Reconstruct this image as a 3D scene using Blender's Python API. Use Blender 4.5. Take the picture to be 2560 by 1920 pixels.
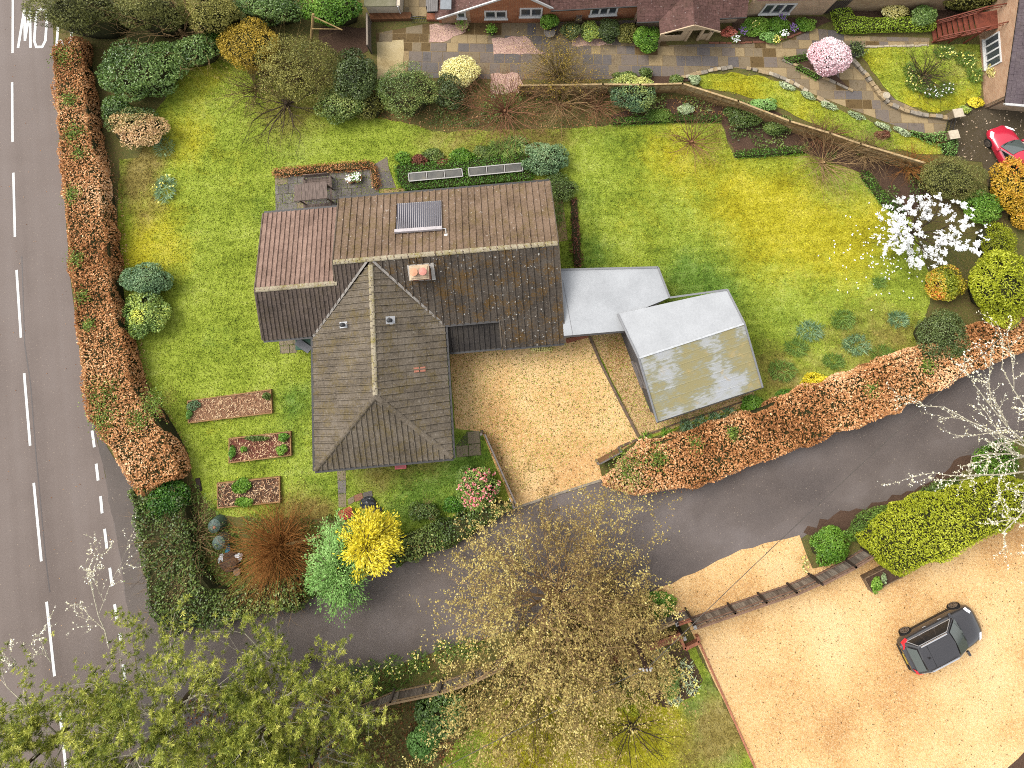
import bpy, bmesh, math
import numpy as np
from mathutils import Vector, Matrix, Euler
from mathutils.geometry import tessellate_polygon

for _o in list(bpy.data.objects):
    bpy.data.objects.remove(_o, do_unlink=True)
SC = bpy.context.scene
COL = SC.collection
PI = math.pi

# ------------------------------------------------------------------ camera, sky, sun, exposure
FOC, TILT, HCAM, CX, CY = 1775.0, math.radians(14.0), 44.2, 1287.0, 367.0   # in photo pixels (2560 wide)
cam_d = bpy.data.cameras.new('camera')
cam = bpy.data.objects.new('camera', cam_d)
COL.objects.link(cam)
cam.location = (0, 0, HCAM)
cam.rotation_euler = (TILT, 0, 0)
cam_d.sensor_width = 36.0
cam_d.lens = 36.0 * FOC / 2560.0
cam_d.shift_x = (1280.0 - CX) / 2560.0
cam_d.shift_y = (CY - 960.0) / 2560.0
cam_d.clip_start = 0.5
cam_d.clip_end = 3000
SC.camera = cam

SUN_EL, SUN_AZ = math.radians(52), math.radians(-62)      # azimuth from +Y, clockwise
world = bpy.data.worlds.new('World')
SC.world = world
world.use_nodes = True
_n = world.node_tree.nodes
_l = world.node_tree.links
_n.clear()
_sky = _n.new('ShaderNodeTexSky')
_sky.sky_type = 'NISHITA'
_sky.sun_disc = False
_sky.sun_elevation = SUN_EL
_sky.sun_rotation = SUN_AZ
_sky.air_density = 1.4
_sky.dust_density = 3.0
_hs = _n.new('ShaderNodeHueSaturation')
_hs.inputs['Saturation'].default_value = 0.22
_bg = _n.new('ShaderNodeBackground')
_bg.inputs['Strength'].default_value = 0.15
_ow = _n.new('ShaderNodeOutputWorld')
_l.new(_sky.outputs[0], _hs.inputs['Color'])
_l.new(_hs.outputs[0], _bg.inputs['Color'])
_l.new(_bg.outputs[0], _ow.inputs['Surface'])

sun_d = bpy.data.lights.new('sun', 'SUN')
sun = bpy.data.objects.new('sun', sun_d)
COL.objects.link(sun)
sun_d.energy = 1.5
sun_d.angle = math.radians(35)
sun_d.color = (1.0, 0.95, 0.87)
_sv = Vector((math.sin(SUN_AZ) * math.cos(SUN_EL), math.cos(SUN_AZ) * math.cos(SUN_EL), math.sin(SUN_EL)))
sun.rotation_euler = _sv.to_track_quat('Z', 'Y').to_euler()
sun.location = (0, 0, 80)

SC.view_settings.view_transform = 'Standard'
SC.view_settings.look = 'None'
SC.view_settings.gamma = 1.0
SC.view_settings.use_curve_mapping = False
SC.view_settings.exposure = 1.25
SC.render.engine = 'CYCLES'
SC.cycles.max_bounces = 6
SC.cycles.diffuse_bounces = 3
SC.cycles.transmission_bounces = 3
SC.cycles.use_denoising = False
SC.cycles.filter_width = 1.0

# ------------------------------------------------------------------ helpers
OVK = 2560.0 / 2212.0
CT, ST = math.cos(TILT), math.sin(TILT)
CAMP = np.array([0, 0, HCAM])


def ray(u, v):
    dx, dy = (u - CX) / FOC, -(v - CY) / FOC
    return np.array([dx, dy * CT + ST, dy * ST - CT])


def G(u, v, z=0.0):                       # photo pixel -> point at height z
    d = ray(u, v)
    return CAMP + d * ((HCAM - z) / -d[2])


def g(x, y, z=0.0):                       # the same from the 2212-wide overview
    return G(x * OVK, y * OVK, z)


def on_plane(u, v, p0, n):
    d = ray(u, v)
    return CAMP + d * (np.dot(p0 - CAMP, n) / np.dot(d, n))


def mpp(x, y, z=0.0):                     # metres per overview pixel
    return float(np.linalg.norm(g(x + 10, y, z) - g(x, y, z)) / 10)


def unit(a):
    a = np.asarray(a, float)
    return a / max(1e-9, float(np.linalg.norm(a)))


def units(a):
    return a / np.maximum(1e-9, np.linalg.norm(a, axis=1, keepdims=True))


def rnd(seed):
    return np.random.default_rng(seed)


def wob(x, y, seed=0, f=1.0):             # cheap smooth noise, about -1..1
    r = rnd(seed)
    t = 0
    for k in range(5):
        a = r.uniform(0, 2 * PI)
        w = f * (0.6 + 0.55 * k)
        t = t + np.sin((x * math.cos(a) + y * math.sin(a)) * w + r.uniform(0, 6.3)) / (1 + .4 * k)
    return t / 2.2


ORG = {}


def link(o, parent=None):
    COL.objects.link(o)
    if parent is not None:
        o.parent = parent
    return o


def tag(o, label, cat, group=None, kind=None):
    o['label'] = label
    o['category'] = cat
    if group:
        o['group'] = group
    if kind:
        o['kind'] = kind
    return o


def thing(name, label, cat, loc, group=None, rz=0.0):
    o = bpy.data.objects.new(name, None)
    o.empty_display_size = 0.3
    COL.objects.link(o)
    o.location = (float(loc[0]), float(loc[1]), float(loc[2]) if len(loc) > 2 else 0.0)
    o.rotation_euler = (0, 0, rz)
    tag(o, label, cat, group)
    ORG[o.name] = np.array(o.location)
    return o


def org(parent):
    return ORG.get(parent.name, np.zeros(3)) if parent is not None else np.zeros(3)


def np_mesh(name, verts, faces, mat, parent=None, tint=None, smooth=False, local=False, base=None):
    """verts (n,3) in world space (or the parent's space when local), faces (m,k)"""
    verts = np.asarray(verts, np.float32)
    faces = np.asarray(faces, np.int32)
    me = bpy.data.meshes.new(name)
    o_ = np.zeros(3)
    if parent is not None and not local:
        o_ = org(parent)
    if parent is None and base is not None:
        o_ = np.asarray(base, float)
    verts = verts - o_.astype(np.float32)
    m, k = faces.shape
    me.vertices.add(len(verts))
    me.vertices.foreach_set('co', verts.ravel())
    me.loops.add(m * k)
    me.loops.foreach_set('vertex_index', faces.ravel())
    me.polygons.add(m)
    me.polygons.foreach_set('loop_start', np.arange(0, m * k, k, dtype=np.int32))
    if smooth:
        me.polygons.foreach_set('use_smooth', np.ones(m, dtype=bool))
    me.update(calc_edges=True)
    if tint is not None:
        a = me.attributes.new('tint', 'FLOAT', 'FACE')
        a.data.foreach_set('value', np.asarray(tint, np.float32))
    me.materials.append(mat)
    o = bpy.data.objects.new(name, me)
    link(o, parent)
    if parent is None and base is not None:
        o.location = base
    ORG[o.name] = org(parent) if parent is not None else np.array(o.location)
    return o


class MB:
    def __init__(self):
        self.v, self.f, self.t = [], [], []

    def add(self, vs, fs, tint=.5):
        n = len(self.v)
        self.v += [tuple(map(float, p)) for p in vs]
        self.f += [tuple(i + n for i in f) for f in fs]
        self.t += [tint] * len(fs)
        return self

    def hexa(self, b, t, tint=.5):            # two rings of equal length, bottom and top
        k = len(b)
        fs = [tuple(range(k - 1, -1, -1)), tuple(range(k, 2 * k))]
        fs += [(i, (i + 1) % k, k + (i + 1) % k, k + i) for i in range(k)]
        return self.add(list(b) + list(t), fs, tint)

    def box(self, c, s, rz=0.0, tint=.5):
        x, y, z = s[0] / 2, s[1] / 2, s[2] / 2
        ca, sa = math.cos(rz), math.sin(rz)
        def q(a, b, d):
            return (c[0] + a * ca - b * sa, c[1] + a * sa + b * ca, c[2] + d)
        return self.hexa([q(-x, -y, -z), q(x, -y, -z), q(x, y, -z), q(-x, y, -z)],
                         [q(-x, -y, z), q(x, -y, z), q(x, y, z), q(-x, y, z)], tint)

    def beam(self, p0, p1, w, h, tint=.5, up=(0, 0, 1)):
        p0, p1 = np.asarray(p0, float), np.asarray(p1, float)
        d = unit(p1 - p0)
        s = np.cross(d, up)
        s = unit(s) if np.linalg.norm(s) > 1e-6 else np.array([1., 0, 0])
        u = np.cross(s, d)
        r = [s * w / 2 - u * h / 2, s * w / 2 + u * h / 2, -s * w / 2 + u * h / 2, -s * w / 2 - u * h / 2]
        return self.hexa([p0 + a for a in r], [p1 + a for a in r], tint)

    def tube(self, p0, p1, r0, r1=None, n=8, tint=.5):
        r1 = r0 if r1 is None else r1
        p0, p1 = np.asarray(p0, float), np.asarray(p1, float)
        d = unit(p1 - p0)
        s = unit(np.cross(d, (0, 0, 1) if abs(d[2]) < .95 else (1, 0, 0)))
        u = np.cross(s, d)
        a = [2 * PI * i / n for i in range(n)]
        return self.hexa([p0 + (s * math.cos(t) + u * math.sin(t)) * r0 for t in a],
                         [p1 + (s * math.cos(t) + u * math.sin(t)) * r1 for t in a], tint)

    def prism(self, poly, z0, z1, tint=.5):
        return self.hexa([(p[0], p[1], z0) for p in poly], [(p[0], p[1], z1) for p in poly], tint)

    def slab(self, pts, th, tint=.5):          # a planar 3D polygon thickened downwards
        return self.hexa([(p[0], p[1], p[2] - th) for p in pts], [tuple(p) for p in pts], tint)

    def lathe(self, c, prof, n=16, tint=.5):
        vs, fs = [], []
        for r, z in prof:
            vs += [(c[0] + r * math.cos(2 * PI * i / n), c[1] + r * math.sin(2 * PI * i / n), c[2] + z) for i in range(n)]
        for j in range(len(prof) - 1):
            fs += [(j * n + i, j * n + (i + 1) % n, (j + 1) * n + (i + 1) % n, (j + 1) * n + i) for i in range(n)]
        fs += [tuple(range(n - 1, -1, -1)), tuple(range((len(prof) - 1) * n, len(prof) * n))]
        return self.add(vs, fs, tint)

    def build(self, name, mat, parent=None, smooth=False, local=False, base=None, bevel=0.0, subsurf=0):
        me = bpy.data.meshes.new(name)
        o_ = np.zeros(3)
        if parent is not None and not local:
            o_ = org(parent)
        if parent is None and base is not None:
            o_ = np.asarray(base, float)
        me.from_pydata([(p[0] - o_[0], p[1] - o_[1], p[2] - o_[2]) for p in self.v], [], self.f)
        a = me.attributes.new('tint', 'FLOAT', 'FACE')
        a.data.foreach_set('value', np.asarray(self.t, np.float32))
        me.materials.append(mat)
        if smooth:
            me.polygons.foreach_set('use_smooth', np.ones(len(me.polygons), dtype=bool))
        o = bpy.data.objects.new(name, me)
        link(o, parent)
        if parent is None and base is not None:
            o.location = base
        ORG[o.name] = org(parent) if parent is not None else np.array(o.location)
        if bevel:
            m = o.modifiers.new('bevel', 'BEVEL')
            m.width = bevel
            m.segments = 2
            m.limit_method = 'ANGLE'
        if subsurf:
            m = o.modifiers.new('sub', 'SUBSURF')
            m.levels = m.render_levels = subsurf
        return o


def struct(o):
    o['kind'] = 'structure'
    return o


def inpoly(pts, poly):
    x, y = pts[:, 0], pts[:, 1]
    r = np.zeros(len(pts), bool)
    n = len(poly)
    for i in range(n):
        x0, y0 = poly[i][0], poly[i][1]
        x1, y1 = poly[(i + 1) % n][0], poly[(i + 1) % n][1]
        if y0 == y1:
            continue
        c = ((y0 > y) != (y1 > y)) & (x < (x1 - x0) * (y - y0) / (y1 - y0) + x0)
        r ^= c
    return r


def parea(poly):
    p = np.asarray(poly)[:, :2]
    q = np.roll(p, -1, 0)
    return abs(float(np.sum(p[:, 0] * q[:, 1] - q[:, 0] * p[:, 1]))) / 2


def ccw(poly):
    p = np.asarray(poly)[:, :2]
    q = np.roll(p, -1, 0)
    return poly if np.sum(p[:, 0] * q[:, 1] - q[:, 0] * p[:, 1]) > 0 else poly[::-1]


def sample(poly, n, r):
    p = np.asarray(poly)[:, :2]
    lo, hi = p.min(0), p.max(0)
    out = []
    tot = 0
    while tot < n:
        q = r.uniform(lo, hi, (max(64, n * 2), 2))
        q = q[inpoly(q, p)]
        out.append(q)
        tot += len(q)
        if len(out) > 60:
            break
    return np.concatenate(out)[:n]


def OV(*pts):                                # overview pixels -> ground xy
    return [g(p[0], p[1], p[2] if len(p) > 2 else 0.0)[:2] for p in pts]


def SR(*pts):                                # photo pixels -> ground xy
    return [G(p[0], p[1], p[2] if len(p) > 2 else 0.0)[:2] for p in pts]


def dense(poly, step=.6, jit=.08, seed=1, closed=True):
    r = rnd(seed)
    out = []
    n = len(poly)
    for i in range(n if closed else n - 1):
        a, b = np.asarray(poly[i])[:2], np.asarray(poly[(i + 1) % n])[:2]
        k = max(1, int(np.linalg.norm(b - a) / step))
        d = unit(np.append(b - a, 0))
        nn = np.array([-d[1], d[0]])
        for j in range(k):
            q = a + (b - a) * j / k
            out.append(q + nn * r.uniform(-jit, jit) * (1 if 0 < j else .5))
    return out


def sheet(name, poly, z, mat, jit=0.0, step=.6, grid=0.0, parent=None, seed=1):
    if jit:
        poly = dense(poly, step, jit, seed)
    poly = ccw(list(poly))
    bm = bmesh.new()
    vs = [bm.verts.new((p[0], p[1], z)) for p in poly]
    for tri in tessellate_polygon([[Vector((p[0], p[1], 0)) for p in poly]]):
        try:
            bm.faces.new([vs[i] for i in tri])
        except ValueError:
            pass
    bmesh.ops.recalc_face_normals(bm, faces=bm.faces[:])
    if grid:
        a = np.asarray(poly)
        for ax in (0, 1):
            lo, hi = a[:, ax].min(), a[:, ax].max()
            q = lo + grid
            while q < hi:
                no = (1, 0, 0) if ax == 0 else (0, 1, 0)
                co = (q, 0, 0) if ax == 0 else (0, q, 0)
                bmesh.ops.bisect_plane(bm, geom=bm.verts[:] + bm.edges[:] + bm.faces[:], plane_co=co, plane_no=no)
                q += grid
    me = bpy.data.meshes.new(name)
    bm.to_mesh(me)
    bm.free()
    me.materials.append(mat)
    o = bpy.data.objects.new(name, me)
    link(o, parent)
    return o


# ------------------------------------------------------------------ materials
GAIN = 2.3                                   # how far the photograph is exposed above the surfaces' own colours


def lin(c):
    return tuple(((x / 255) / 12.92 if x / 255 <= .04045 else ((x / 255 + .055) / 1.055) ** 2.4) for x in c)


def alb(c, k=1.0):
    return tuple(min(.85, x / GAIN * k) for x in lin(c)) + (1.0,)


class NT:
    def __init__(self, name):
        self.m = bpy.data.materials.new(name)
        self.m.use_nodes = True
        self.n, self.l = self.m.node_tree.nodes, self.m.node_tree.links
        self.n.clear()
        self.out = self.n.new('ShaderNodeOutputMaterial')
        self.b = self.n.new('ShaderNodeBsdfPrincipled')
        self.l.new(self.b.outputs[0], self.out.inputs[0])
        self.pos = None

    def P(self, scale=None, rot=0.0):
        if self.pos is None:
            self.pos = self.n.new('ShaderNodeNewGeometry').outputs['Position']
        if scale is None:
            return self.pos
        mp = self.n.new('ShaderNodeMapping')
        mp.vector_type = 'TEXTURE'
        mp.inputs['Scale'].default_value = tuple(1 / q for q in scale)
        mp.inputs['Rotation'].default_value = (0, 0, rot)
        self.l.new(self.pos, mp.inputs[0])
        return mp.outputs[0]

    def noise(self, scale, detail=3.0, vec=None, rough=.55):
        t = self.n.new('ShaderNodeTexNoise')
        t.inputs['Scale'].default_value = scale
        t.inputs['Detail'].default_value = detail
        t.inputs['Roughness'].default_value = rough
        self.l.new(vec if vec is not None else self.P(), t.inputs['Vector'])
        return t.outputs['Fac']

    def voro(self, scale, out='Distance', vec=None):
        t = self.n.new('ShaderNodeTexVoronoi')
        t.inputs['Scale'].default_value = scale
        self.l.new(vec if vec is not None else self.P(), t.inputs['Vector'])
        return t.outputs[out]

    def attr(self, name, out='Fac'):
        t = self.n.new('ShaderNodeAttribute')
        t.attribute_name = name
        return t.outputs[out]

    def math(self, op, a, b=None, c=None):
        t = self.n.new('ShaderNodeMath')
        t.operation = op
        for i, x in enumerate((a, b, c)):
            if x is None:
                continue
            if isinstance(x, (int, float)):
                t.inputs[i].default_value = x
            else:
                self.l.new(x, t.inputs[i])
        return t.outputs[0]

    def ramp(self, fac, stops):
        t = self.n.new('ShaderNodeValToRGB')
        e = t.color_ramp.elements
        while len(e) < len(stops):
            e.new(.5)
        for i, (p, c) in enumerate(stops):
            e[i].position = p
            e[i].color = c if len(c) == 4 else tuple(c) + (1,)
        self.l.new(fac, t.inputs[0])
        return t.outputs[0]

    def step(self, fac, a, b):                # 0..1 between a and b
        t = self.n.new('ShaderNodeMapRange')
        t.inputs[1].default_value = a
        t.inputs[2].default_value = b
        self.l.new(fac, t.inputs[0])
        return t.outputs[0]

    def mix(self, fac, a, b, mode='MIX'):
        t = self.n.new('ShaderNodeMix')
        t.data_type = 'RGBA'
        t.blend_type = mode
        for i, x in ((0, fac), (6, a), (7, b)):
            if isinstance(x, (int, float)):
                t.inputs[i].default_value = x
            elif isinstance(x, tuple):
                t.inputs[i].default_value = x
            else:
                self.l.new(x, t.inputs[i])
        return t.outputs[2]

    def bump(self, h, strength=.4, dist=.02):
        t = self.n.new('ShaderNodeBump')
        t.inputs['Strength'].default_value = strength
        t.inputs['Distance'].default_value = dist
        self.l.new(h, t.inputs['Height'])
        self.l.new(t.outputs[0], self.b.inputs['Normal'])

    def done(self, col, rough=.85, spec=.3, metal=0.0):
        if isinstance(col, tuple):
            self.b.inputs['Base Color'].default_value = col
        else:
            self.l.new(col, self.b.inputs['Base Color'])
        if isinstance(rough, (int, float)):
            self.b.inputs['Roughness'].default_value = rough
        else:
            self.l.new(rough, self.b.inputs['Roughness'])
        self.b.inputs['Specular IOR Level'].default_value = spec
        self.b.inputs['Metallic'].default_value = metal
        return self.m


def spread(cols, k=1.0, lo=.25, hi=.75):
    n = len(cols)
    return [(lo + (hi - lo) * i / max(1, n - 1), alb(c, k)) for i, c in enumerate(cols)]


def ground_mat(name, cols, s1=.5, s2=9.0, w=.5, rough=.9, speck=None, bump=.4, bs=14.0, lo=.3, hi=.7, spec=.2, stretch=None, rot=0.0, k=1.0):
    t = NT(name)
    vec = t.P(stretch, rot) if stretch else None
    a = t.noise(s1, 4, vec)
    b = t.noise(s2, 3)
    f = t.math('ADD', t.math('MULTIPLY', a, 1 - w), t.math('MULTIPLY', b, w))
    c = t.ramp(f, spread(cols, k, lo, hi))
    if speck:
        for (sc, thr, sharp, col, amt) in speck:
            s = t.step(t.noise(sc, 1.5), thr, thr + sharp)
            c = t.mix(t.math('MULTIPLY', s, amt), c, alb(col))
    if bump:
        t.bump(t.noise(bs, 3), bump, .03)
    return t.done(c, rough, spec)


LEAFK = 1.7                                  # single leaves are paler than the crowns they make


def leaf_mat(name, cols, rough=.55, spec=.35, trans=.25, k=1.15, pos=None):
    t = NT(name)
    k = k * LEAFK
    tn = t.attr('tint')
    n = len(cols)
    c = t.ramp(tn, [(pos[i] if pos else i / max(1, n - 1), alb(x, k)) for i, x in enumerate(cols)])
    m = t.done(c, rough, spec)
    tr = t.n.new('ShaderNodeBsdfTranslucent')
    t.l.new(c, tr.inputs[0])
    mx = t.n.new('ShaderNodeMixShader')
    mx.inputs[0].default_value = trans
    t.l.new(t.b.outputs[0], mx.inputs[1])
    t.l.new(tr.outputs[0], mx.inputs[2])
    t.l.new(mx.outputs[0], t.out.inputs[0])
    return m


def plain(name, c, rough=.6, spec=.4, metal=0.0, k=1.0, var=.12, scale=6.0, stretch=None, rot=0.0):
    t = NT(name)
    a = t.noise(scale, 4, t.P(stretch, rot) if stretch else None)
    lo = tuple(x * (1 - var * 1.6) for x in alb(c, k)[:3]) + (1,)
    hi = tuple(min(.9, x * (1 + var)) for x in alb(c, k)[:3]) + (1,)
    return t.done(t.ramp(a, [(.3, lo), (.7, hi)]), rough, spec, metal)

# ------------------------------------------------------------------ plant builders
def leaves(name, C, D, N, L, W, tint, mat, parent=None, fold=.18, base=None):
    D, N = units(D), units(N)
    S = units(np.cross(D, N))
    N = np.cross(S, D)
    L, W = np.broadcast_to(L, (len(C),))[:, None], np.broadcast_to(W, (len(C),))[:, None]
    V = np.stack([C - D * L / 2, C + S * W / 2 + N * W * fold - D * L * .05, C + D * L / 2, C - S * W / 2 + N * W * fold - D * L * .05], 1)
    F = np.arange(len(C) * 4).reshape(-1, 4)
    return np_mesh(name, V.reshape(-1, 3), F, mat, parent, tint=np.clip(tint, 0.01, .99), base=base)


def segmesh(name, segs, mat, parent=None, n=3, tint=None, base=None):
    S = np.asarray(segs, float)
    p0, p1, r0, r1 = S[:, 0:3], S[:, 3:6], S[:, 6:7], S[:, 7:8]
    d = units(p1 - p0)
    h = np.where(np.abs(d[:, 2:3]) < .9, np.array([[0, 0, 1.]]), np.array([[1., 0, 0]]))
    s = units(np.cross(d, h))
    u = np.cross(s, d)
    ring0, ring1 = [], []
    for i in range(n):
        a = 2 * PI * i / n
        o = s * math.cos(a) + u * math.sin(a)
        ring0.append(p0 + o * r0)
        ring1.append(p1 + o * r1)
    V = np.stack(ring0 + ring1, 1).reshape(-1, 3)
    k = 2 * n
    b = (np.arange(len(S)) * k)[:, None]
    F = np.concatenate([b + np.array([[i, (i + 1) % n, n + (i + 1) % n, n + i]]) for i in range(n)], 0)
    t = np.tile(np.full(len(S), .5) if tint is None else tint, n)
    return np_mesh(name, V, F, mat, parent, tint=t, base=base)


def grow(r, p, d, L, rad, depth, segs, tips, spread=.8, curve=.16, up=.0, steps=3, kids=1, shrink=(.45, .75), first=0, tipall=False):
    q = np.asarray(p, float)
    for i in range(steps):
        d = unit(d + r.normal(0, curve, 3) + np.array([0, 0, up]))
        q2 = q + d * (L / steps)
        ra, rb = rad * (1 - .55 * i / steps), rad * (1 - .55 * (i + 1) / steps)
        segs.append((*q, *q2, ra, rb))
        q = q2
        if tipall and depth <= 1:
            tips.append((*q, *d))
        if depth > 0 and i >= first:
            for _ in range(kids):
                e = r.normal(0, 1, 3)
                e -= d * np.dot(e, d)
                grow(r, q, unit(d + unit(e) * spread), L * r.uniform(*shrink), rb * .62, depth - 1, segs, tips, spread, curve, up, steps, kids, shrink, 0, tipall)
    if depth == 0 and not tipall:
        tips.append((*q, *d))


def crown(n, r, K=14, lobe=.48, low=-.75, keep=.62):
    c = units(r.normal(0, 1, (K, 3)))
    c[:, 2] = np.abs(c[:, 2]) * r.choice([1, 1, 1, -.6], K)
    rad = lobe * r.uniform(.75, 1.15, K)
    c = c * (1 - rad[:, None]) * r.uniform(.8, 1.05, (K, 1))
    c = np.concatenate([c, [[0, 0, .42]], [[0, 0, 0]]])
    rad = np.append(rad, [.52, .6])
    prob = rad ** 2
    i = r.choice(K + 2, n * 2, p=prob / prob.sum())
    d = units(r.normal(0, 1, (n * 2, 3)))
    p = c[i] + d * (rad[i] * (1 - .28 * r.random(n * 2) ** 1.6))[:, None]
    dist = np.min(np.linalg.norm(p[:, None, :] - c[None], axis=2) / rad[None], axis=1)
    ok = (dist > keep) & (p[:, 2] > low)
    p, d = p[ok][:n], d[ok][:n]
    return p, units(d + .6 * p)


TWIG = {}


def bush(name, label, cat, x, y, rx, ry, h, mat, n=3000, leaf=(.13, .075), K=14, lobe=.48, group=None, seed=None, tint=(.5, .25), patch=.25,
         pf=1.6, tipfn=None, up=.5, zc=.5, stem=True, core=True, rot=0.0, droop=0.0, part='foliage', z0=0.0, src=False, twig=None, twigs=0):
    if src:
        x, y, rx, ry = x / OVK, y / OVK, rx / OVK, ry / OVK
    seed = seed if seed is not None else int(x * 7 + y * 13)
    r = rnd(seed)
    c = g(x, y, z0 + h * zc)
    k = mpp(x, y, h * zc)
    R = np.array([rx * k, ry * k, h * (1 - zc) * 1.0])
    root = thing(name, label, cat, (c[0], c[1], z0), group)
    n = int(n * 1.4)
    u, nn = crown(n, r, K, lobe)
    ca, sa = math.cos(rot), math.sin(rot)
    q = u * R
    if rot:
        q = np.stack([q[:, 0] * ca - q[:, 1] * sa, q[:, 0] * sa + q[:, 1] * ca, q[:, 2]], 1)
    P_ = c + q
    P_[:, 2] = np.maximum(P_[:, 2], z0 + .03 + .1 * r.random(len(P_)))
    N = units(nn + r.normal(0, .45, nn.shape) + np.array([0, 0, up]))
    D = units(r.normal(0, 1, nn.shape) + nn * .5 + np.array([0, 0, -droop]))
    t = tint[0] + tint[1] * r.normal(0, .6, len(P_)) + patch * wob(P_[:, 0], P_[:, 1] + P_[:, 2], seed, pf)
    if tipfn is not None:
        t = t + tipfn(u, r)
    sz = r.uniform(.7, 1.3, len(P_))
    leaves(part, P_, D, N, leaf[0] * sz, leaf[1] * sz, t, mat, root)
    if core:
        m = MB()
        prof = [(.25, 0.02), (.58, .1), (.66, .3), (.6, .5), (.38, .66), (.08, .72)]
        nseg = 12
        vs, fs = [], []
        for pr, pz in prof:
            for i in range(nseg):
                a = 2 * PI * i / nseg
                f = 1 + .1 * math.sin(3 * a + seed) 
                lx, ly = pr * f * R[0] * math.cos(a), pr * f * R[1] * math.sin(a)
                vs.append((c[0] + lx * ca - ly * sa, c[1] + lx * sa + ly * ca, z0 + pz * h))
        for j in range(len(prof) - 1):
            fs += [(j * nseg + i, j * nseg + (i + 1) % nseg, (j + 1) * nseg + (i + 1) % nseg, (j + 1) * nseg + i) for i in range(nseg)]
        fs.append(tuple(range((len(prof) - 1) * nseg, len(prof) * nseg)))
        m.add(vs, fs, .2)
        m.build('branches', TWIG['inner'], root, smooth=True)  # solid core closing the crown, leaf-gap shade put into its colour
    if stem:
        m = MB()
        for i in range(4):
            a = r.uniform(0, 6.28)
            m.tube((c[0], c[1], z0), (c[0] + .3 * R[0] * math.cos(a), c[1] + .3 * R[1] * math.sin(a), z0 + h * .55), .05 * h ** .5, .02, 5)
        m.build('stem', TWIG['bark'], root)
    if twigs:
        segs, tips = [], []
        for i in range(twigs):
            a, e = r.uniform(0, 6.28), r.uniform(.3, 1.3)
            d = np.array([math.cos(a) * math.cos(e), math.sin(a) * math.cos(e), math.sin(e)])
            grow(r, (c[0], c[1], z0 + .3 * h), d * 1.0, float(np.mean(R[:2])) * .85, .02, 2, segs, tips, .7, .15)
        segmesh('twigs', segs, twig or TWIG['tan'], root)
    return root


def bare(name, label, cat, x, y, rx, h, mat, n=14, depth=3, rad=.022, spread=.7, curve=.16, up=.02, bud=None, nbud=0, budsize=(.07, .04), group=None,
         seed=None, elev=(.15, 1.2), zb=.25, ry=None, kids=1, src=False, budtint=(.5, .25), z0=0.0, zc=.5, steps=3):
    if src:
        x, y, rx = x / OVK, y / OVK, rx / OVK
        ry = ry / OVK if ry else None
    seed = seed if seed is not None else int(x * 5 + y * 11)
    r = rnd(seed)
    c = g(x, y, z0 + h * zc)
    k = mpp(x, y, h * zc)
    ry = ry or rx
    root = thing(name, label, cat, (c[0], c[1], z0), group)
    n, rad = int(n * 1.6), rad * 1.35
    segs, tips = [], []
    for i in range(n):
        a = 2 * PI * (i + r.uniform(-.4, .4)) / n
        e = r.uniform(*elev)
        d = np.array([math.cos(a) * math.cos(e), math.sin(a) * math.cos(e), math.sin(e)])
        Lm = math.hypot(math.cos(a) * rx, math.sin(a) * ry) * k * r.uniform(.6, .85)
        Lm = Lm * math.cos(e) + h * (1 - zb) * .8 * math.sin(e)
        grow(r, (c[0] + .1 * math.cos(a), c[1] + .1 * math.sin(a), z0 + h * zb * .6), d, Lm, rad, depth, segs, tips, spread, curve, up, kids=kids, steps=steps)
    S = np.asarray(segs)
    S[:, 2] = np.maximum(S[:, 2], z0 + .04)
    S[:, 5] = np.maximum(S[:, 5], z0 + .04)
    segmesh('branches', S, mat, root, tint=r.random(len(S)))
    m = MB()
    m.tube((c[0], c[1], z0), (c[0], c[1], z0 + h * zb), rad * 3.2, rad * 2.2, 7)
    m.build('trunk', mat, root)
    if bud is not None and nbud:
        T = np.asarray(tips)
        w = np.linalg.norm(S[:, 3:6] - S[:, 0:3], axis=1)
        thin = S[:, 6] < rad * .45
        idx = r.choice(np.flatnonzero(thin), nbud)
        f = r.random((nbud, 1))
        P_ = S[idx, 0:3] * (1 - f) + S[idx, 3:6] * f + r.normal(0, .05, (nbud, 3))
        sz = r.uniform(.7, 1.3, nbud)
        leaves('leaves', P_, r.normal(0, 1, (nbud, 3)), r.normal(0, 1, (nbud, 3)) + [0, 0, 1.2], budsize[0] * sz, budsize[1] * sz,
               budtint[0] + budtint[1] * r.normal(0, .7, nbud) + .2 * wob(P_[:, 0], P_[:, 1], seed, .8), bud, root)
    return root


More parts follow.
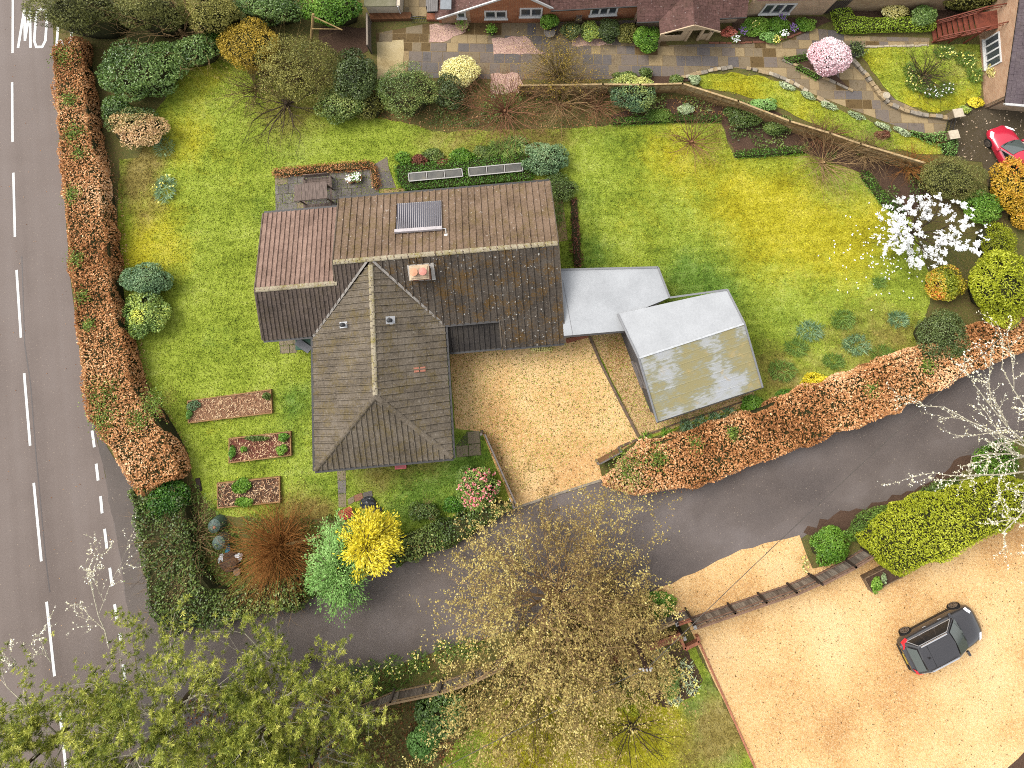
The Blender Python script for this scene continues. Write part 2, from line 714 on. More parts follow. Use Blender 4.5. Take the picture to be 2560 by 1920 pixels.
def hedge(name, label, poly, h, mat, dens=260, leaf=(.1, .06), lump=.1, seed=3, patch=.22, tint=(.5, .25), kind=None, cat='hedge', group=None, coreh=.82,
          jit=.14, excl=None, pf=.9, up=.5, core=True, twigs=0, tipfn=None, sides=True, root=None, part='foliage', slope=None):
    r = rnd(seed)
    poly = ccw([np.asarray(p)[:2] for p in poly])
    cen = np.mean(np.asarray(poly), 0)
    pd = dense(poly, .5, jit, seed)
    A = parea(poly)
    n = int(A * dens)
    q = sample(pd, n, r)
    z = h * (1 - .22 * r.random(len(q)) ** 2) + lump * wob(q[:, 0], q[:, 1], seed + 1, 2.2)
    T = np.column_stack([q, z])
    NT_ = np.tile(np.array([[0, 0, 1.]]), (len(q), 1))
    if sides:
        a = np.asarray(pd)
        b = np.roll(a, -1, 0)
        ln = np.linalg.norm(b - a, axis=1)
        m = int(ln.sum() * h * dens * .8)
        i = r.choice(len(a), m, p=ln / ln.sum())
        f = r.random((m, 1))
        e = a[i] * (1 - f) + b[i] * f
        d = (b - a)[i] / np.maximum(ln[i], 1e-6)[:, None]
        nn = np.stack([d[:, 1], -d[:, 0]], 1)
        zz = r.uniform(.02, h, m)
        bul = .14 * np.sin(np.clip(zz / h, 0, 1) * PI) + lump * wob(e[:, 0] + zz, e[:, 1] - zz, seed + 2, 2.0)
        e = e + nn * (bul - .12 * r.random(m) ** 2)[:, None]
        T = np.concatenate([T, np.column_stack([e, zz])])
        NT_ = np.concatenate([NT_, np.column_stack([nn, np.full(m, .25)])])
    if excl is not None:
        ok = np.ones(len(T), bool)
        for ex in excl:
            ok &= ~inpoly(T, ex)
        T, NT_ = T[ok], NT_[ok]
    k = len(T)
    N = units(NT_ + r.normal(0, .5, (k, 3)) + np.array([0, 0, up * .4]))
    D = units(r.normal(0, 1, (k, 3)) + NT_ * .4)
    t = tint[0] + tint[1] * r.normal(0, .6, k) + patch * wob(T[:, 0], T[:, 1] + .5 * T[:, 2], seed + 5, pf)
    if tipfn is not None:
        t = t + tipfn(T, r)
    sz = r.uniform(.65, 1.35, k)
    if root is None:
        root = thing(name, label, cat, (cen[0], cen[1], 0), group)
        if kind:
            root['kind'] = kind
    leaves(part, T, D, N, leaf[0] * sz, leaf[1] * sz, t, mat, root)
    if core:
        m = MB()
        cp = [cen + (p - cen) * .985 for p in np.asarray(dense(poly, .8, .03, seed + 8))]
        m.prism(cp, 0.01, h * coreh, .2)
        m.build('branches', TWIG['inner'], root)  # solid hedge filler, its dark colour painted for the shaded gaps
    if twigs:
        segs, tips = [], []
        q = sample(pd, twigs, r)
        for p in q:
            d = unit(np.append(r.normal(0, 1, 2), r.uniform(.3, 1.5)))
            grow(r, (p[0], p[1], h * .7), d, r.uniform(.5, 1.3), .013, 2, segs, tips, .7, .2)
        segmesh('twigs', segs, TWIG['tan'], root)
    return root


def ground_cover(name, label, poly, h, mat, dens=120, leaf=(.12, .06), seed=4, cat='ground cover', kind='stuff', patch=.3, tint=(.5, .25), up=1.0, pf=1.2, clump=0.0):
    r = rnd(seed)
    n = int(parea(poly) * dens)
    q = sample(poly, n, r)
    hh = h * (.35 + .65 * np.clip(.5 + .7 * wob(q[:, 0], q[:, 1], seed, 2.0), 0, 1))
    if clump:
        ok = wob(q[:, 0], q[:, 1], seed + 9, 1.8) > clump - .6
        q, hh = q[ok], hh[ok]
    k = len(q)
    T = np.column_stack([q, .02 + hh * r.random(k) ** .6])
    N = units(r.normal(0, .7, (k, 3)) + np.array([0, 0, up]))
    D = units(r.normal(0, 1, (k, 3)))
    t = tint[0] + tint[1] * r.normal(0, .6, k) + patch * wob(q[:, 0], q[:, 1], seed + 5, pf)
    sz = r.uniform(.6, 1.4, k)
    cen = np.mean(np.asarray(poly), 0)
    o = leaves(name, T, D, N, leaf[0] * sz, leaf[1] * sz, t, mat, None, base=(float(cen[0]), float(cen[1]), 0))
    o['label'] = label
    o['category'] = cat
    if kind:
        o['kind'] = kind
    return o


def clump(name, label, cat, x, y, rad, h, mat, n=120, leaf=(.35, .035), group=None, flower=None, nf=0, fsize=.09, seed=None, src=False, spread=.8, arch=.5, ry=None, z0=0.0):
    """strap-leaved clump; rad in pixels"""
    if src:
        x, y, rad = x / OVK, y / OVK, rad / OVK
        ry = ry / OVK if ry else None
    seed = seed if seed is not None else int(x * 3 + y * 17)
    r = rnd(seed)
    c = g(x, y, z0 + h * .5)
    k = mpp(x, y)
    rr = np.array([rad * k, (ry or rad) * k])
    root = thing(name, label, cat, (c[0], c[1], z0), group)
    a = r.uniform(0, 6.28, n)
    q = np.sqrt(r.random(n))
    b = np.stack([np.cos(a) * q, np.sin(a) * q], 1) * rr * .8 + c[:2]
    out = np.stack([np.cos(a + r.normal(0, .9, n)), np.sin(a + r.normal(0, .9, n))], 1)
    z = z0 + h * r.uniform(.2, .9, n)
    C = np.column_stack([b + out * leaf[0] * .25, z])
    D = np.column_stack([out * spread, r.uniform(-.3, .9, n) * (1 - arch) + .1])
    N = np.column_stack([-out * .3, np.ones(n)]) + r.normal(0, .25, (n, 3))
    sz = r.uniform(.7, 1.3, n)
    leaves('foliage', C, D, N, leaf[0] * sz, leaf[1] * sz, r.normal(.5, .22, n), mat, root)
    if flower is not None:
        a = r.uniform(0, 6.28, nf)
        q = np.sqrt(r.random(nf))
        b = np.stack([np.cos(a) * q, np.sin(a) * q], 1) * rr * .95 + c[:2]
        C = np.column_stack([b, z0 + h * r.uniform(.85, 1.15, nf)])
        C = np.repeat(C, 3, 0) + r.normal(0, fsize * .25, (nf * 3, 3))
        leaves('flowers', C, r.normal(0, 1, C.shape) * [1, 1, .4], r.normal(0, .4, C.shape) + [0, 0, 1], fsize, fsize * .8, r.random(len(C)), flower, root)
    return root

# ------------------------------------------------------------------ surface materials
TWIG['inner'] = ground_mat('shaded_core', [(44, 46, 20), (66, 66, 32), (52, 54, 26)], 3, 14, .6, .95, bump=.6, bs=20)  # opaque crown filler; its dark colour paints the shade between leaves
TWIG['bark'] = plain('bark', (112, 96, 76), .9, .1, var=.3, scale=12)
TWIG['tan'] = plain('tan_twig', (196, 160, 112), .85, .2, var=.25, scale=5)
TWIG['olive'] = plain('olive_twig', (150, 130, 78), .85, .2, var=.25, scale=5)
TWIG['dark'] = plain('dark_twig', (92, 76, 60), .85, .2, var=.25, scale=5)
TWIG['rust'] = plain('rust_twig', (204, 138, 72), .8, .2, var=.2, scale=4)
TWIG['red'] = plain('reddish_twig', (172, 122, 88), .8, .2, var=.2, scale=4)
TWIG['lichen'] = plain('lichen_bark', (226, 216, 190), .9, .1, var=.25, scale=9)

M = {}
M['earth'] = ground_mat('earth', [(84, 70, 48), (116, 100, 62), (122, 116, 60), (98, 104, 52), (130, 106, 76)], .35, 7, .5, .95,
                        speck=[(20, .6, .1, (176, 140, 100), .8), (26, .62, .1, (60, 50, 36), .7)], bump=.8)
M['soil'] = ground_mat('soil', [(74, 54, 42), (104, 80, 64), (88, 66, 52), (124, 98, 78)], 1.2, 16, .55, .95,
                       speck=[(34, .62, .08, (150, 122, 98), .7)], bump=.9)
M['mulch'] = ground_mat('mulch', [(96, 60, 48), (140, 98, 76), (170, 128, 96), (110, 74, 60)], .9, 22, .6, .95,
                        speck=[(40, .58, .08, (206, 170, 130), .8), (36, .6, .08, (70, 44, 36), .8)], bump=1.0)
M['mulchred'] = ground_mat('red_mulch', [(92, 48, 40), (130, 76, 62), (110, 60, 50)], .9, 22, .6, .95,
                           speck=[(40, .6, .08, (180, 130, 104), .7)], bump=1.0)


def asphalt(name, c1, c2, c3, rot, stretch, wet=0.0):
    t = NT(name)
    v = t.P(stretch, rot)
    a = t.noise(.55, 3, v)
    b = t.noise(.25, 4)
    f = t.math('ADD', t.math('MULTIPLY', a, .6), t.math('MULTIPLY', b, .4))
    c = t.ramp(f, [(.36, alb(c1, .86)), (.5, alb(c2, .86)), (.64, alb(c3, .86))])
    s = t.noise(30, 2)
    c = t.mix(t.math('MULTIPLY', t.step(s, .35, .7), .35), c, t.mix(.5, c, alb((190, 176, 168), .86)), 'MIX')
    sp = t.step(t.noise(11, 1), .71, .75)
    c = t.mix(t.math('MULTIPLY', sp, .55), c, alb((190, 172, 150)))
    cr = t.voro(.16, 'Distance')
    t.bump(s, .25, .01)
    r = t.ramp(t.noise(.3, 3), [(.42, (.8, .8, .8, 1)), (.62, (.8 - wet, .8 - wet, .8 - wet, 1))])
    return t.done(c, r, .35)


M['road'] = asphalt('road_asphalt', (122, 106, 97), (138, 122, 113), (148, 133, 125), math.radians(13.2), (1.0, .03, 1))
M['lane'] = asphalt('lane_asphalt', (96, 84, 78), (118, 105, 98), (142, 130, 125), math.radians(20), (.35, .6, 1), .35)
M['apron'] = asphalt('apron_asphalt', (98, 88, 80), (110, 98, 90), (120, 108, 100), math.radians(13), (.6, .4, 1), .1)
M['tarmac'] = ground_mat('mossy_tarmac', [(78, 66, 44), (102, 90, 72), (88, 76, 52), (120, 106, 92)], .4, 9, .45, .9,
                         speck=[(8, .7, .03, (214, 190, 160), .9)], bump=.4)
M['paint'] = ground_mat('road_paint', [(206, 200, 190), (255, 252, 246), (255, 255, 250)], 1.5, 20, .5, .7, lo=.2, hi=.5, bump=.2)


def gravel(name, cols, dark, amt=.5):
    t = NT(name)
    a, b = t.noise(.22, 4), t.noise(7, 3)
    f = t.math('ADD', t.math('MULTIPLY', a, .72), t.math('MULTIPLY', b, .28))
    c = t.ramp(f, spread(cols, 1.32, .36, .62))
    w = t.voro(26, 'Color')
    h = t.n.new('ShaderNodeSeparateColor')
    t.l.new(w, h.inputs[0])
    c = t.mix(t.math('MULTIPLY', t.step(h.outputs[0], .55, 1.0), .5), c, alb((255, 226, 178), 1.35))
    c = t.mix(t.math('MULTIPLY', t.step(h.outputs[1], .72, 1.0), amt), c, alb(dark))
    t.bump(t.voro(26), .7, .03)
    return t.done(c, .9, .25)


M['gravel'] = gravel('golden_gravel', [(200, 150, 92), (222, 174, 112), (238, 194, 132), (244, 204, 146)], (150, 104, 60))
M['gravel2'] = gravel('brown_gravel', [(150, 112, 66), (186, 148, 96), (206, 170, 118), (176, 134, 84)], (92, 66, 44), .8)
M['pink'] = gravel('pink_gravel', [(176, 140, 126), (206, 168, 156), (196, 156, 140)], (120, 84, 76), .8)
M['buff'] = ground_mat('buff_concrete', [(176, 150, 100), (210, 188, 140), (226, 206, 162)], .8, 9, .3, .9)
M['mortar'] = ground_mat('mortar', [(150, 126, 90), (184, 158, 116), (130, 110, 80)], 1, 12, .5, .95)


def lawn_mat():
    t = NT('lawn_grass')
    a, b, d = t.noise(.32, 4), t.noise(2.6, 4), t.noise(13, 2)
    f = t.math('ADD', t.math('ADD', t.math('MULTIPLY', a, .38), t.math('MULTIPLY', b, .3)), t.math('MULTIPLY', d, .32))
    st = t.noise(.9, 3, t.P((.22, 2.2, 1), math.radians(4)))
    f = t.math('ADD', f, t.math('MULTIPLY', t.math('SUBTRACT', st, .5), .16))
    green = t.ramp(f, [(.36, alb((96, 112, 30))), (.46, alb((140, 156, 48))), (.54, alb((164, 178, 66))), (.66, alb((184, 194, 96)))])
    yel = t.ramp(f, [(.36, alb((140, 130, 16))), (.5, alb((184, 176, 40))), (.64, alb((212, 200, 74)))])
    deep = t.ramp(f, [(.36, alb((62, 92, 24))), (.5, alb((104, 134, 46))), (.64, alb((142, 168, 82)))])
    brn = t.ramp(f, [(.36, alb((98, 84, 40))), (.5, alb((146, 130, 66))), (.64, alb((176, 160, 98)))])
    z = t.n.new('ShaderNodeSeparateColor')
    t.l.new(t.attr('zone', 'Color'), z.inputs[0])
    n2 = t.noise(1.1, 4)
    for i, col in ((0, yel), (1, deep), (2, brn)):
        w = t.step(t.math('ADD', z.outputs[i], t.math('MULTIPLY', t.math('SUBTRACT', n2, .5), .9)), .22, .85)
        green = t.mix(w, green, col)
    al = t.math('MULTIPLY', t.attr('zone', 'Alpha'), 1.22)
    cm = t.n.new('ShaderNodeCombineColor')
    for i in range(3):
        t.l.new(al, cm.inputs[i])
    green = t.mix(1.0, green, cm.outputs[0], 'MULTIPLY')
    t.bump(t.noise(16, 3), .6, .05)
    return t.done(green, .9, .15)


M['lawn'] = lawn_mat()
ZONES = [(400, 300, 70, 0, .7), (330, 480, 80, 0, .7), (300, 560, 50, 0, .7), (440, 160, 60, 0, .6), (530, 360, 60, 0, .25), (1450, 330, 80, 0, .7), (1700, 450, 110, 0, .7),
         (1830, 540, 90, 0, .8), (1590, 420, 110, 0, .55), (1900, 470, 60, 0, .6), (1640, 560, 120, 0, .35), (1380, 470, 80, 0, .3), (470, 900, 50, 0, .35), (390, 560, 50, 0, .4),
         (1280, 560, 60, 1, .8), (1260, 430, 50, 1, .5), (1480, 600, 70, 1, .9), (640, 860, 45, 1, .8), (620, 960, 60, 1, .5), (1430, 430, 70, 1, .35), (1560, 520, 60, 1, .3), (560, 470, 60, 1, .35), (470, 740, 50, 1, .4),
         (1700, 700, 120, 1, .35), (1650, 360, 60, 1, .4), (900, 1060, 110, 1, .9), (1020, 990, 60, 1, .9), (700, 1060, 60, 1, .5), (620, 330, 100, 1, .3), (1320, 300, 70, 1, .3), (1880, 740, 60, 1, .5), (1560, 640, 60, 1, .6),
         (290, 400, 50, 2, .8), (320, 340, 50, 2, .9), (300, 480, 40, 2, .4), (340, 450, 30, 2, .5), (820, 1020, 60, 2, .7), (930, 1000, 50, 2, .5), (620, 1110, 60, 2, .8), (690, 1110, 40, 2, .9), (1000, 285, 120, 2, .6), (1180, 290, 70, 2, .7),
         (1540, 300, 60, 2, .4), (1790, 370, 70, 2, .5), (1850, 760, 120, 2, .5), (1940, 720, 60, 2, .5), (1700, 830, 60, 2, .6), (600, 250, 90, 2, .4), (370, 860, 25, 2, .5), (1650, 780, 60, 2, .4), (650, 240, 60, 2, .4)]
ZLOW = [(1340, 1590, 110, 0, 1.3), (1250, 1560, 120, 0, 1.0), (1450, 1580, 80, 0, .6), (1120, 1600, 100, 0, .9), (1560, 1560, 70, 2, .8), (1500, 1640, 80, 2, .6), (1540, 1480, 30, 1, .9), (1500, 1530, 24, 1, 1.3), (1570, 1620, 30, 1, 1.3),
        (1020, 1620, 60, 1, .6), (1520, 1600, 25, 1, 1), (1590, 1560, 40, 2, .7)]
ZTOP = [(1600, 190, 90, 0, .8), (1750, 240, 60, 0, .5), (1980, 320, 60, 0, .5), (1900, 130, 60, 0, .6), (2090, 220, 60, 0, .6), (1890, 280, 50, 1, .5), (1930, 160, 50, 1, .4), (2080, 130, 60, 2, .5), (1980, 230, 60, 0, .7)]


def zone_at(xy, zones):
    col = np.zeros((len(xy), 4))
    col[:, 3] = 1
    for (x, y, rad, ch, s) in zones:
        c = g(x, y)
        k = mpp(x, y) * rad
        d2 = ((xy[:, 0] - c[0]) ** 2 + (xy[:, 1] - c[1]) ** 2) / (k * k)
        col[:, ch] += s * np.exp(-d2)
    return np.clip(col, 0, 1.3)


def lawn(name, poly, z, zones, blades, seed, label):
    o = struct(sheet(name, poly, z, M['lawn'], jit=.1, step=.5, grid=.8, seed=seed))
    me = o.data
    co = np.zeros(len(me.vertices) * 3)
    me.vertices.foreach_get('co', co)
    a = me.attributes.new('zone', 'FLOAT_COLOR', 'POINT')
    a.data.foreach_set('color', zone_at(co.reshape(-1, 3)[:, :2], zones).astype(np.float32).ravel())
    r = rnd(seed)
    q = sample(poly, int(parea(poly) * blades), r)
    n = len(q)
    h = r.uniform(.03, .08, n)
    d = r.normal(0, .045, (n, 2))
    e = r.normal(0, 1, (n, 2))
    e = e / np.linalg.norm(e, axis=1, keepdims=True) * r.uniform(.018, .04, (n, 1))
    V = np.stack([np.column_stack([q - e, np.full(n, z)]), np.column_stack([q + e, np.full(n, z)]), np.column_stack([q + d, z + h])], 1).reshape(-1, 3)
    b = np_mesh(name + '_blades', V, np.arange(n * 3).reshape(-1, 3), M['lawn'])
    b.name = 'grass'
    a = b.data.attributes.new('zone', 'FLOAT_COLOR', 'FACE')
    zc = zone_at(q, zones)
    zc[:, :3] = np.clip(zc[:, :3] + r.normal(0, .18, (n, 3)), 0, 1.3)
    zc[:, 3] = r.uniform(.7, 1.75, n)
    a.data.foreach_set('color', zc.astype(np.float32).ravel())
    tag(b, label, 'grass', kind='stuff')
    return o


# ------------------------------------------------------------------ ground, lawns, roads, gravel
far = 420
struct(sheet('ground', [(-far, -far), (far, -far), (far, far), (-far, far)], 0.0, M['earth']))

struct(sheet('ground', [(-70, -60), (70, -60), (70, 60), (-70, 60)], .007, M['earth'], grid=5.0))

MAINLAWN = OV((440, 95), (330, 250), (300, 340), (258, 345), (252, 560), (300, 800), (400, 960), (420, 1040), (470, 1112), (640, 1122), (760, 1110), (880, 1160), (1100, 1080),
              (1290, 960), (1400, 945), (1640, 872), (1800, 828), (1980, 765), (2015, 620), (1965, 470), (1905, 440), (1855, 372), (1740, 332), (1586, 342), (1555, 264), (1320, 270), (1230, 277),
              (950, 285), (760, 238), (650, 195), (540, 155), (460, 100))
lawn('lawn', MAINLAWN, .012, ZONES, 230, 11, 'short mown grass of the bungalow garden')
lawn('lower_lawn', OV((900, 1720), (985, 1600), (1090, 1500), (1250, 1470), (1420, 1420), (1500, 1392), (1632, 1659), (1675, 1750), (1500, 1800)), .012, ZLOW, 230, 12, 'yellow mossy grass south of the lane')
lawn('terrace_lawn', OV((1488, 172), (1530, 160), (1580, 157), (1650, 167), (1700, 184), (1760, 217), (1850, 252), (1950, 290), (2035, 306), (2040, 332), (2000, 335), (1900, 318), (1800, 285), (1700, 240), (1600, 205), (1520, 190)),
     .030, ZTOP, 230, 13, 'curved strip of grass beside the cottage path')
lawn('cottage_lawn', OV((1852, 106), (2005, 98), (2115, 96), (2122, 150), (2118, 205), (2062, 238), (2005, 243), (1935, 214), (1882, 152)), .030, ZTOP, 230, 14, 'rounded grass plot in front of the cottages')

ROADP = [g(x, y)[:2] for x, y in ((114, -260), (112, 0), (120, 180), (152, 600), (184, 850), (196, 900), (204, 930), (222, 1000), (262, 1210), (300, 1480), (330, 1700), (360, 2000))]
ROADP = [(-46, ROADP[0][1])] + ROADP + [(-46, ROADP[-1][1])]
road = struct(sheet('road', ROADP, .016, M['road']))
struct(sheet('lane', OV((190, 880), (204, 930), (222, 1000), (262, 1210), (300, 1480), (330, 1700), (400, 1900), (560, 1700), (640, 1570), (700, 1478), (840, 1442), (1050, 1378), (1290, 1312), (1400, 1282), (1500, 1252), (1700, 1182),
                        (1745, 1152), (1880, 1112), (1990, 1062), (2080, 1002), (2330, 880), (2330, 690), (2100, 790), (1900, 890), (1750, 945), (1600, 1000), (1500, 1040), (1380, 1056), (1300, 1034), (1110, 1100), (980, 1172),
                        (860, 1217), (650, 1300), (520, 1330), (395, 1352), (345, 1290), (322, 1180), (295, 1060), (225, 955)), .020, M['lane'], jit=.12, step=.5))
struct(sheet('junction_apron', OV((190, 885), (204, 930), (222, 1000), (262, 1210), (292, 1420), (330, 1440), (372, 1400), (400, 1352), (345, 1290), (322, 1180), (295, 1060), (225, 955)), .024, M['apron'], jit=.06))
DRIVE = OV((970, 745), (1270, 722), (1382, 947), (1294, 1002), (1302, 1036), (1110, 1099), (1106, 1090), (1040, 932), (984, 926))
struct(sheet('gravel_drive', DRIVE, .028, M['gravel'], jit=.03))
struct(sheet('gravel_strip', OV((1272, 720), (1350, 712), (1400, 880), (1430, 905), (1625, 845), (1640, 868), (1500, 908), (1384, 948)), .024, M['gravel2'], jit=.05))
YARD = OV((1404, 1280), (1500, 1237), (1600, 1187), (1726, 1156), (1755, 1228), (1880, 1190), (1905, 1215), (2050, 1150), (2150, 1090), (2230, 1100), (2500, 1100), (2500, 1900), (1760, 1900), (1632, 1659), (1506, 1392), (1482, 1342), (1422, 1320))
struct(sheet('gravel_yard', YARD, .028, M['gravel'], jit=.06))
struct(sheet('parking', OV((2048, 256), (2062, 345), (2120, 350), (2150, 460), (2400, 470), (2400, 200), (2140, 214), (2085, 240)), .026, M['tarmac'], jit=.05))
struct(sheet('corner_bed', OV((2222, 1612), (2170, 1662), (2300, 1700), (2330, 1640)), .034, M['soil'], jit=.05))
# muddy, leaf-strewn lane edge
struct(sheet('muddy_verge', OV((1735, 1150), (1800, 1112), (1900, 1085), (2000, 1042), (2090, 985), (2130, 985), (2020, 1070), (1900, 1120), (1760, 1175)), .026, M['soil'], jit=.2, step=.4))

# road markings: each painted dash and letter is its own piece
def dash(u0, v0, u1, v1, w):
    a, b = G(u0, v0)[:2], G(u1, v1)[:2]
    d = unit(np.append(b - a, 0))[:2]
    n = np.array([-d[1], d[0]]) * w / 2
    m = MB()
    m.add([(*(a + n), .024), (*(a - n), .024), (*(b - n), .024), (*(b + n), .024)], [(0, 1, 2, 3)])
    return m.build('lane_dash', M['paint'], road)


for d_ in ((33, -120, 32, -80), (33, -58, 32, 133), (31, 206, 32, 355), (34, 432, 38, 592), (42, 675, 53, 844), (61, 933, 76, 1114), (85, 1207, 104, 1403), (117, 1504, 137, 1690), (150, 1780, 172, 1980)):
    dash(*d_, .15)
for d_ in ((231, 1076, 236.5, 1118), (241, 1159, 246, 1201), (252, 1240, 256, 1283), (262, 1322, 268, 1371), (275, 1419, 281, 1465), (287, 1510, 293, 1550), (300, 1583, 303, 1602), (308, 1660, 314, 1705)):
    dd = dash(*d_, .16)
    dd.location.z = .004
# SLOW, painted to be read by traffic coming the other way
_o = G(46, 118)[:2]
_ax = unit(np.append(G(140, 117)[:2] - _o, 0))[:2]
_ay = unit(np.append(G(52, 40)[:2] - G(46, 118)[:2], 0))[:2]
LETTERS = {'M': (0.0, [((0, 0), (.22, 2.7)), ((.22, 2.7), (.42, .5)), ((.42, .5), (.60, 2.7)), ((.60, 2.7), (.82, 0))]),
           'O': (1.0, [((.2, 0), (.6, 0)), ((.6, 0), (.78, .45)), ((.78, .45), (.78, 2.25)), ((.78, 2.25), (.6, 2.7)), ((.6, 2.7), (.2, 2.7)), ((.2, 2.7), (.04, 2.25)), ((.04, 2.25), (.04, .45)), ((.04, .45), (.2, 0))]),
           'L': (1.95, [((.6, 0), (.6, 2.7)), ((.6, 2.7), (.05, 2.7))]),
           'S': (2.75, [((.05, .45), (.22, 0)), ((.22, 0), (.55, 0)), ((.55, 0), (.74, .45)), ((.74, .45), (.74, 1.0)), ((.74, 1.0), (.05, 1.7)), ((.05, 1.7), (.05, 2.25)), ((.05, 2.25), (.25, 2.7)), ((.25, 2.7), (.72, 2.5))])}
for ch, (off, strokes) in LETTERS.items():
    m = MB()
    for i, (a, b) in enumerate(strokes):
        a, b = np.array(a), np.array(b)
        d = unit(np.append(b - a, 0))[:2]
        n = np.array([-d[1], d[0]]) * .085
        e = d * .06
        q = [a + n - e, a - n - e, b - n + e, b + n + e]
        m.add([(*(_o + _ax * (p[0] + off) + _ay * p[1]), .024 + i * .0004) for p in q], [(0, 1, 2, 3)])
    m.build('painted_letter', M['paint'], road)

# tarmac crack line along the centre joint
m = MB()
pts = [(50, 640), (57, 860), (72, 960), (84, 1120), (97, 1260), (110, 1400), (120, 1480)]
for a, b in zip(pts[:-1], pts[1:]):
    p, q = G(a[0] + 5, a[1]), G(b[0] + 5, b[1])
    m.beam((p[0], p[1], .017), (q[0], q[1], .017), .07, .004)
m.build('tar_seam', plain('tar', (92, 82, 78), .6), road)


# ------------------------------------------------------------------ paving: each stone its own piece
def clip_rect(poly, R):
    out = [tuple(p) for p in poly]
    for ax, sgn, val in ((0, 1, R[0]), (0, -1, -R[2]), (1, 1, R[1]), (1, -1, -R[3])):
        src, out = out, []
        for i in range(len(src)):
            a, b = src[i - 1], src[i]
            ia, ib = a[ax] * sgn >= val, b[ax] * sgn >= val
            if ia != ib:
                t = (val * sgn - a[ax]) / (b[ax] - a[ax])
                out.append((a[0] + t * (b[0] - a[0]), a[1] + t * (b[1] - a[1])))
            if ib:
                out.append(b)
        if len(out) < 3:
            return []
    return out


def pave(parent, name, poly, rot, rows, widths, mats, probs, z, seed, gap=.02, maxn=300, holes=(), matfn=None):
    r = rnd(seed)
    ca, sa = math.cos(rot), math.sin(rot)
    L = [(p[0] * ca + p[1] * sa, -p[0] * sa + p[1] * ca) for p in poly]
    xs, ys = [p[0] for p in L], [p[1] for p in L]
    y = min(ys)
    cells = []
    while y < max(ys):
        h = r.choice(rows)
        x = min(xs) - r.uniform(0, .5)
        while x < max(xs):
            w = r.choice(widths)
            c = clip_rect(L, (x + gap, y + gap, x + w - gap, y + h - gap))
            if len(c) >= 3 and parea(c) > .02:
                cells.append(c)
            x += w
        y += h
    cells.sort(key=lambda c: -parea(c))
    k = 0
    for c in cells:
        q = [(p[0] * ca - p[1] * sa, p[0] * sa + p[1] * ca) for p in c]
        cc = np.mean(np.asarray(q), 0)
        if any(inpoly(cc[None], np.asarray(hh))[0] for hh in holes):
            continue
        m = MB()
        m.prism(ccw(q), z - .05, z + r.uniform(.0, .014))
        mi = int(r.choice(len(mats), p=probs)) if matfn is None else matfn(cc, r)
        m.build(name, mats[mi], parent)
        k += 1
        if k >= maxn:
            break


def stone(name, cols, mossy=None):
    return ground_mat(name, cols, 1.1, 8, .45, .8, bump=.35, speck=[(5, .62, .12, mossy, .6)] if mossy else None)


STN = [stone('grey_stone', [(112, 100, 90), (142, 128, 116), (126, 114, 100)], (150, 130, 96)), stone('slate_stone', [(98, 92, 90), (126, 118, 114), (110, 104, 100)], (140, 122, 96)),
       stone('brown_stone', [(84, 64, 34), (124, 100, 62), (104, 82, 46)], (60, 46, 22)), stone('buff_stone', [(156, 132, 92), (190, 166, 124), (176, 150, 108)]),
       stone('mixed_stone', [(126, 106, 80), (156, 138, 110), (140, 120, 92)], (110, 94, 50))]
TERR = OV((930, 50), (1000, 48), (1060, 50), (1190, 49), (1215, 48), (1430, 42), (1440, 98), (1590, 94), (1690, 92), (1762, 62), (1800, 66), (1835, 78), (2008, 82), (2005, 104), (1852, 101), (1838, 112),
          (1862, 150), (1890, 180), (1935, 216), (2000, 246), (2046, 258), (2038, 296), (1950, 278), (1850, 240), (1760, 205), (1700, 174), (1640, 152), (1580, 146), (1530, 150), (1480, 166), (1380, 166), (1290, 172), (1100, 172), (925, 168), (818, 168), (812, 72))
terr = struct(sheet('terrace', TERR, .014, M['mortar']))


def terr_pick(c, r):
    # weathering of the stones: wet and mossy near the cottage wall, grey along the walk, buff on the path
    x = c[0]
    if x > 14.5:
        return int(r.choice(5, p=[.18, .07, .1, .35, .3]))
    n = wob(np.array([c[0]]), np.array([c[1]]), 77, .55)[0]
    if n > .25:
        return int(r.choice([2, 2, 4]))
    if n < -.2:
        return int(r.choice([0, 1, 4]))
    return int(r.choice([0, 4, 3, 1]))


PINKS = [OV((928, 54), (1006, 54), (1006, 70), (955, 92), (928, 92)), OV((1062, 84), (1135, 78), (1166, 112), (1180, 116), (1066, 118)), OV((1232, 70), (1318, 62), (1322, 98), (1236, 100)), OV((1060, 160), (1120, 158), (1135, 200), (1060, 205))]
pave(terr, 'paving_stone', TERR, math.radians(-1), [.62, .62, .9, .75], [.6, .9, .75, 1.1], STN, None, .022, 5, gap=.018, maxn=300, matfn=terr_pick,
     holes=[OV((815, 92), (872, 86), (872, 168), (815, 168))])
for p in PINKS:
    struct(sheet('pink_gravel', p, .042, M['pink'], jit=.08, step=.4))
struct(sheet('concrete_pad', OV((815, 92), (872, 86), (872, 170), (815, 170)), .034, M['buff'], jit=.03))
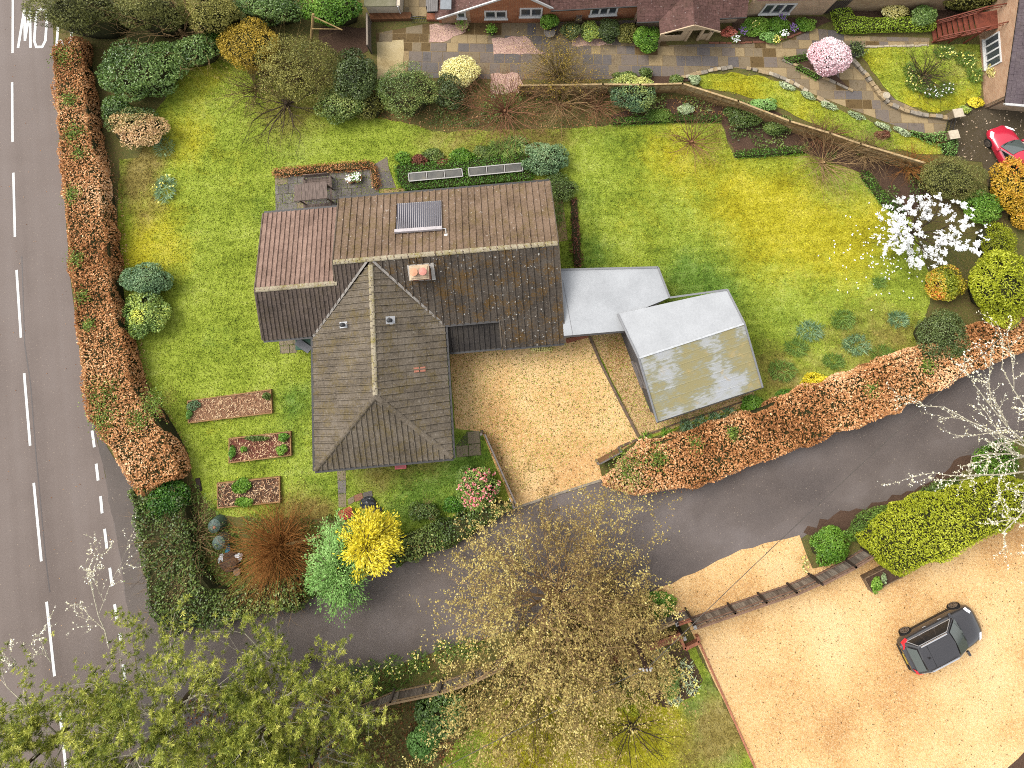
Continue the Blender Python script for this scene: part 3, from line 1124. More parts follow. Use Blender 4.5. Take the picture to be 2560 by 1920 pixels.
# flower bed islands of the cottage garden
struct(sheet('flower_bed', OV((1590, 90), (1580, 40), (1780, 36), (1795, 45), (1740, 72), (1690, 88)), .042, M['soil'], jit=.08))
struct(sheet('flower_bed', OV((1686, 128), (1750, 115), (1802, 160), (1836, 192), (1760, 162)), .044, M['soil'], jit=.06))
struct(sheet('flower_bed', OV((1330, 163), (1480, 166), (1520, 152), (1490, 175), (1430, 186), (1330, 186)), .044, M['soil'], jit=.06))
struct(sheet('flower_bed', OV((1820, 20), (2010, 18), (2160, 20), (2180, 40), (2010, 66), (1830, 66)), .036, M['soil'], jit=.06))
struct(sheet('flower_bed', OV((1555, 262), (1590, 340), (1745, 330), (1860, 372), (1905, 442), (1960, 470), (2020, 420), (2010, 370), (1800, 300), (1640, 225), (1440, 215), (1320, 250), (1330, 268)), .020, M['soil'], jit=.1))
struct(sheet('flower_bed', OV((690, 60), (790, 60), (795, 110), (760, 130), (690, 110)), .036, M['soil'], jit=.1))
struct(sheet('flower_bed', OV((1330, 1440), (1480, 1395), (1520, 1470), (1500, 1500), (1440, 1530), (1380, 1500)), .030, M['soil'], jit=.15))

# house patio of concrete slabs
PATIO = SR((688, 428), (935, 410), (942, 418), (950, 500), (1040, 470), (1040, 520), (860, 530), (690, 560))
patio = struct(sheet('patio', PATIO, .016, plain('joint_dirt', (92, 84, 70), .9)))
SLAB = [stone('lichen_slab', [(112, 104, 100), (136, 128, 122), (150, 142, 134)], (190, 184, 172)), stone('dark_slab', [(104, 96, 92), (124, 116, 110), (114, 106, 100)], (166, 160, 148)), stone('tan_slab', [(136, 122, 102), (160, 144, 118), (148, 132, 110)])]
pave(patio, 'paving_slab', PATIO, math.radians(4.9), [.62], [.62], SLAB, [.5, .3, .2], .026, 8, gap=.012)
pwalk = struct(sheet('side_path', SR((935, 412), (968, 392), (972, 420), (990, 470), (946, 472)), .018, M['mortar']))
pave(pwalk, 'paving_slab', SR((935, 412), (968, 392), (972, 420), (990, 470), (946, 472)), math.radians(4.9), [1.1, .8], [1.3], [STN[0], SLAB[1]], [.5, .5], .026, 9, gap=.012)
struct(sheet('cobbled_strip', SR((950, 474), (1020, 470), (1300, 447), (1400, 450), (1420, 600), (1375, 610), (1350, 470), (950, 500)), .016, ground_mat('cobbles', [(150, 124, 80), (186, 158, 108), (168, 140, 92)], 2, 10, .6, .9, speck=[(7, .6, .1, (120, 110, 60), .6)], bump=.8, bs=9)))
fpath = struct(sheet('front_path', SR((843, 1172), (864, 1170), (866, 1268), (847, 1268)), .018, plain('joint_moss', (92, 96, 56), .9)))
pave(fpath, 'paving_slab', SR((843, 1172), (864, 1170), (866, 1268), (847, 1268)), math.radians(2), [.72], [2.0], SLAB, [.2, .2, .6], .03, 3, gap=.02)
bp = [(869, 1248, 884, 1240, 886, 1254, 872, 1262), (885, 1239, 905, 1231, 909, 1248, 888, 1254), (907, 1232, 930, 1226, 932, 1240, 911, 1247)]
for i, q in enumerate(bp):
    m = MB()
    m.prism(ccw(SR((q[0], q[1]), (q[2], q[3]), (q[4], q[5]), (q[6], q[7]))), .0, .05)
    m.build('paving_slab', [SLAB[2], plain('red_slab', (168, 116, 92), .9), SLAB[1]][i], fpath)
gslab = struct(sheet('gate_path', SR((1140, 1114), (1168, 1078), (1200, 1075), (1204, 1138), (1142, 1144)), .016, plain('joint_moss2', (96, 100, 58), .9)))
for q in ((1169, 1080, 1198, 1077, 1200, 1107, 1171, 1110), (1172, 1112, 1200, 1109, 1202, 1137, 1173, 1139), (1141, 1115, 1170, 1113, 1171, 1140, 1142, 1142)):
    m = MB()
    m.prism(ccw(SR((q[0], q[1]), (q[2], q[3]), (q[4], q[5]), (q[6], q[7]))), .0, .035)
    m.build('paving_slab', SLAB[2], gslab)
bslab = struct(sheet('bin_base', SR((698, 845), (740, 842), (742, 882), (700, 884)), .016, plain('joint_moss3', (110, 112, 80), .9)))
pave(bslab, 'paving_slab', SR((698, 845), (740, 842), (742, 882), (700, 884)), math.radians(4.9), [.5], [.55], [SLAB[2], STN[3]], [.6, .4], .026, 4)

# ------------------------------------------------------------------ the bungalow
HA = math.radians(4.887)
_A = G(833, 656, 4.6)
_hx, _hy = np.array([math.cos(HA), math.sin(HA), 0]), np.array([-math.sin(HA), math.cos(HA), 0])


def HW(a, p, z=0.0):
    return np.array([_A[0], _A[1], 0]) + _hx * a + _hy * p + np.array([0, 0, z])


def tile_mat(name, cols, moss, lichen, moss_amt, lich_amt, joint=0.0):
    t = NT(name)
    a, b = t.noise(.8, 4), t.noise(8, 3)
    f = t.math('ADD', t.math('MULTIPLY', a, .5), t.math('MULTIPLY', b, .5))
    tn = t.attr('tint')
    f = t.math('ADD', f, t.math('MULTIPLY', t.math('SUBTRACT', tn, .5), .10))
    c = t.ramp(f, spread(cols, 1, .32, .66))
    mz = t.math('ADD', t.noise(1.4, 4), t.math('MULTIPLY', t.math('SUBTRACT', t.noise(10, 2), .5), .7))
    c = t.mix(t.math('MULTIPLY', t.step(mz, .5, .68), moss_amt), c, alb(moss))
    c = t.mix(t.math('MULTIPLY', t.step(t.noise(6.5, 2), .66, .72), lich_amt), c, alb(lichen))
    c = t.mix(t.math('MULTIPLY', t.step(t.noise(14, 1), .62, .72), .4 * min(1, lich_amt + .3)), c, alb(tuple(min(255, q * 1.25) for q in cols[-1])))
    t.bump(t.noise(16, 3), .6, .02)
    return t.done(c, .88, .25)


TM = {'N': tile_mat('brown_tile', [(104, 84, 64), (138, 114, 92), (160, 134, 112)], (124, 104, 52), (226, 216, 204), .5, .5),
      'S': tile_mat('dark_mossy_tile', [(62, 56, 48), (88, 78, 68), (108, 98, 86)], (116, 84, 24), (226, 222, 212), .7, .8),
      'L': tile_mat('pink_brown_tile', [(134, 108, 94), (164, 134, 118), (188, 156, 138)], (130, 106, 84), (206, 190, 176), .25, .2),
      'LS': tile_mat('dark_brown_tile', [(78, 68, 60), (108, 94, 84), (128, 112, 100)], (98, 84, 50), (190, 180, 170), .3, .25),
      'W': tile_mat('weathered_tile', [(92, 82, 68), (122, 110, 94), (144, 132, 116)], (122, 104, 54), (190, 180, 164), .55, .35),
      'P': tile_mat('black_tile', [(44, 40, 38), (62, 56, 52), (76, 70, 64)], (70, 62, 44), (150, 144, 136), .2, .2),
      'R': tile_mat('ridge_tile', [(150, 136, 108), (180, 166, 138), (202, 190, 164)], (150, 136, 56), (232, 226, 206), .75, .6),
      'C': tile_mat('plum_tile', [(84, 58, 52), (112, 80, 72), (134, 98, 90)], (76, 64, 44), (210, 196, 190), .3, .5),
      'D': tile_mat('slate', [(92, 80, 84), (112, 98, 102), (128, 114, 116)], (96, 84, 70), (190, 184, 184), .2, .25)}
deck_m = plain('roof_felt', (60, 54, 48), .95, .1)
lead_m = plain('lead', (168, 160, 150), .6, .4, var=.25)
gut_m = plain('gutter', (58, 54, 52), .5, .4)
white_m = plain('white_frame', (250, 248, 244), .5, .4, k=1.0, var=.04)
glass_m = NT('window_glass').done((.035, .04, .045, 1), .06, .6)
brick_m = None


def brickmat(name, c1, c2, mortar, rot=0.0):
    t = NT(name)
    tx = t.n.new('ShaderNodeTexCoord')
    b = t.n.new('ShaderNodeTexBrick')
    b.inputs['Color1'].default_value = alb(c1)
    b.inputs['Color2'].default_value = alb(c2)
    b.inputs['Mortar'].default_value = alb(mortar)
    b.inputs['Scale'].default_value = 1.0
    b.inputs['Brick Width'].default_value = .225
    b.inputs['Row Height'].default_value = .075
    b.inputs['Mortar Size'].default_value = .008
    sp = t.n.new('ShaderNodeSeparateXYZ')
    t.l.new(t.P((1, 1, 1), rot), sp.inputs[0])
    cb = t.n.new('ShaderNodeCombineXYZ')
    t.l.new(t.math('ADD', sp.outputs[0], t.math('MULTIPLY', sp.outputs[1], .97)), cb.inputs[0])
    t.l.new(sp.outputs[2], cb.inputs[1])
    t.l.new(cb.outputs[0], b.inputs['Vector'])
    c = t.mix(t.math('MULTIPLY', t.step(t.noise(1.6, 4), .4, .75), .45), b.outputs['Color'], alb(tuple(.72 * x for x in c2)))
    t.bump(b.outputs['Fac'], -.5, .01)
    return t.done(c, .9, .2)


BR = {'orange': brickmat('orange_brick', (206, 130, 86), (184, 104, 66), (214, 176, 140)), 'pale': brickmat('pale_brick', (222, 178, 142), (204, 152, 116), (228, 204, 176)),
      'cream': brickmat('cream_brick', (226, 194, 158), (208, 172, 136), (226, 206, 180)), 'buff': brickmat('buff_brick', (172, 140, 108), (150, 116, 88), (176, 156, 130)),
      'stone': brickmat('rubble_brick', (206, 176, 138), (176, 140, 104), (214, 192, 160)), 'red': brickmat('red_brick', (188, 118, 88), (168, 98, 72), (190, 160, 134))}


def tile_verts(tw, tl, roll=True):
    # cross section over the width, lower end raised over the course below
    if roll:
        pr = [(0.0, .006), (.08, .075), (.24, .075), (.34, .01), (1.0, .006)]
    else:
        pr = [(0.01, .01), (.99, .01)]
    lo = [(x * tw, -.04, z + .014) for x, z in pr]
    hi = [(x * tw, tl, z + .004) for x, z in pr]
    bt = [(x * tw, -.04, -.02) for x, z in pr]
    k = len(pr)
    V = lo + hi + bt
    F = [(i, i + 1, k + i + 1, k + i) for i in range(k - 1)] + [(2 * k + i, 2 * k + i + 1, i + 1, i) for i in range(k - 1)]
    return V, F


def plane_axes(poly, eave):
    p = [np.asarray(q, float) for q in poly]
    e = unit(eave)
    n = np.zeros(3)
    for i in range(1, len(p) - 1):
        n += np.cross(p[i] - p[0], p[i + 1] - p[0])
    n = unit(n)
    if n[2] < 0:
        n = -n
    up = np.cross(n, e)
    if up[2] < 0:
        up = -up
        e = -e
    return e, up, n


TILE_LEFT = {}


def tiled_slope(house, polys, eave, mat, tw=.36, tl=.40, nobj=40, roll=True, seed=1, origin=None, name='roof_slope'):
    """polys: convex pieces (world points) lying in one plane"""
    r = rnd(seed)
    e, up, n = plane_axes(polys[0], eave)
    o = np.asarray(polys[0][0] if origin is None else origin, float)
    dm = MB()
    for p in polys:
        dm.slab([np.asarray(q) - n * .03 for q in p], .08)
    slope = dm.build(name, deck_m, house)
    V, F = tile_verts(tw, tl, roll)
    V = np.asarray(V)
    meshes = []
    for i in range(6):
        me = bpy.data.meshes.new('tile')
        me.from_pydata([tuple(q) for q in V], [], F)
        a = me.attributes.new('tint', 'FLOAT', 'FACE')
        a.data.foreach_set('value', np.full(len(F), .15 + .14 * i, np.float32))
        me.materials.append(mat)
        meshes.append(me)
    rot = Matrix((tuple(e), tuple(up), tuple(n))).transposed().to_4x4()
    used = 0
    bms = bmesh.new()
    tint_l = bms.faces.layers.float.new('tint')
    base = org(slope)
    for poly in polys:
        L = np.array([[np.dot(np.asarray(q) - o, e), np.dot(np.asarray(q) - o, up)] for q in poly])
        L = np.asarray(ccw([tuple(q) for q in L]))
        part = bmesh.new()
        ptl = part.faces.layers.float.new('tint')
        i0, i1 = int(math.floor(L[:, 0].min() / tw)) - 1, int(math.ceil(L[:, 0].max() / tw)) + 1
        j0, j1 = int(math.floor(L[:, 1].min() / tl)) - 1, int(math.ceil(L[:, 1].max() / tl)) + 1
        edges = [(L[k], L[(k + 1) % len(L)]) for k in range(len(L))]
        def side(q):
            return min((b[0] - a[0]) * (q[1] - a[1]) - (b[1] - a[1]) * (q[0] - a[0]) for a, b in edges)
        for i in range(i0, i1):
            for j in range(j0, j1):
                cs = [(i * tw, j * tl - .04), ((i + 1) * tw, j * tl - .04), ((i + 1) * tw, (j + 1) * tl), (i * tw, (j + 1) * tl)]
                inn = [side(q) >= -.02 for q in cs]
                if not any(inn):
                    cx = side(((i + .5) * tw, (j + .5) * tl))
                    if cx < -.3:
                        continue
                jz = r.normal(0, .004)
                pos = o + e * (i * tw + r.normal(0, .004)) + up * (j * tl + r.normal(0, .006)) + n * jz
                k = int(r.integers(0, 6))
                if all(inn) and used < nobj:
                    t = bpy.data.objects.new('tile', meshes[k])
                    COL.objects.link(t)
                    t.parent = slope
                    t.matrix_local = Matrix.Translation(Vector(pos - base)) @ rot
                    used += 1
                else:
                    W = pos + V[:, 0:1] * e + V[:, 1:2] * up + V[:, 2:3] * n - base
                    vs = [part.verts.new(q) for q in W]
                    for f in F:
                        ff = part.faces.new([vs[q] for q in f])
                        ff[ptl] = .15 + .14 * k
        for a, b in edges:
            A3 = o + e * a[0] + up * a[1] - base
            d = e * (b[0] - a[0]) + up * (b[1] - a[1])
            no = np.cross(d, n)                     # points outwards for a ccw outline
            bmesh.ops.bisect_plane(part, geom=part.verts[:] + part.edges[:] + part.faces[:], plane_co=Vector(A3 + unit(no) * .03), plane_no=Vector(no), clear_outer=True)
        vm = {}
        for v in part.verts:
            vm[v] = bms.verts.new(v.co)
        for f in part.faces:
            ff = bms.faces.new([vm[v] for v in f.verts])
            ff[tint_l] = f[ptl]
        part.free()
    if len(bms.faces):
        me = bpy.data.meshes.new('roof_tiles')
        bms.to_mesh(me)
        me.materials.append(mat)
        t = bpy.data.objects.new('roof_tiles', me)
        link(t, slope)
        t['kind'] = 'stuff'
    bms.free()
    return slope


def ridge(house, a, b, mat, step=.44, rad=.15, lift=.02, seed=1, name='ridge_tile'):
    r = rnd(seed)
    a, b = np.asarray(a, float), np.asarray(b, float)
    d = unit(b - a)
    s = unit(np.cross(d, (0, 0, 1)))
    u = np.cross(s, d)
    k = max(1, int(round(np.linalg.norm(b - a) / step)))
    ln = np.linalg.norm(b - a) / k
    for i in range(k):
        p = a + d * (i * ln) + u * (lift + r.normal(0, .006))
        m = MB()
        vs, n = [], 6
        for q, rr in ((0, rad), (ln * 1.03, rad * .93)):
            for j in range(n + 1):
                t = math.radians(-12) + math.radians(204) * j / n
                vs.append(p + d * q + s * rr * math.cos(t) + u * (rr * .62 * math.sin(t) - .03))
        fs = [(j, j + 1, n + 2 + j, n + 1 + j) for j in range(n)] + [tuple(range(n, -1, -1)), tuple(range(n + 1, 2 * n + 2))]
        m.add(vs, fs, r.uniform(.2, .8))
        m.build(name, mat, house)


def window(parent, c, right, w, h, lights=2, out=None, frame=.11, mat=None, rec=.05, bars=0):
    """c: bottom centre on the wall face; right: unit vector along the wall; out: outward unit"""
    right, out = unit(right), unit(out)
    c = np.asarray(c, float)
    up = np.array([0, 0, 1.])
    m = MB()
    def bar(x0, z0, x1, z1, t=frame, dd=.05):
        m.beam(c + right * x0 + up * z0 + out * dd / 2, c + right * x1 + up * z1 + out * dd / 2, t, .09 + (0 if dd == .05 else .01), up=tuple(out))
    bar(-w / 2, frame / 2, w / 2, frame / 2)
    bar(-w / 2, h - frame / 2, w / 2, h - frame / 2)
    for i in range(lights + 1):
        x = -w / 2 + frame / 2 + (w - frame) * i / lights
        bar(x, frame, x, h - frame, frame * (1 if i in (0, lights) else 1.2))
    for k in range(bars):
        z = h * (k + 1) / (bars + 1)
        bar(-w / 2, z, w / 2, z, .05)
    f = m.build('window_frame', mat or white_m, parent)
    for i in range(lights):
        x0 = -w / 2 + frame + (w - frame) * i / lights
        x1 = x0 + (w - frame) / lights - frame
        q = MB()
        a, b = c + right * x0 + out * .012, c + right * x1 + out * .012
        q.add([a + up * frame, b + up * frame, b + up * (h - frame), a + up * (h - frame)], [(0, 1, 2, 3)])
        q.build('pane', glass_m, f)
    s = MB()
    s.beam(c - right * (w / 2 + .05) + out * .06 - up * .035, c + right * (w / 2 + .05) + out * .06 - up * .035, .18, .07)
    s.build('sill', mat or white_m, f)
    return f


bung = thing('bungalow', 'L-shaped bungalow with mossy brown tiled roofs in the middle of the garden', 'house', HW(2, -2))
zr, ze, sl = 4.6, 2.8, .4675
# walls
m = MB()
for poly, h in (([(-4.15, -3.45), (-4.15, 3.05), (.1, 3.05), (.1, -3.45)], 2.62), ([(.1, -3.5), (.1, 3.5), (12.2, 3.5), (12.2, -3.5)], 2.72), ([(-1.3, -10.5), (-1.3, -3.5), (5.4, -3.5), (5.4, -10.5)], 2.70), ([(9.1, -5.1), (9.1, -3.5), (12.2, -3.5), (12.2, -5.1)], 2.1)):
    m.prism([HW(*q)[:2] for q in poly], 0, h)
m.build('wall', BR['buff'], bung)
m = MB()                                       # gable triangles
for a, p0, p1, pr, z0, z1 in ((.06, -3.45, 3.5, 0, 2.7, 4.45), (12.2, -3.5, 3.5, 0, 2.7, 4.45), (-4.15, -3.45, 3.05, -1.1, 2.6, 3.95)):
    pts = [HW(a, p0, z0), HW(a, p1, z0), HW(a, pr, z1)]
    m.hexa([q - _hx * .1 for q in pts], [q + _hx * .1 for q in pts])
m.build('gable', BR['buff'], bung)
Zs = lambda p: zr - sl * abs(p)
tiled_slope(bung, [[HW(0, 3.85, Zs(3.85)), HW(12.45, 3.85, Zs(3.85)), HW(12.45, 0, zr), HW(0, 0, zr)]], _hx, TM['N'], .38, .42, 70, seed=1)
tiled_slope(bung, [[HW(1.95, 0, zr), HW(5.73, -3.85, Zs(3.85)), HW(12.45, -3.85, Zs(3.85)), HW(12.45, 0, zr)], [HW(8.9, -3.85, Zs(3.85)), HW(8.9, -5.4, Zs(5.4)), HW(12.45, -5.4, Zs(5.4)), HW(12.45, -3.85, Zs(3.85))]],
            _hx, TM['S'], .38, .42, 70, seed=2, origin=HW(12.45, -5.4, Zs(5.4)))
tiled_slope(bung, [[HW(-4.45, -1.1, Zs(1.1)), HW(-4.45, -3.8, Zs(3.8)), HW(-1.65, -3.8, Zs(3.8)), HW(.91, -1.1, Zs(1.1))], [HW(0, -1.1, Zs(1.1)), HW(.91, -1.1, Zs(1.1)), HW(1.95, 0, zr), HW(0, 0, zr)]],
            _hx, TM['LS'], .24, .34, 20, seed=3, origin=HW(-4.45, -3.8, Zs(3.8)))
zl = Zs(1.1)
tiled_slope(bung, [[HW(-4.45, 3.37, 2.75), HW(-.03, 3.37, 2.75), HW(-.03, -1.1, zl), HW(-4.45, -1.1, zl)]], _hx, TM['L'], .27, .36, 20, seed=4)
wr, we = 4.525, 2.8
tiled_slope(bung, [[HW(2.04, -.16, wr), HW(-1.65, -3.85, we), HW(-1.65, -10.84, we), HW(2.04, -7.15, wr)]], _hy, TM['W'], .36, .40, 50, seed=5, origin=HW(-1.65, -10.84, we))
tiled_slope(bung, [[HW(2.04, -.16, wr), HW(5.73, -3.85, we), HW(5.73, -10.84, we), HW(2.04, -7.15, wr)]], _hy, TM['W'], .36, .40, 50, seed=6, origin=HW(5.73, -10.84, we))
tiled_slope(bung, [[HW(-1.65, -10.84, we), HW(5.73, -10.84, we), HW(2.04, -7.15, wr)]], _hx, TM['W'], .30, .40, 20, seed=7)
tiled_slope(bung, [[HW(5.75, -5.35, 2.12), HW(8.88, -5.35, 2.12), HW(8.88, -3.9, 2.6), HW(5.75, -3.9, 2.6)]], _hx, TM['P'], .30, .42, 0, seed=8, name='porch_roof')
ridge(bung, HW(0, 0, zr), HW(12.45, 0, zr), TM['R'], seed=1)
ridge(bung, HW(-4.45, -1.1, zl), HW(.05, -1.1, zl), TM['R'], seed=2)
ridge(bung, HW(2.04, -.3, wr), HW(2.04, -7.15, wr), TM['R'], seed=3)
ridge(bung, HW(2.04, -7.2, wr), HW(-1.65, -10.84, we), TM['W'], seed=4, name='hip_tile')
ridge(bung, HW(2.04, -7.2, wr), HW(5.73, -10.84, we), TM['W'], seed=5, name='hip_tile')
for (a0, p0, z0), (a1, p1, z1) in (((1.85, -.12, zr), (-1.65, -3.85, we)), ((2.2, -.12, zr), (5.73, -3.85, we))):
    m = MB()
    m.beam(HW(a0, p0, z0 + .035), HW(a1, p1, z1 + .035), .13, .03)
    m.build('valley_gutter', lead_m, bung)
vm = plain('verge', (120, 106, 90), .9, var=.2)
for pts in ([(12.5, 3.85, Zs(3.85)), (12.5, 0, zr), (12.5, -5.4, Zs(5.4))], [(-.04, 3.85, Zs(3.85)), (-.04, 0, zr), (-.04, -1.0, Zs(1.0))], [(-4.5, 3.37, 2.75), (-4.5, -1.1, zl), (-4.5, -3.8, Zs(3.8))], [(8.86, -3.85, Zs(3.85)), (8.86, -5.4, Zs(5.4))]):
    m = MB()
    for a, b in zip(pts[:-1], pts[1:]):
        m.beam(HW(*a), HW(*b), .07, .12)
    m.build('verge', vm, bung)
for a, b in (((0, 3.95, 2.72), (12.45, 3.95, 2.72)), ((-4.45, 3.47, 2.66), (0, 3.47, 2.66)), ((-4.45, -3.9, 2.74), (-1.7, -3.9, 2.74)), ((-1.76, -3.8, 2.72), (-1.76, -10.9, 2.72)), ((5.85, -3.8, 2.72), (5.85, -10.9, 2.72)), ((-1.7, -10.95, 2.72), (5.8, -10.95, 2.72)),
             ((8.9, -5.5, 1.99), (12.45, -5.5, 1.99)), ((5.9, -5.45, 2.06), (8.85, -5.45, 2.06)), ((5.75, -3.92, 2.78), (8.88, -3.92, 2.78))):
    m = MB()
    m.beam(HW(*a), HW(*b), .12, .09)
    m.build('gutter', gut_m, bung)
m = MB()
m.tube(HW(5.62, -10.6, 0), HW(5.62, -10.6, 2.7), .04)
m.tube(HW(-1.5, -10.5, 0), HW(-1.5, -10.5, 2.7), .04)
m.build('downpipe', gut_m, bung)
m = MB()
for z in (2.86, 2.90):
    m.beam(HW(8.85, -4.05, z - .25), HW(9.45, -4.05, z - .25), .05, .03)
m.build('pipe', lead_m, bung)
for a, w in ((.5, 1.6), (4.0, 1.4)):
    window(bung, HW(a, -10.5, 1.0), _hx, w, 1.2, 2, -_hy)
window(bung, HW(5.4, -6.5, 1.0), _hy, 1.6, 1.2, 2, _hx)
window(bung, HW(12.2, 1.0, 1.0), _hy, 1.4, 1.2, 2, _hx)
window(bung, HW(-1.3, -7.0, 1.0), _hy, 1.6, 1.2, 2, -_hx)
m = MB()
m.box(HW(7.2, -3.45, 1.02), (.9, .09, 2.0), HA)
dr = m.build('door', plain('green_door', (84, 96, 88), .5), bung)
m = MB()
m.box(HW(7.5, -3.52, 1.0), (.12, .06, .04), HA)
m.build('handle', lead_m, dr)
# chimney
mp0, mn = HW(5, 0, zr), unit(np.cross(_hx, HW(0, -3.85, Zs(3.85)) - HW(0, 0, zr)))
cc = on_plane(1054, 684, mp0, mn)
fl = [on_plane(u, v, mp0, mn) for u, v in ((1018, 663), (1084, 657), (1090, 700), (1024, 703))]
m = MB()
m.slab([q + np.array([0, 0, .09]) for q in fl], .05)
m.build('chimney_flashing', plain('pale_lead', (214, 208, 198), .7, var=.2), bung)
m = MB()
m.box((cc[0], cc[1], cc[2] + .35), (1.0, .72, 1.3), HA)
ch = m.build('chimney', BR['red'], bung)
m = MB()
m.box((cc[0], cc[1], cc[2] + 1.02), (1.06, .78, .07), HA)
m.box((cc[0], cc[1], cc[2] + 1.09), (.9, .62, .07), HA)
m.build('chimney_cap', plain('flaunching', (232, 204, 170), .9, var=.2), ch)
for dx, col in ((-.24, (240, 176, 136)), (.24, (238, 158, 140))):
    q = cc + _hx * dx + np.array([0, 0, 1.1])
    m = MB()
    m.lathe(q, [(.2, 0), (.17, .22), (.19, .24), (.19, .30), (.21, .31), (.21, .36), (.05, .40)], 18)
    m.build('chimney_pot', plain('terracotta', col, .8, var=.1), ch, smooth=False)
# roof vents
for (u, v, a_, p_), sgn in (((861, 812, 0, -1), -1), ((975, 801, 0, -1), 1)):
    n = unit(np.array(_hx * sgn * sl + np.array([0, 0, 1.])))
    q = on_plane(u, v, HW(2.04, -4, wr), n)
    e, up_, _ = plane_axes([q, q + _hy, q + np.cross(_hy, n)], _hy)
    m = MB()
    w = .17 if sgn < 0 else .22
    m.slab([q - e * w - up_ * .26 + n * .085, q + e * w - up_ * .26 + n * .085, q + e * w + up_ * .26 + n * .085, q - e * w + up_ * .26 + n * .085], .03)
    f = m.build('vent_flashing', plain('zinc', (206, 206, 206), .5, var=.1), bung)
    m = MB()
    m.lathe(q + n * .04, [(.13, 0), (.085, .12), (.085, .42), (.12, .43), (.12, .52), (.05, .56)], 14)
    m.build('vent_pipe', plain('vent_black', (44, 44, 46), .5), f)
for u, v in ((1040, 924.5), (1056, 923)):
    n = unit(_hx * sl + np.array([0, 0, 1.]))
    q = on_plane(u, v, HW(2.04, -4, wr), n)
    m = MB()
    e = _hy
    w_ = np.cross(n, e)
    m.slab([q + n * .08 - e * .13 - w_ * .15, q + n * .08 + e * .13 - w_ * .15, q + n * .08 + e * .13 + w_ * .15, q + n * .08 - e * .13 + w_ * .15], .03)
    m.build('replacement_tile', plain('terracotta_tile', (206, 134, 108), .85), bung)

# solar collector lying on the north slope
nn = unit(_hy * sl + np.array([0, 0, 1.]))
n0 = HW(5, 0, zr)
c4 = [on_plane(u, v, n0, nn) for u, v in ((993, 513.5), (1103, 505.5), (1104, 575), (990, 583))]
sc_ = thing('solar_collector', 'evacuated tube solar water heater lying on the brown north roof slope', 'solar panel', c4[3])
tube_m = NT('collector_tube').done((.02, .018, .03, 1), .12, .7)
alu = plain('aluminium', (214, 206, 206), .35, .5, .5, var=.06)
nt = 22
for i in range(nt):
    f = (i + .5) / nt
    a, b = c4[0] * (1 - f) + c4[1] * f + nn * .17, c4[3] * (1 - f) + c4[2] * f + nn * .17
    m = MB()
    m.tube(a, b, .032, n=8)
    m.build('tube', tube_m, sc_)
    m = MB()
    m.beam(a + nn * -.02 + (c4[1] - c4[0]) / nt * .5, b + nn * -.02 + (c4[1] - c4[0]) / nt * .5, .035, .02, up=tuple(nn))
    m.build('reflector_strip', alu, sc_)
m = MB()
m.beam(c4[3] + nn * .2 - _hx * .05, c4[2] + nn * .2 + _hx * .05, .2, .16, up=tuple(nn))
m.build('manifold', plain('manifold_grey', (216, 206, 206), .4, .4), sc_)
m = MB()
for q in (0, 1):
    a, b = (c4[0], c4[1]) if q == 0 else (c4[0] * .5 + c4[3] * .5, c4[1] * .5 + c4[2] * .5)
    m.beam(a + nn * .115, b + nn * .115, .05, .04, up=tuple(nn))
m.beam(c4[3] + nn * .3 + np.array([0, 0, -.12]) - _hy * .1, c4[2] + nn * .3 + np.array([0, 0, -.12]) - _hy * .1, .04, .1)
m.build('mounting_rail', white_m, sc_)
m = MB()
q = c4[2] + _hx * .25 + nn * .1
m.tube(c4[2] + nn * .18, q, .025)
m.tube(q, q - _hy * .35 + nn * .02, .025)
m.box(q - _hy * .38 + np.array([0, 0, .05]), (.2, .16, .1), HA)
m.build('pipe', white_m, sc_)

# ------------------------------------------------------------------ garage with its flat link
gar = thing('garage', 'grey membrane roofed garage with a flat link joining the bungalow', 'garage', G(1700, 900))
memb = NT('roof_membrane')
_a, _b = memb.noise(.9, 3), memb.noise(9, 3)
_c0 = memb.ramp(memb.math('ADD', memb.math('MULTIPLY', _a, .6), memb.math('MULTIPLY', _b, .4)), [(.35, alb((184, 186, 188))), (.65, alb((204, 206, 208)))])
memb.bump(memb.noise(3, 2), .1, .01)
membm = memb.done(_c0, .45, .4)
stn = NT('stained_membrane')
_a = stn.math('ADD', stn.noise(.55, 3), stn.math('MULTIPLY', stn.math('SUBTRACT', stn.noise(3.5, 4, stn.P((.8, 2.6, 1), math.radians(17))), .5), .45))
_c1 = stn.ramp(_a, [(.40, alb((172, 160, 112))), (.49, alb((166, 164, 140))), (.54, alb((188, 188, 180))), (.66, alb((196, 198, 200)))])
_c1 = stn.mix(stn.math('MULTIPLY', stn.step(stn.noise(1.5, 4), .62, .72), .5), _c1, alb((206, 178, 116)))
stnm = stn.done(_c1, .5, .35)
dk = plain('dark_cladding', (92, 90, 92), .7, var=.15)
trim = plain('grey_trim', (150, 150, 152), .5, var=.08)
zN, zR, zS, zF = 2.7, 3.3, 2.35, 2.62
NW, NE, RR, RL, SR_, SL_ = G(1544, 785, zN), G(1818, 724, zN), G(1861, 809, zR), G(1596, 895, zR), G(1906, 968, zS), G(1643, 1055, zS)
F1, F2, F3 = G(1397, 674, zF), G(1644.6, 668, zF), G(1674, 744, zF)
F4, F5 = G(1560, 829, zF), G(1410, 842, zF)
F2b = F3
m = MB()
m.slab([F1, F5, F4, G(1600, 775, zF), F3, F2], .16)
fr = m.build('flat_roof', membm, gar)
m = MB()
q0, q1 = F1 * .955 + F2 * .045, F5 * .955 + F4 * .045
q0, q1 = G(1407, 700, zF), G(1432, 838, zF)
m.beam(q0 + np.array([0, 0, .004]), q1 + np.array([0, 0, .004]), .03, .012)
m.build('roof_seam', trim, fr)
m = MB()
m.slab([NW, RL, RR, NE], .14)
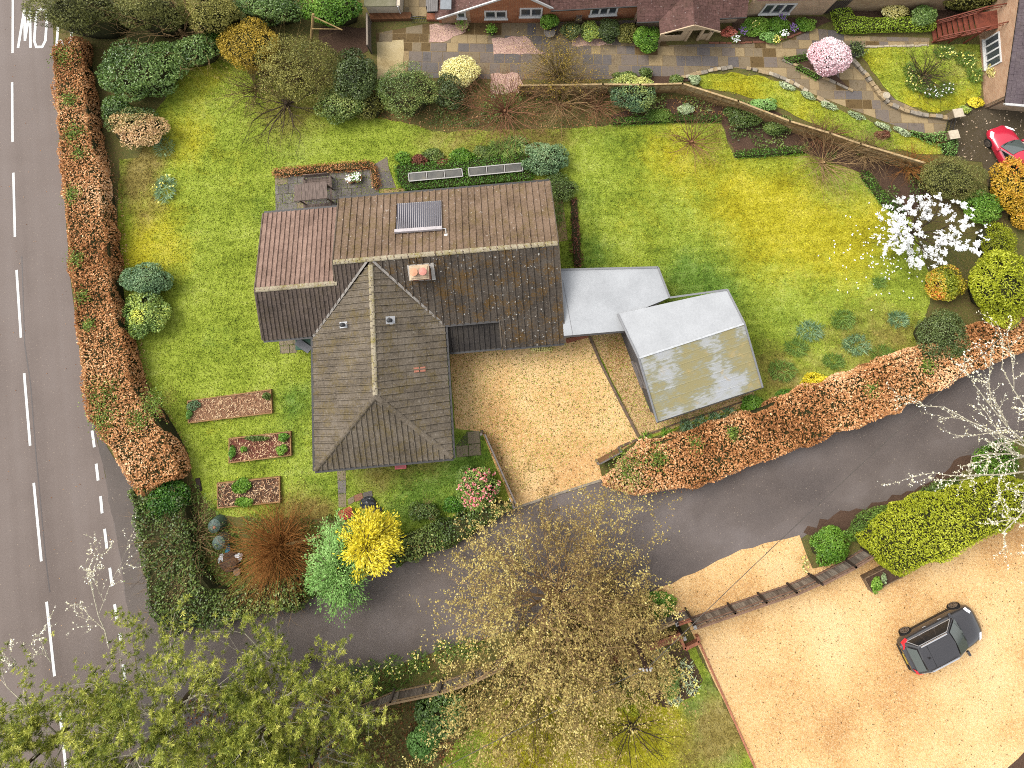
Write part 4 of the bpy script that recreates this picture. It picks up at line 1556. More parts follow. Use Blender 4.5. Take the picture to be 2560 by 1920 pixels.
m.build('roof_slope', membm, gar)
m = MB()
m.slab([RL + [0, 0, .003], SL_, SR_, RR + [0, 0, .003]], .14)
ss = m.build('roof_slope', stnm, gar)
for k in range(1, 7):                          # welded laps across the lower slope
    f = k / 7
    a, b = RL * (1 - f) + SL_ * f, RR * (1 - f) + SR_ * f
    m = MB()
    m.beam(a + [0, 0, .006], b + [0, 0, .006], .05, .014)
    m.build('membrane_lap', stnm, ss)
m = MB()
m.beam(RL + [0, 0, .02], RR + [0, 0, .02], .1, .05)
m.build('ridge_capping', plain('pale_cap', (222, 224, 226), .45), gar)
for a, b in ((NW, RL), (RL, SL_), (NE, RR), (RR, SR_), (F2, F3), (F3, NE), (F1, F2)):
    m = MB()
    m.beam(a + [0, 0, .0], b + [0, 0, .0], .10, .12)
    m.build('roof_trim', trim, gar)
m = MB()
m.beam(SL_ + [0, 0, -.06], SR_ + [0, 0, -.06], .12, .10)
m.beam(F5 + [0, 0, -.05], F4 + [0, 0, -.05], .10, .12)
m.build('gutter', gut_m, gar)
m = MB()
def lerp(a, b, f): return a * (1 - f) + b * f
gx = unit(RR - RL); gx[2] = 0; gx = unit(gx)
gy = np.array([-gx[1], gx[0], 0])
W4 = [NW + gx * .14 - gy * .2, SL_ + gx * .14 + gy * .25, SR_ - gx * .14 + gy * .25, NE - gx * .14 - gy * .2]
m.prism([q[:2] for q in ccw([tuple(w) for w in W4])], 0, 2.22)
gw = m.build('wall', dk, gar)
m = MB()
for base0, base1, top in ((W4[0], W4[1], RL + gx * .14), (W4[3], W4[2], RR - gx * .14)):
    pts = [np.array([base0[0], base0[1], 2.2]), np.array([base1[0], base1[1], 2.2]), np.array([top[0], top[1], zR - .2])]
    m.hexa([q - gx * .04 for q in pts], [q + gx * .04 for q in pts])
m.build('gable', dk, gar)
m = MB()
m.prism(ccw([tuple(q[:2]) for q in (F1 + [.1, -.15, 0], F5 + [.1, .2, 0], F4 + [-.3, .2, 0], F3 + [-.2, -.1, 0], F2 + [-.15, -.15, 0])]), 0, 2.4)
m.build('wall', plain('grey_render', (150, 146, 142), .8), gar)
wc = lerp(W4[0], W4[1], .60)
wdir = unit(np.array([W4[1][0] - W4[0][0], W4[1][1] - W4[0][1], 0]))
window(gar, np.array([wc[0], wc[1], .95]), wdir, 1.5, .95, 2, np.array([wdir[1], -wdir[0], 0]) * (1 if np.dot([wdir[1], -wdir[0], 0], gx) < 0 else -1), mat=plain('grey_frame', (128, 118, 112), .5))

# ------------------------------------------------------------------ cottages along the top
UP = np.array([0, 0, 1.])
YN = np.array([0, 1., 0])
XE = np.array([1., 0, 0])


def wallpoly(m, pts3, th=.25, d=YN):
    m.hexa([np.asarray(p) for p in pts3], [np.asarray(p) + d * th for p in pts3])


cot = thing('brick_cottage', 'orange brick cottage with white windows under a brown tiled roof', 'house', G(1350, 55))
b0, b1, b2 = G(1098, 58), G(1372, 56), G(1594, 44)
apx = G(1296, 57)
m = MB()
mid = b0 * .72 + b1 * .28                       # paler repaired brick on the left
def zat(p):                                     # height of the gable wall at p
    return .95 + (4.6 - .95) * (p[0] - b0[0]) / (apx[0] - b0[0]) if p[0] < apx[0] else 4.6 - (4.6 - 2.5) * (p[0] - apx[0]) / (b1[0] - apx[0])
md = G(1178, 57.5)
wallpoly(m, [b0, md, md + UP * zat(md), b0 + UP * .95])
m.build('wall', BR['pale'], cot)
m = MB()
wallpoly(m, [md, apx, apx + UP * 4.6, md + UP * zat(md)])
wallpoly(m, [apx, b1, b1 + UP * 2.5, apx + UP * 4.6])
wallpoly(m, [b1, b2, b2 + UP * 2.5, b1 + UP * 2.5])
m.build('wall', BR['orange'], cot)
N8 = YN * 8
m = MB()
wallpoly(m, [b0 + UP * 0, b0 + N8, b0 + N8 + UP * .95, b0 + UP * .95], .2, XE)
wallpoly(m, [b2, b2 + N8, b2 + N8 + UP * 2.5, b2 + UP * 2.5], .2, -XE)
m.build('wall', BR['orange'], cot)
ov = -YN * .12
tiled_slope(cot, [[b0 + UP * .9 - XE * .15 + ov, b0 + UP * .9 - XE * .15 + N8, apx + UP * 4.65 + N8, apx + UP * 4.65 + ov]], YN, TM['C'], .2, .16, 0, False, 11)
tiled_slope(cot, [[apx + UP * 4.65 + ov, apx + UP * 4.65 + N8, b1 + UP * 2.3 + XE * .25 + N8, b1 + UP * 2.3 + XE * .25 + ov]], YN, TM['C'], .2, .16, 0, False, 12)
e0, e1 = b1 + UP * 2.5 - YN * .25, b2 + UP * 2.5 - YN * .25
tiled_slope(cot, [[e0, e1, e1 + YN * 5 + UP * 3.6, e0 + YN * 5 + UP * 3.6]], unit(e1 - e0), TM['C'], .2, .16, 0, False, 13)
m = MB()
m.beam(b0 + UP * .98 + ov * 1.3, apx + UP * 4.72 + ov * 1.3, .08, .16)
m.beam(apx + UP * 4.72 + ov * 1.3, b1 + UP * 2.36 + XE * .25 + ov * 1.3, .08, .2)
m.build('bargeboard', white_m, cot)
m = MB()
m.beam(e0 - YN * .05 - UP * .05, e1 - YN * .05 - UP * .05, .1, .1)
m.build('gutter', gut_m, cot)


def cot_win(parent, u0, u1, vb, vt, base, lights, out=-YN, rt=None, bars=0):
    # sill and head heights from where they meet the wall line
    dirx = unit(base[1] - base[0]) if rt is None else rt
    nrm = np.cross(dirx, UP)
    a = on_plane(u0, vb, base[0], nrm)
    b = on_plane(u1, vb, base[0], nrm)
    c = on_plane((u0 + u1) / 2, vt, base[0], nrm)
    w = float(np.linalg.norm(b - a))
    return window(parent, (a + b) / 2, dirx, w, max(.5, float(c[2] - a[2])), lights, out, bars=bars)


cot_win(cot, 1143, 1166, 44, 29, (b0, b1), 1)
cot_win(cot, 1212, 1268, 45, 26, (b0, b1), 2)
cot_win(cot, 1299, 1355, 40, 19, (b0, b1), 2)
cot_win(cot, 1474, 1540, 36, 12, (b1, b2), 3)
q = G(1115, 2, 2.2)
m = MB()
m.box(q, (.7, 1.2, .1), 0)
m.build('skylight', plain('skylight_grey', (150, 156, 160), .3), cot)

# porch wing
pw = thing('porch_wing', 'plum tiled cottage wing with a gabled open porch facing the terrace', 'house', G(1720, 60))
zE = 2.0
E0, E1, E2, E3 = G(1592, 54, zE), G(1650, 52, zE), G(1791, 45, zE), G(1866, 41, zE)
NU = YN * 4 + UP * 2.9
tiled_slope(pw, [[E0, E3, E3 + NU, E0 + NU]], unit(E3 - E0), TM['C'], .24, .18, 120, False, 14)
pk, pl, pr_ = G(1736, 62, 3.15), G(1651, 85, zE), G(1800, 79, zE)
pkb, plb, prb = pk + YN * 2.9, pl + YN * 1.2, pr_ + YN * 1.2
tiled_slope(pw, [[pl, pk, pkb, plb]], YN, TM['C'], .24, .18, 90, False, 15)
tiled_slope(pw, [[pr_, prb, pkb, pk]], YN, TM['C'], .24, .18, 90, False, 16)
cr = plain('cream_board', (236, 206, 168), .7, var=.08)
m = MB()
m.beam(pl + ov * .3, pk + ov * .3, .06, .14)
m.beam(pk + ov * .3, pr_ + ov * .3, .06, .14)
m.build('bargeboard', cr, pw)
m = MB()
wallpoly(m, [pl + UP * 0 + YN * .15 + XE * .25, pr_ + YN * .15 - XE * .25, pk + YN * .15 - UP * .1], .06)
m.build('gable', cr, pw)
m = MB()
pb0, pb1 = np.array([pl[0] + .3, pl[1] + .3, 0]), np.array([pr_[0] - .3, pr_[1] + .3, 0])
for f, w in ((0.0, .22), (1.0, .22), (.55, .14), (.80, .14)):
    p = pb0 * (1 - f) + pb1 * f
    m.box(p + UP * 1.0, (w, .14, 2.0), 0)
m.build('post', cr, pw)
m = MB()
wallpoly(m, [pb0, pb0 * .45 + pb1 * .55, pb0 * .45 + pb1 * .55 + UP * 1.75, pb0 * .6 + pb1 * .4 + UP * 1.9, pb0 * .6 + pb1 * .4 + UP * .85, pb0 + UP * .85], .08)
wallpoly(m, [pb0 * .2 + pb1 * .8, pb1, pb1 + UP * .85, pb0 * .2 + pb1 * .8 + UP * .85], .08)
m.build('boarding', cr, pw)
m = MB()
wallpoly(m, [E0 * [1, 1, 0] + YN * .45 + XE * .2, E3 * [1, 1, 0] + YN * .45 - XE * .1, E3 * [1, 1, 0] + YN * .45 - XE * .1 + UP * 2.1, E0 * [1, 1, 0] + YN * .45 + XE * .2 + UP * 2.1])
wallpoly(m, [E0 * [1, 1, 0] + YN * .45 + XE * .2, E0 * [1, 1, 0] + YN * 5 + XE * .2, E0 * [1, 1, 0] + YN * 5 + XE * .2 + UP * 2.1, E0 * [1, 1, 0] + YN * .45 + XE * .2 + UP * 2.1], .2, XE)
m.build('wall', BR['cream'], pw)
m = MB()
m.box((pb0 * .33 + pb1 * .67) + YN * .9 + UP * .95, (.85, .06, 1.9), 0)
m.build('door', plain('brown_door', (92, 60, 44), .6), pw)
for f in (.05, .98):
    m = MB()
    m.lathe(pb0 * (1 - f) + pb1 * f - YN * .12 + UP * 1.62, [(.05, 0), (.10, .05), (.10, .22), (.03, .30)], 10)
    m.build('lantern', plain('lantern_black', (50, 46, 46), .4), pw)
m = MB()
m.beam(E0 - YN * .05 - UP * .05, E1 - YN * .05 - UP * .05, .1, .1)
m.beam(E2 - YN * .05 - UP * .05, E3 - YN * .05 - UP * .05, .1, .1)
m.build('gutter', gut_m, pw)

# pale brick cottage
pc = thing('pale_cottage', 'pale brick cottage wall with one wide white window above the flower border', 'house', G(1950, 38))
c0, c1 = G(1858, 41), G(2056, 37)
m = MB()
wallpoly(m, [c0, c1, c1 + UP * 2.9, c0 + UP * 2.9])
wallpoly(m, [c1, c1 + N8, c1 + N8 + UP * 2.9, c1 + UP * 2.9], .2, -XE)
m.build('wall', BR['cream'], pc)
cot_win(pc, 1897, 1972, 33, 8, (c0, c1), 3)
f0, f1 = c0 + UP * 2.9 - YN * .25, c1 + UP * 2.9 - YN * .25
tiled_slope(pc, [[f0, f1, f1 + YN * 4 + UP * 3, f0 + YN * 4 + UP * 3]], unit(f1 - f0), TM['C'], .24, .2, 0, False, 17)

# tall garden wall and slatted gate
gwl = thing('garden_wall', 'tall mottled stone wall behind the clipped box hedge', 'wall', G(2250, 28))
m = MB()
wallpoly(m, [G(2101, 29), G(2470, 24), G(2470, 24) + UP * 2.6, G(2101, 29) + UP * 2.6], .3)
m.build('masonry', BR['stone'], gwl)
m = MB()
wallpoly(m, [G(2101, 29) + UP * 2.604 - YN * .04, G(2470, 24) + UP * 2.604 - YN * .04, G(2470, 24) + UP * 2.68 - YN * .04, G(2101, 29) + UP * 2.68 - YN * .04], .38)
m.build('coping', STN[4], gwl)
sg = thing('slatted_gate', 'dark slatted timber gate between the pale cottage and the stone wall', 'gate', G(2078, 32))
for i in range(9):
    f = i / 8
    p = G(2060, 34) * (1 - f) + G(2098, 31) * f
    m = MB()
    m.box(p + UP * .95, (.07, .05, 1.9), 0)
    m.build('slat', plain('dark_timber', (84, 72, 62), .9) if i == 0 else bpy.data.materials['dark_timber'], sg)
m = MB()
for z in (.3, 1.6):
    m.beam(G(2060, 34) + UP * z + YN * .05, G(2098, 31) + UP * z + YN * .05, .05, .1)
m.build('rail', bpy.data.materials['dark_timber'], sg)

# white outbuilding and the brick step wall
wo = thing('white_outbuilding', 'flat roofed white rendered outbuilding beside the laurel', 'shed', G(968, 30))
wb0, wb1 = G(925, 39), G(1008, 38)
m = MB()
m.prism(ccw([tuple(q[:2]) for q in (wb0, wb1, wb1 + YN * 4, wb0 + YN * 4)]), 0, 1.5)
m.build('wall', plain('white_render', (238, 222, 196), .85, var=.08), wo)
m = MB()
m.prism(ccw([tuple(q[:2]) for q in (wb0 + [-.1, -.08, 0], wb1 + [-.25, -.08, 0], wb1 + [-.25, 4, 0], wb0 + [-.1, 4, 0])]), 1.504, 1.58)
m.build('roof', ground_mat('mossy_felt', [(104, 104, 84), (132, 128, 100), (150, 144, 120)], 1, 8, .4), wo)
m = MB()
m.tube(wb1 + [-.12, -.06, 0], wb1 + [-.12, -.06, 1.5], .04)
m.build('downpipe', white_m, wo)
bs = thing('brick_step_wall', 'low red brick wall along the terrace below the outbuilding', 'wall', G(980, 46))
m = MB()
wallpoly(m, [G(926, 55), G(1029, 52), G(1029, 52) + UP * .4, G(926, 55) + UP * .4], .45)
m.build('wall', brickmat('brown_brick', (150, 100, 66), (126, 82, 52), (150, 120, 90)), bs)
bs2 = thing('brick_plinth', 'short red brick plinth between the iron gate and the cottage', 'wall', G(1080, 46))
m = MB()
wallpoly(m, [G(1068, 54), G(1099, 54), G(1099, 54) + UP * .35, G(1068, 54) + UP * .35], .45)
m.build('wall', BR['red'], bs2)
ig = thing('iron_gate', 'small arched black iron gate at the head of the terrace', 'gate', G(1048, 58))
blk = plain('black_iron', (40, 38, 38), .5, .4)
ga, gb = G(1030, 58), G(1067, 57)
for i in range(10):
    f = i / 9
    p = ga * (1 - f) + gb * f
    m = MB()
    m.tube(p + UP * .1, p + UP * (.9 + .18 * math.sin(f * PI)), .014, n=5)
    m.build('bar', blk, ig)
m = MB()
for i in range(9):
    f, f2 = i / 9, (i + 1) / 9
    m.beam(ga * (1 - f) + gb * f + UP * (.9 + .18 * math.sin(f * PI)), ga * (1 - f2) + gb * f2 + UP * (.9 + .18 * math.sin(f2 * PI)), .03, .03)
m.beam(ga + UP * .15, gb + UP * .15, .03, .03)
m.beam(ga + UP * .7, gb + UP * .7, .03, .03)
m.build('rail', blk, ig)
ws = thing('log_store', 'grey boarded lean-to store beside the cottage gable', 'shed', G(1082, 35))
gb_m = plain('grey_board', (150, 144, 140), .85, var=.2, scale=5, stretch=(6, .6, 1))
for i in range(6):
    f0_, f1_ = i / 6, (i + 1) / 6
    a = G(1067, 29, 1.15) * (1 - f0_) + G(1094, 28, 1.15) * f0_
    b = G(1067, 29, 1.15) * (1 - f1_) + G(1094, 28, 1.15) * f1_
    m = MB()
    m.slab([a + XE * .006, b - XE * .006, b - XE * .006 + YN * 2.4 + UP * .3, a + XE * .006 + YN * 2.4 + UP * .3], .03)
    m.build('roof_board', gb_m, ws)
m = MB()
m.prism(ccw([tuple(q[:2]) for q in (G(1069, 33), G(1094, 32), G(1094, 32) + YN * 2.2, G(1069, 33) + YN * 2.2)]), 0, 1.08)
m.build('wall', gb_m, ws)
ypath = struct(sheet('garden_path', SR((1010, 42), (1068, 42), (1064, -60), (1010, -60)), .02, M['mortar']))
pave(ypath, 'paving_stone', SR((1012, 42), (1066, 42), (1062, -60), (1012, -60)), 0, [.7, .9], [.65, .7], [STN[3], STN[3], STN[4]], [.4, .3, .3], .03, 21)

# house on the right with the outside stair
rh = thing('gabled_house', 'brick house end with plum slate roof and a tall white window by the drive', 'house', G(2470, 180))
g0, g1 = G(2444, 28), G(2461, 271)
ew = unit((g1 - g0) * [1, 1, 0])
oe = np.array([-ew[1], ew[0], 0])
if oe[0] < 0:
    oe = -oe
zS_, zP = 2.25, 4.6
m = MB()
wallpoly(m, [g1, g0, g0 + UP * zP, g1 + UP * zS_], .25, oe)
m.build('wall', BR['pale'], rh)
m = MB()
wallpoly(m, [g1, g1 + oe * 8, g1 + oe * 8 + UP * 2.1, g1 + UP * 2.1], .2, -ew)
m.build('wall', BR['cream'], rh)
s0 = g1 + ew * .3 + UP * (zS_ - .05) - oe * .15
r0 = g0 + UP * zP - oe * .15
tiled_slope(rh, [[s0, s0 + oe * 9, r0 + oe * 9, r0]], oe, TM['D'], .26, .2, 110, False, 18)
m = MB()
m.beam(s0 + ew * .06 - UP * .08, s0 + ew * .06 - UP * .08 + oe * 9, .05, .2)
m.build('fascia', white_m, rh)
m = MB()
m.beam(s0 + ew * .14 + UP * .02, s0 + ew * .14 + UP * .02 + oe * 9, .11, .09)
m.build('gutter', plain('white_gutter', (230, 228, 224), .5), rh)
wm = g0 * .52 + g1 * .48
window(rh, G(2457, 148, .45) * [1, 1, 0] * 0 + (g0 * .51 + g1 * .49) + UP * .5, ew, 2.1, 1.5, 4, -oe, frame=.09)
m = MB()
dp = g0 * .95 + g1 * .05 + UP * 3.0
m.lathe(dp - oe * .45, [(.02, 0), (.2, .05), (.34, .14), (.35, .16)], 18)
m.tube(dp - oe * .45, dp, .02)
m.build('satellite_dish', plain('dish_grey', (150, 152, 156), .5), rh)

# ------------------------------------------------------------------ outside stair, gates and walls of the cottages
rw = plain('red_brown_timber', (142, 72, 50), .7, .3, var=.2, scale=5)
st = thing('garden_stair', 'red brown timber stair climbing to the gabled house end', 'stairs', G(2390, 80))
A0, A1 = G(2325, 66, .05), G(2331, 106, .05)
Z1 = 1.9
B0, B1 = G(2444, 33, Z1), G(2454, 80, Z1)
for a, b in ((A0, B0), (A1, B1)):
    m = MB()
    m.beam(a + UP * .0, b - UP * .02, .07, .24)
    m.build('stringer', rw, st)
for i in range(9):
    f = (i + .5) / 9
    a, b = A0 * (1 - f) + B0 * f, A1 * (1 - f) + B1 * f
    m = MB()
    m.beam(a + UP * .06, b + UP * .06, .27, .045)
    m.build('tread', rw, st)
L0, L1 = B0 + XE * 2.0 + YN * .35, B1 + XE * 1.55 + YN * .4
m = MB()
m.slab([B0, B1, L1, L0], .12)
m.build('landing', rw, st)
for a, b, c in ((A0, B0, L0), (A1, B1, L1)):
    m = MB()
    m.beam(a + UP * .95, b + UP * .95, .06, .08)
    m.beam(b + UP * .952, c + UP * .952, .06, .08)
    m.beam(a + UP * .5, b + UP * .5, .04, .06)
    m.beam(b + UP * .502, c + UP * .502, .04, .06)
    m.build('handrail', rw, st)
    for p in (a, a * .5 + b * .5, b, c):
        m = MB()
        m.box((p[0], p[1], (p[2] + 1.0) / 2), (.09, .09, p[2] + 1.0), .2)
        m.build('post', rw, st)


def iron(name, label, a, b, h, nb):
    o = thing(name, label, 'gate', (a + b) / 2)
    for i in range(nb):
        p = a + (b - a) * (i / (nb - 1))
        m = MB()
        m.tube(p + UP * .08, p + UP * h, .014, n=5)
        m.build('bar', blk, o)
    m = MB()
    for z in (.12, h * .55, h * .95):
        m.beam(a + UP * z, b + UP * z, .03, .035)
    m.build('rail', blk, o)
    return o


iron('iron_gate', 'black iron gate between two square stone piers at the drive', G(2368, 303), G(2358, 345), 1.0, 9)
for (u, v), lb in (((2397, 282), 'square pale stone gate pier beside the yellow flowered shrubs'), ((2386, 336), 'square pale stone gate pier beside the clipped ivy border')):
    p = G(u, v, 1.0)
    o = thing('gate_pier', lb, 'gate pier', p * [1, 1, 0], 'stone gate piers by the drive')
    m = MB()
    m.box((p[0], p[1], .46), (.45, .45, .92), .15)
    m.build('shaft', STN[4], o)
    m = MB()
    m.box((p[0], p[1], .97), (.62, .56, .1), .15)
    m.build('cap', plain('pale_stone', (232, 214, 186), .85, var=.12), o, bevel=.015)


def stone_row(name, label, pts, w, h, mats, seed, ln=(.28, .5), cat='wall', gapc=0.0):
    r = rnd(seed)
    o = thing(name, label, cat, np.append(np.mean(np.asarray(pts), 0), 0))
    m = MB()
    k = 0
    for a, b in zip(pts[:-1], pts[1:]):
        a, b = np.append(a[:2], 0), np.append(b[:2], 0)
        L = np.linalg.norm(b - a)
        d = unit(b - a)
        rz = math.atan2(d[1], d[0])
        t = 0
        while t < L:
            l = min(r.uniform(*ln), L - t + .05)
            if r.random() > gapc:
                hh, ww = h * r.uniform(.75, 1.15), w * r.uniform(.8, 1.15)
                c = a + d * (t + l / 2)
                m = MB()
                m.box((c[0] + r.normal(0, .02), c[1] + r.normal(0, .02), hh / 2), (l - .02, ww, hh), rz + r.normal(0, .05))
                m.build('stone', mats[int(r.integers(0, len(mats)))], o, bevel=.025)
                k += 1
            t += l
    return o


PST = [plain('pale_edging', (216, 200, 172), .9, var=.15), plain('grey_edging', (172, 160, 142), .9, var=.2), plain('buff_edging', (196, 170, 128), .9, var=.2)]
stone_row('low_stone_wall', 'low curved stone kerb edging the rounded cottage lawn', SR((2124, 147), (2159, 186), (2198, 240), (2216, 258), (2253, 277), (2302, 289), (2366, 296)), .26, .3, [PST[1], PST[2]], 1)
stone_row('stone_edging', 'row of pale rough stones along the south edge of the cottage path', SR((1700, 196), (1740, 186), (1790, 174), (1835, 168), (1882, 174), (1930, 187), (1971, 203), (2005, 222), (2040, 244), (2075, 262)), .26, .16, PST, 2, gapc=.12, cat='edging')
stone_row('stone_edging', 'thin stone kerb under the pink blossom tree bed', SR((1955, 150), (2010, 172), (2060, 195), (2130, 228)), .18, .14, [PST[1], PST[2]], 3, cat='edging')
stone_row('stone_edging', 'straight stone kerb along the top of the rounded lawn', SR((2143, 118), (2320, 114)), .14, .1, [PST[0]], 4, cat='edging')
stone_row('stone_edging', 'brick-red kerb along the border in front of the pale cottage', SR((1770, 108), (1850, 107), (1920, 106), (1980, 92), (2030, 66)), .14, .12, [plain('red_edging', (150, 96, 72), .9)], 5, cat='edging')
p = G(2217, 238, .35)
o = thing('stone_disc', 'round pale stone disc lying on the low curved kerb', 'ornament', p * [1, 1, 0])
m = MB()
m.lathe((p[0], p[1], .0), [(.24, 0), (.24, .34), (.22, .37), (.17, .37), (.16, .35), (.02, .35)], 20)
m.build('disc', PST[0], o)
p = G(1723, 199)
o = thing('solar_light', 'small black framed garden light at the corner of the curved lawn', 'lamp', p)
m = MB()
m.box(p + UP * .16, (.26, .3, .06), 0)
m.tube(p, p + UP * .15, .02)
m.build('housing', blk, o)
m = MB()
m.box(p + UP * .195, (.18, .22, .012), 0)
m.build('panel', plain('pale_panel', (150, 152, 140), .3), o)


def pot(name, label, u, v, rad, h, mat, cat='plant pot', plant=None, n=260, leaf=(.1, .06), ph=.35, flowers=None):
    p = G(u, v, h)
    o = thing(name, label, cat, p * [1, 1, 0])
    m = MB()
    m.lathe((p[0], p[1], 0), [(rad * .7, 0), (rad * .95, h * .85), (rad * 1.05, h * .87), (rad * 1.05, h), (rad * .88, h), (rad * .86, h * .9), (.01, h * .9)], 18)
    m.build('bowl', mat, o)
    if plant is not None:
        r = rnd(int(u + v))
        C = np.column_stack([r.normal(0, rad * .5, (n, 2)) + p[:2], h + ph * r.random(n)])
        leaves('foliage', C, r.normal(0, 1, (n, 3)), r.normal(0, .6, (n, 3)) + [0, 0, 1], leaf[0], leaf[1], r.normal(.5, .25, n), plant, o)
    if flowers is not None:
        k = 40
        C = np.column_stack([r.normal(0, rad * .45, (k, 2)) + p[:2], np.full(k, h + ph)])
        leaves('flowers', C, r.normal(0, 1, (k, 3)) * [1, 1, .2], r.normal(0, .3, (k, 3)) + [0, 0, 1], .09, .08, r.random(k), flowers, o)
    return o


# ------------------------------------------------------------------ vehicles
def bil(q, a, b):                              # patch corners q: b0f, b1f, t1, t0
    q = [np.asarray(x, float) for x in q]
    return (q[0] * (1 - a) + q[1] * a) * (1 - b) + (q[3] * (1 - a) + q[2] * a) * b


def pane(m, q, a0, a1, b0, b1, off):
    P4 = [bil(q, a0, b0), bil(q, a1, b0), bil(q, a1, b1), bil(q, a0, b1)]
    n = unit(np.cross(P4[1] - P4[0], P4[3] - P4[0]))
    m.add([p + n * off for p in P4], [(0, 1, 2, 3)])
    return [p + n * (off + .004) for p in P4]


def car(name, label, loc, rz, L, W, Hh, paint, glass, stations, belt, roof, wb, wr, suv=True, group=None):
    o = thing(name, label, 'car', loc, group, rz)
    hw = W / 2
    vs, fs = [], []
    prof = []
    for (x, w, zt, zb, cr) in stations:
        w = w * hw
        pts = [(0, zb), (w * .86, zb), (w * .985, zb + .14), (w, zt - .34), (w * .985, zt - .12), (w * .88, zt - .02), (w * .5, zt + cr * .8), (0, zt + cr)]
        full = pts + [(-y, z) for y, z in pts[-2:0:-1]]
        prof.append([(x, y, z) for y, z in full])
    k = len(prof[0])
    for ring in prof:
        vs += ring
    for i in range(len(prof) - 1):
        fs += [(i * k + j, i * k + (j + 1) % k, (i + 1) * k + (j + 1) % k, (i + 1) * k + j) for j in range(k)]
    fs += [tuple(range(k)), tuple(range(len(prof) * k - 1, (len(prof) - 1) * k - 1, -1))]
    m = MB()
    m.add(vs, fs)
    b = m.build('body', paint, o, smooth=True, local=True, subsurf=1)
    # cabin
    (xr, xf, zb, yb0, yb1), (tr, tf, zt, yt) = belt, roof
    cab = MB()
    bot = [(xr, -yb0, zb), (xf, -yb1, zb), (xf + .12, 0, zb + .02), (xf, yb1, zb), (xr, yb0, zb), (xr - .06, 0, zb)]
    top = [(tr, -yt, zt - .02), (tf, -yt, zt - .02), (tf + .06, 0, zt + .015), (tf, yt, zt - .02), (tr, yt, zt - .02), (tr - .05, 0, zt)]
    cab.hexa(bot, top)
    cab.build('cabin', paint, o, local=True, bevel=.03)
    # roof skin with crown
    rs = MB()
    rows = []
    nx, ny = 8, 6
    for i in range(nx + 1):
        x = tr + (tf - tr) * i / nx
        for j in range(ny + 1):
            y = -yt * 1.0 + 2 * yt * j / ny
            rows.append((x + .05 * (1 - (y / yt) ** 2) * (1 if i > nx / 2 else -1) * abs(2 * i / nx - 1), y, zt + .045 - .05 * (y / yt) ** 2 - .03 * (2 * i / nx - 1) ** 2))
    rs.add(rows, [(i * (ny + 1) + j, (i + 1) * (ny + 1) + j, (i + 1) * (ny + 1) + j + 1, i * (ny + 1) + j + 1) for i in range(nx) for j in range(ny)])
    rs.build('roof', paint, o, smooth=True, local=True)
    # glass
    for s in (1, -1):
        q = [(xr, yb0 * s, zb), (xf, yb1 * s, zb), (tf, yt * s, zt), (tr, yt * s, zt)]
        off = -.016 * s if False else .016
        if s > 0:
            q = [q[1], q[0], q[3], q[2]]
        spans = ((.06, .30), (.33, .60), (.63, .93)) if s < 0 else ((.07, .37), (.40, .67), (.70, .94))
        for a0, a1 in spans:
            g_ = MB()
            pane(g_, q, a0, a1, .10, .88, .018)
            g_.build('side_window', glass, o, local=True)
        t = MB()
        fr = [bil(q, .045, .05), bil(q, .955, .05), bil(q, .955, .93), bil(q, .045, .93)]
        nn_ = unit(np.cross(fr[1] - fr[0], fr[3] - fr[0]))
        fr = [p + nn_ * .02 for p in fr]
        for i in range(4):
            t.beam(fr[i], fr[(i + 1) % 4], .03, .02, up=tuple(nn_))
        t.build('window_trim', chrome, o, local=True)
    q = [(xf + .05, -yb1, zb), (xf + .05, yb1, zb), (tf + .02, yt, zt), (tf + .02, -yt, zt)]
    for half in (0, 1):
        pass
    g_ = MB()
    r_ = []
    for i in range(7):
        a = i / 6
        bow = .10 * (1 - (2 * a - 1) ** 2)
        lo_, hi_ = bil(q, .04 + .92 * a, .06), bil(q, .05 + .90 * a, .93)
        nrm = unit(np.array([zt - zb, 0, xf - tf]))
        r_ += [lo_ + nrm * .02 + np.array([bow, 0, .01]), hi_ + nrm * .02 + np.array([bow * .6, 0, .01])]
    g_.add(r_, [(2 * i, 2 * i + 2, 2 * i + 3, 2 * i + 1) for i in range(6)])
    g_.build('windscreen', glass2, o, local=True, smooth=True)
    w_ = MB()
    for a in (.25, .6):
        w_.beam(bil(q, a, .08) + np.array([.1, 0, .05]), bil(q, a + .28, .2) + np.array([.12, 0, .06]), .03, .015)
    w_.build('wiper', blk, o, local=True)
    q = [(xr - .03, yb0, zb + .05), (xr - .03, -yb0, zb + .05), (tr - .05, -yt, zt), (tr - .05, yt, zt)]
    g_ = MB()
    pane(g_, q, .1, .9, .12, .86, .035)
    g_.build('rear_window', glass2, o, local=True)
    if suv:
        for s in (1, -1):
            t = MB()
            t.beam((tr + .1, yt * s * .98, zt + .05), (tf - .12, yt * s * .98, zt + .05), .05, .06)
            t.build('roof_rail', chrome, o, local=True)
        t = MB()
        t.beam((tr + .32, 0, zt + .06), (tr + .18, 0, zt + .10), .03, .05)
        t.build('aerial', blk, o, local=True)
        t = MB()
        t.beam((tr + .42, -yt * .9, zt + .035), (tr + .42, yt * .9, zt + .035), .015, .012)
        t.build('roof_seam_line', blk, o, local=True)
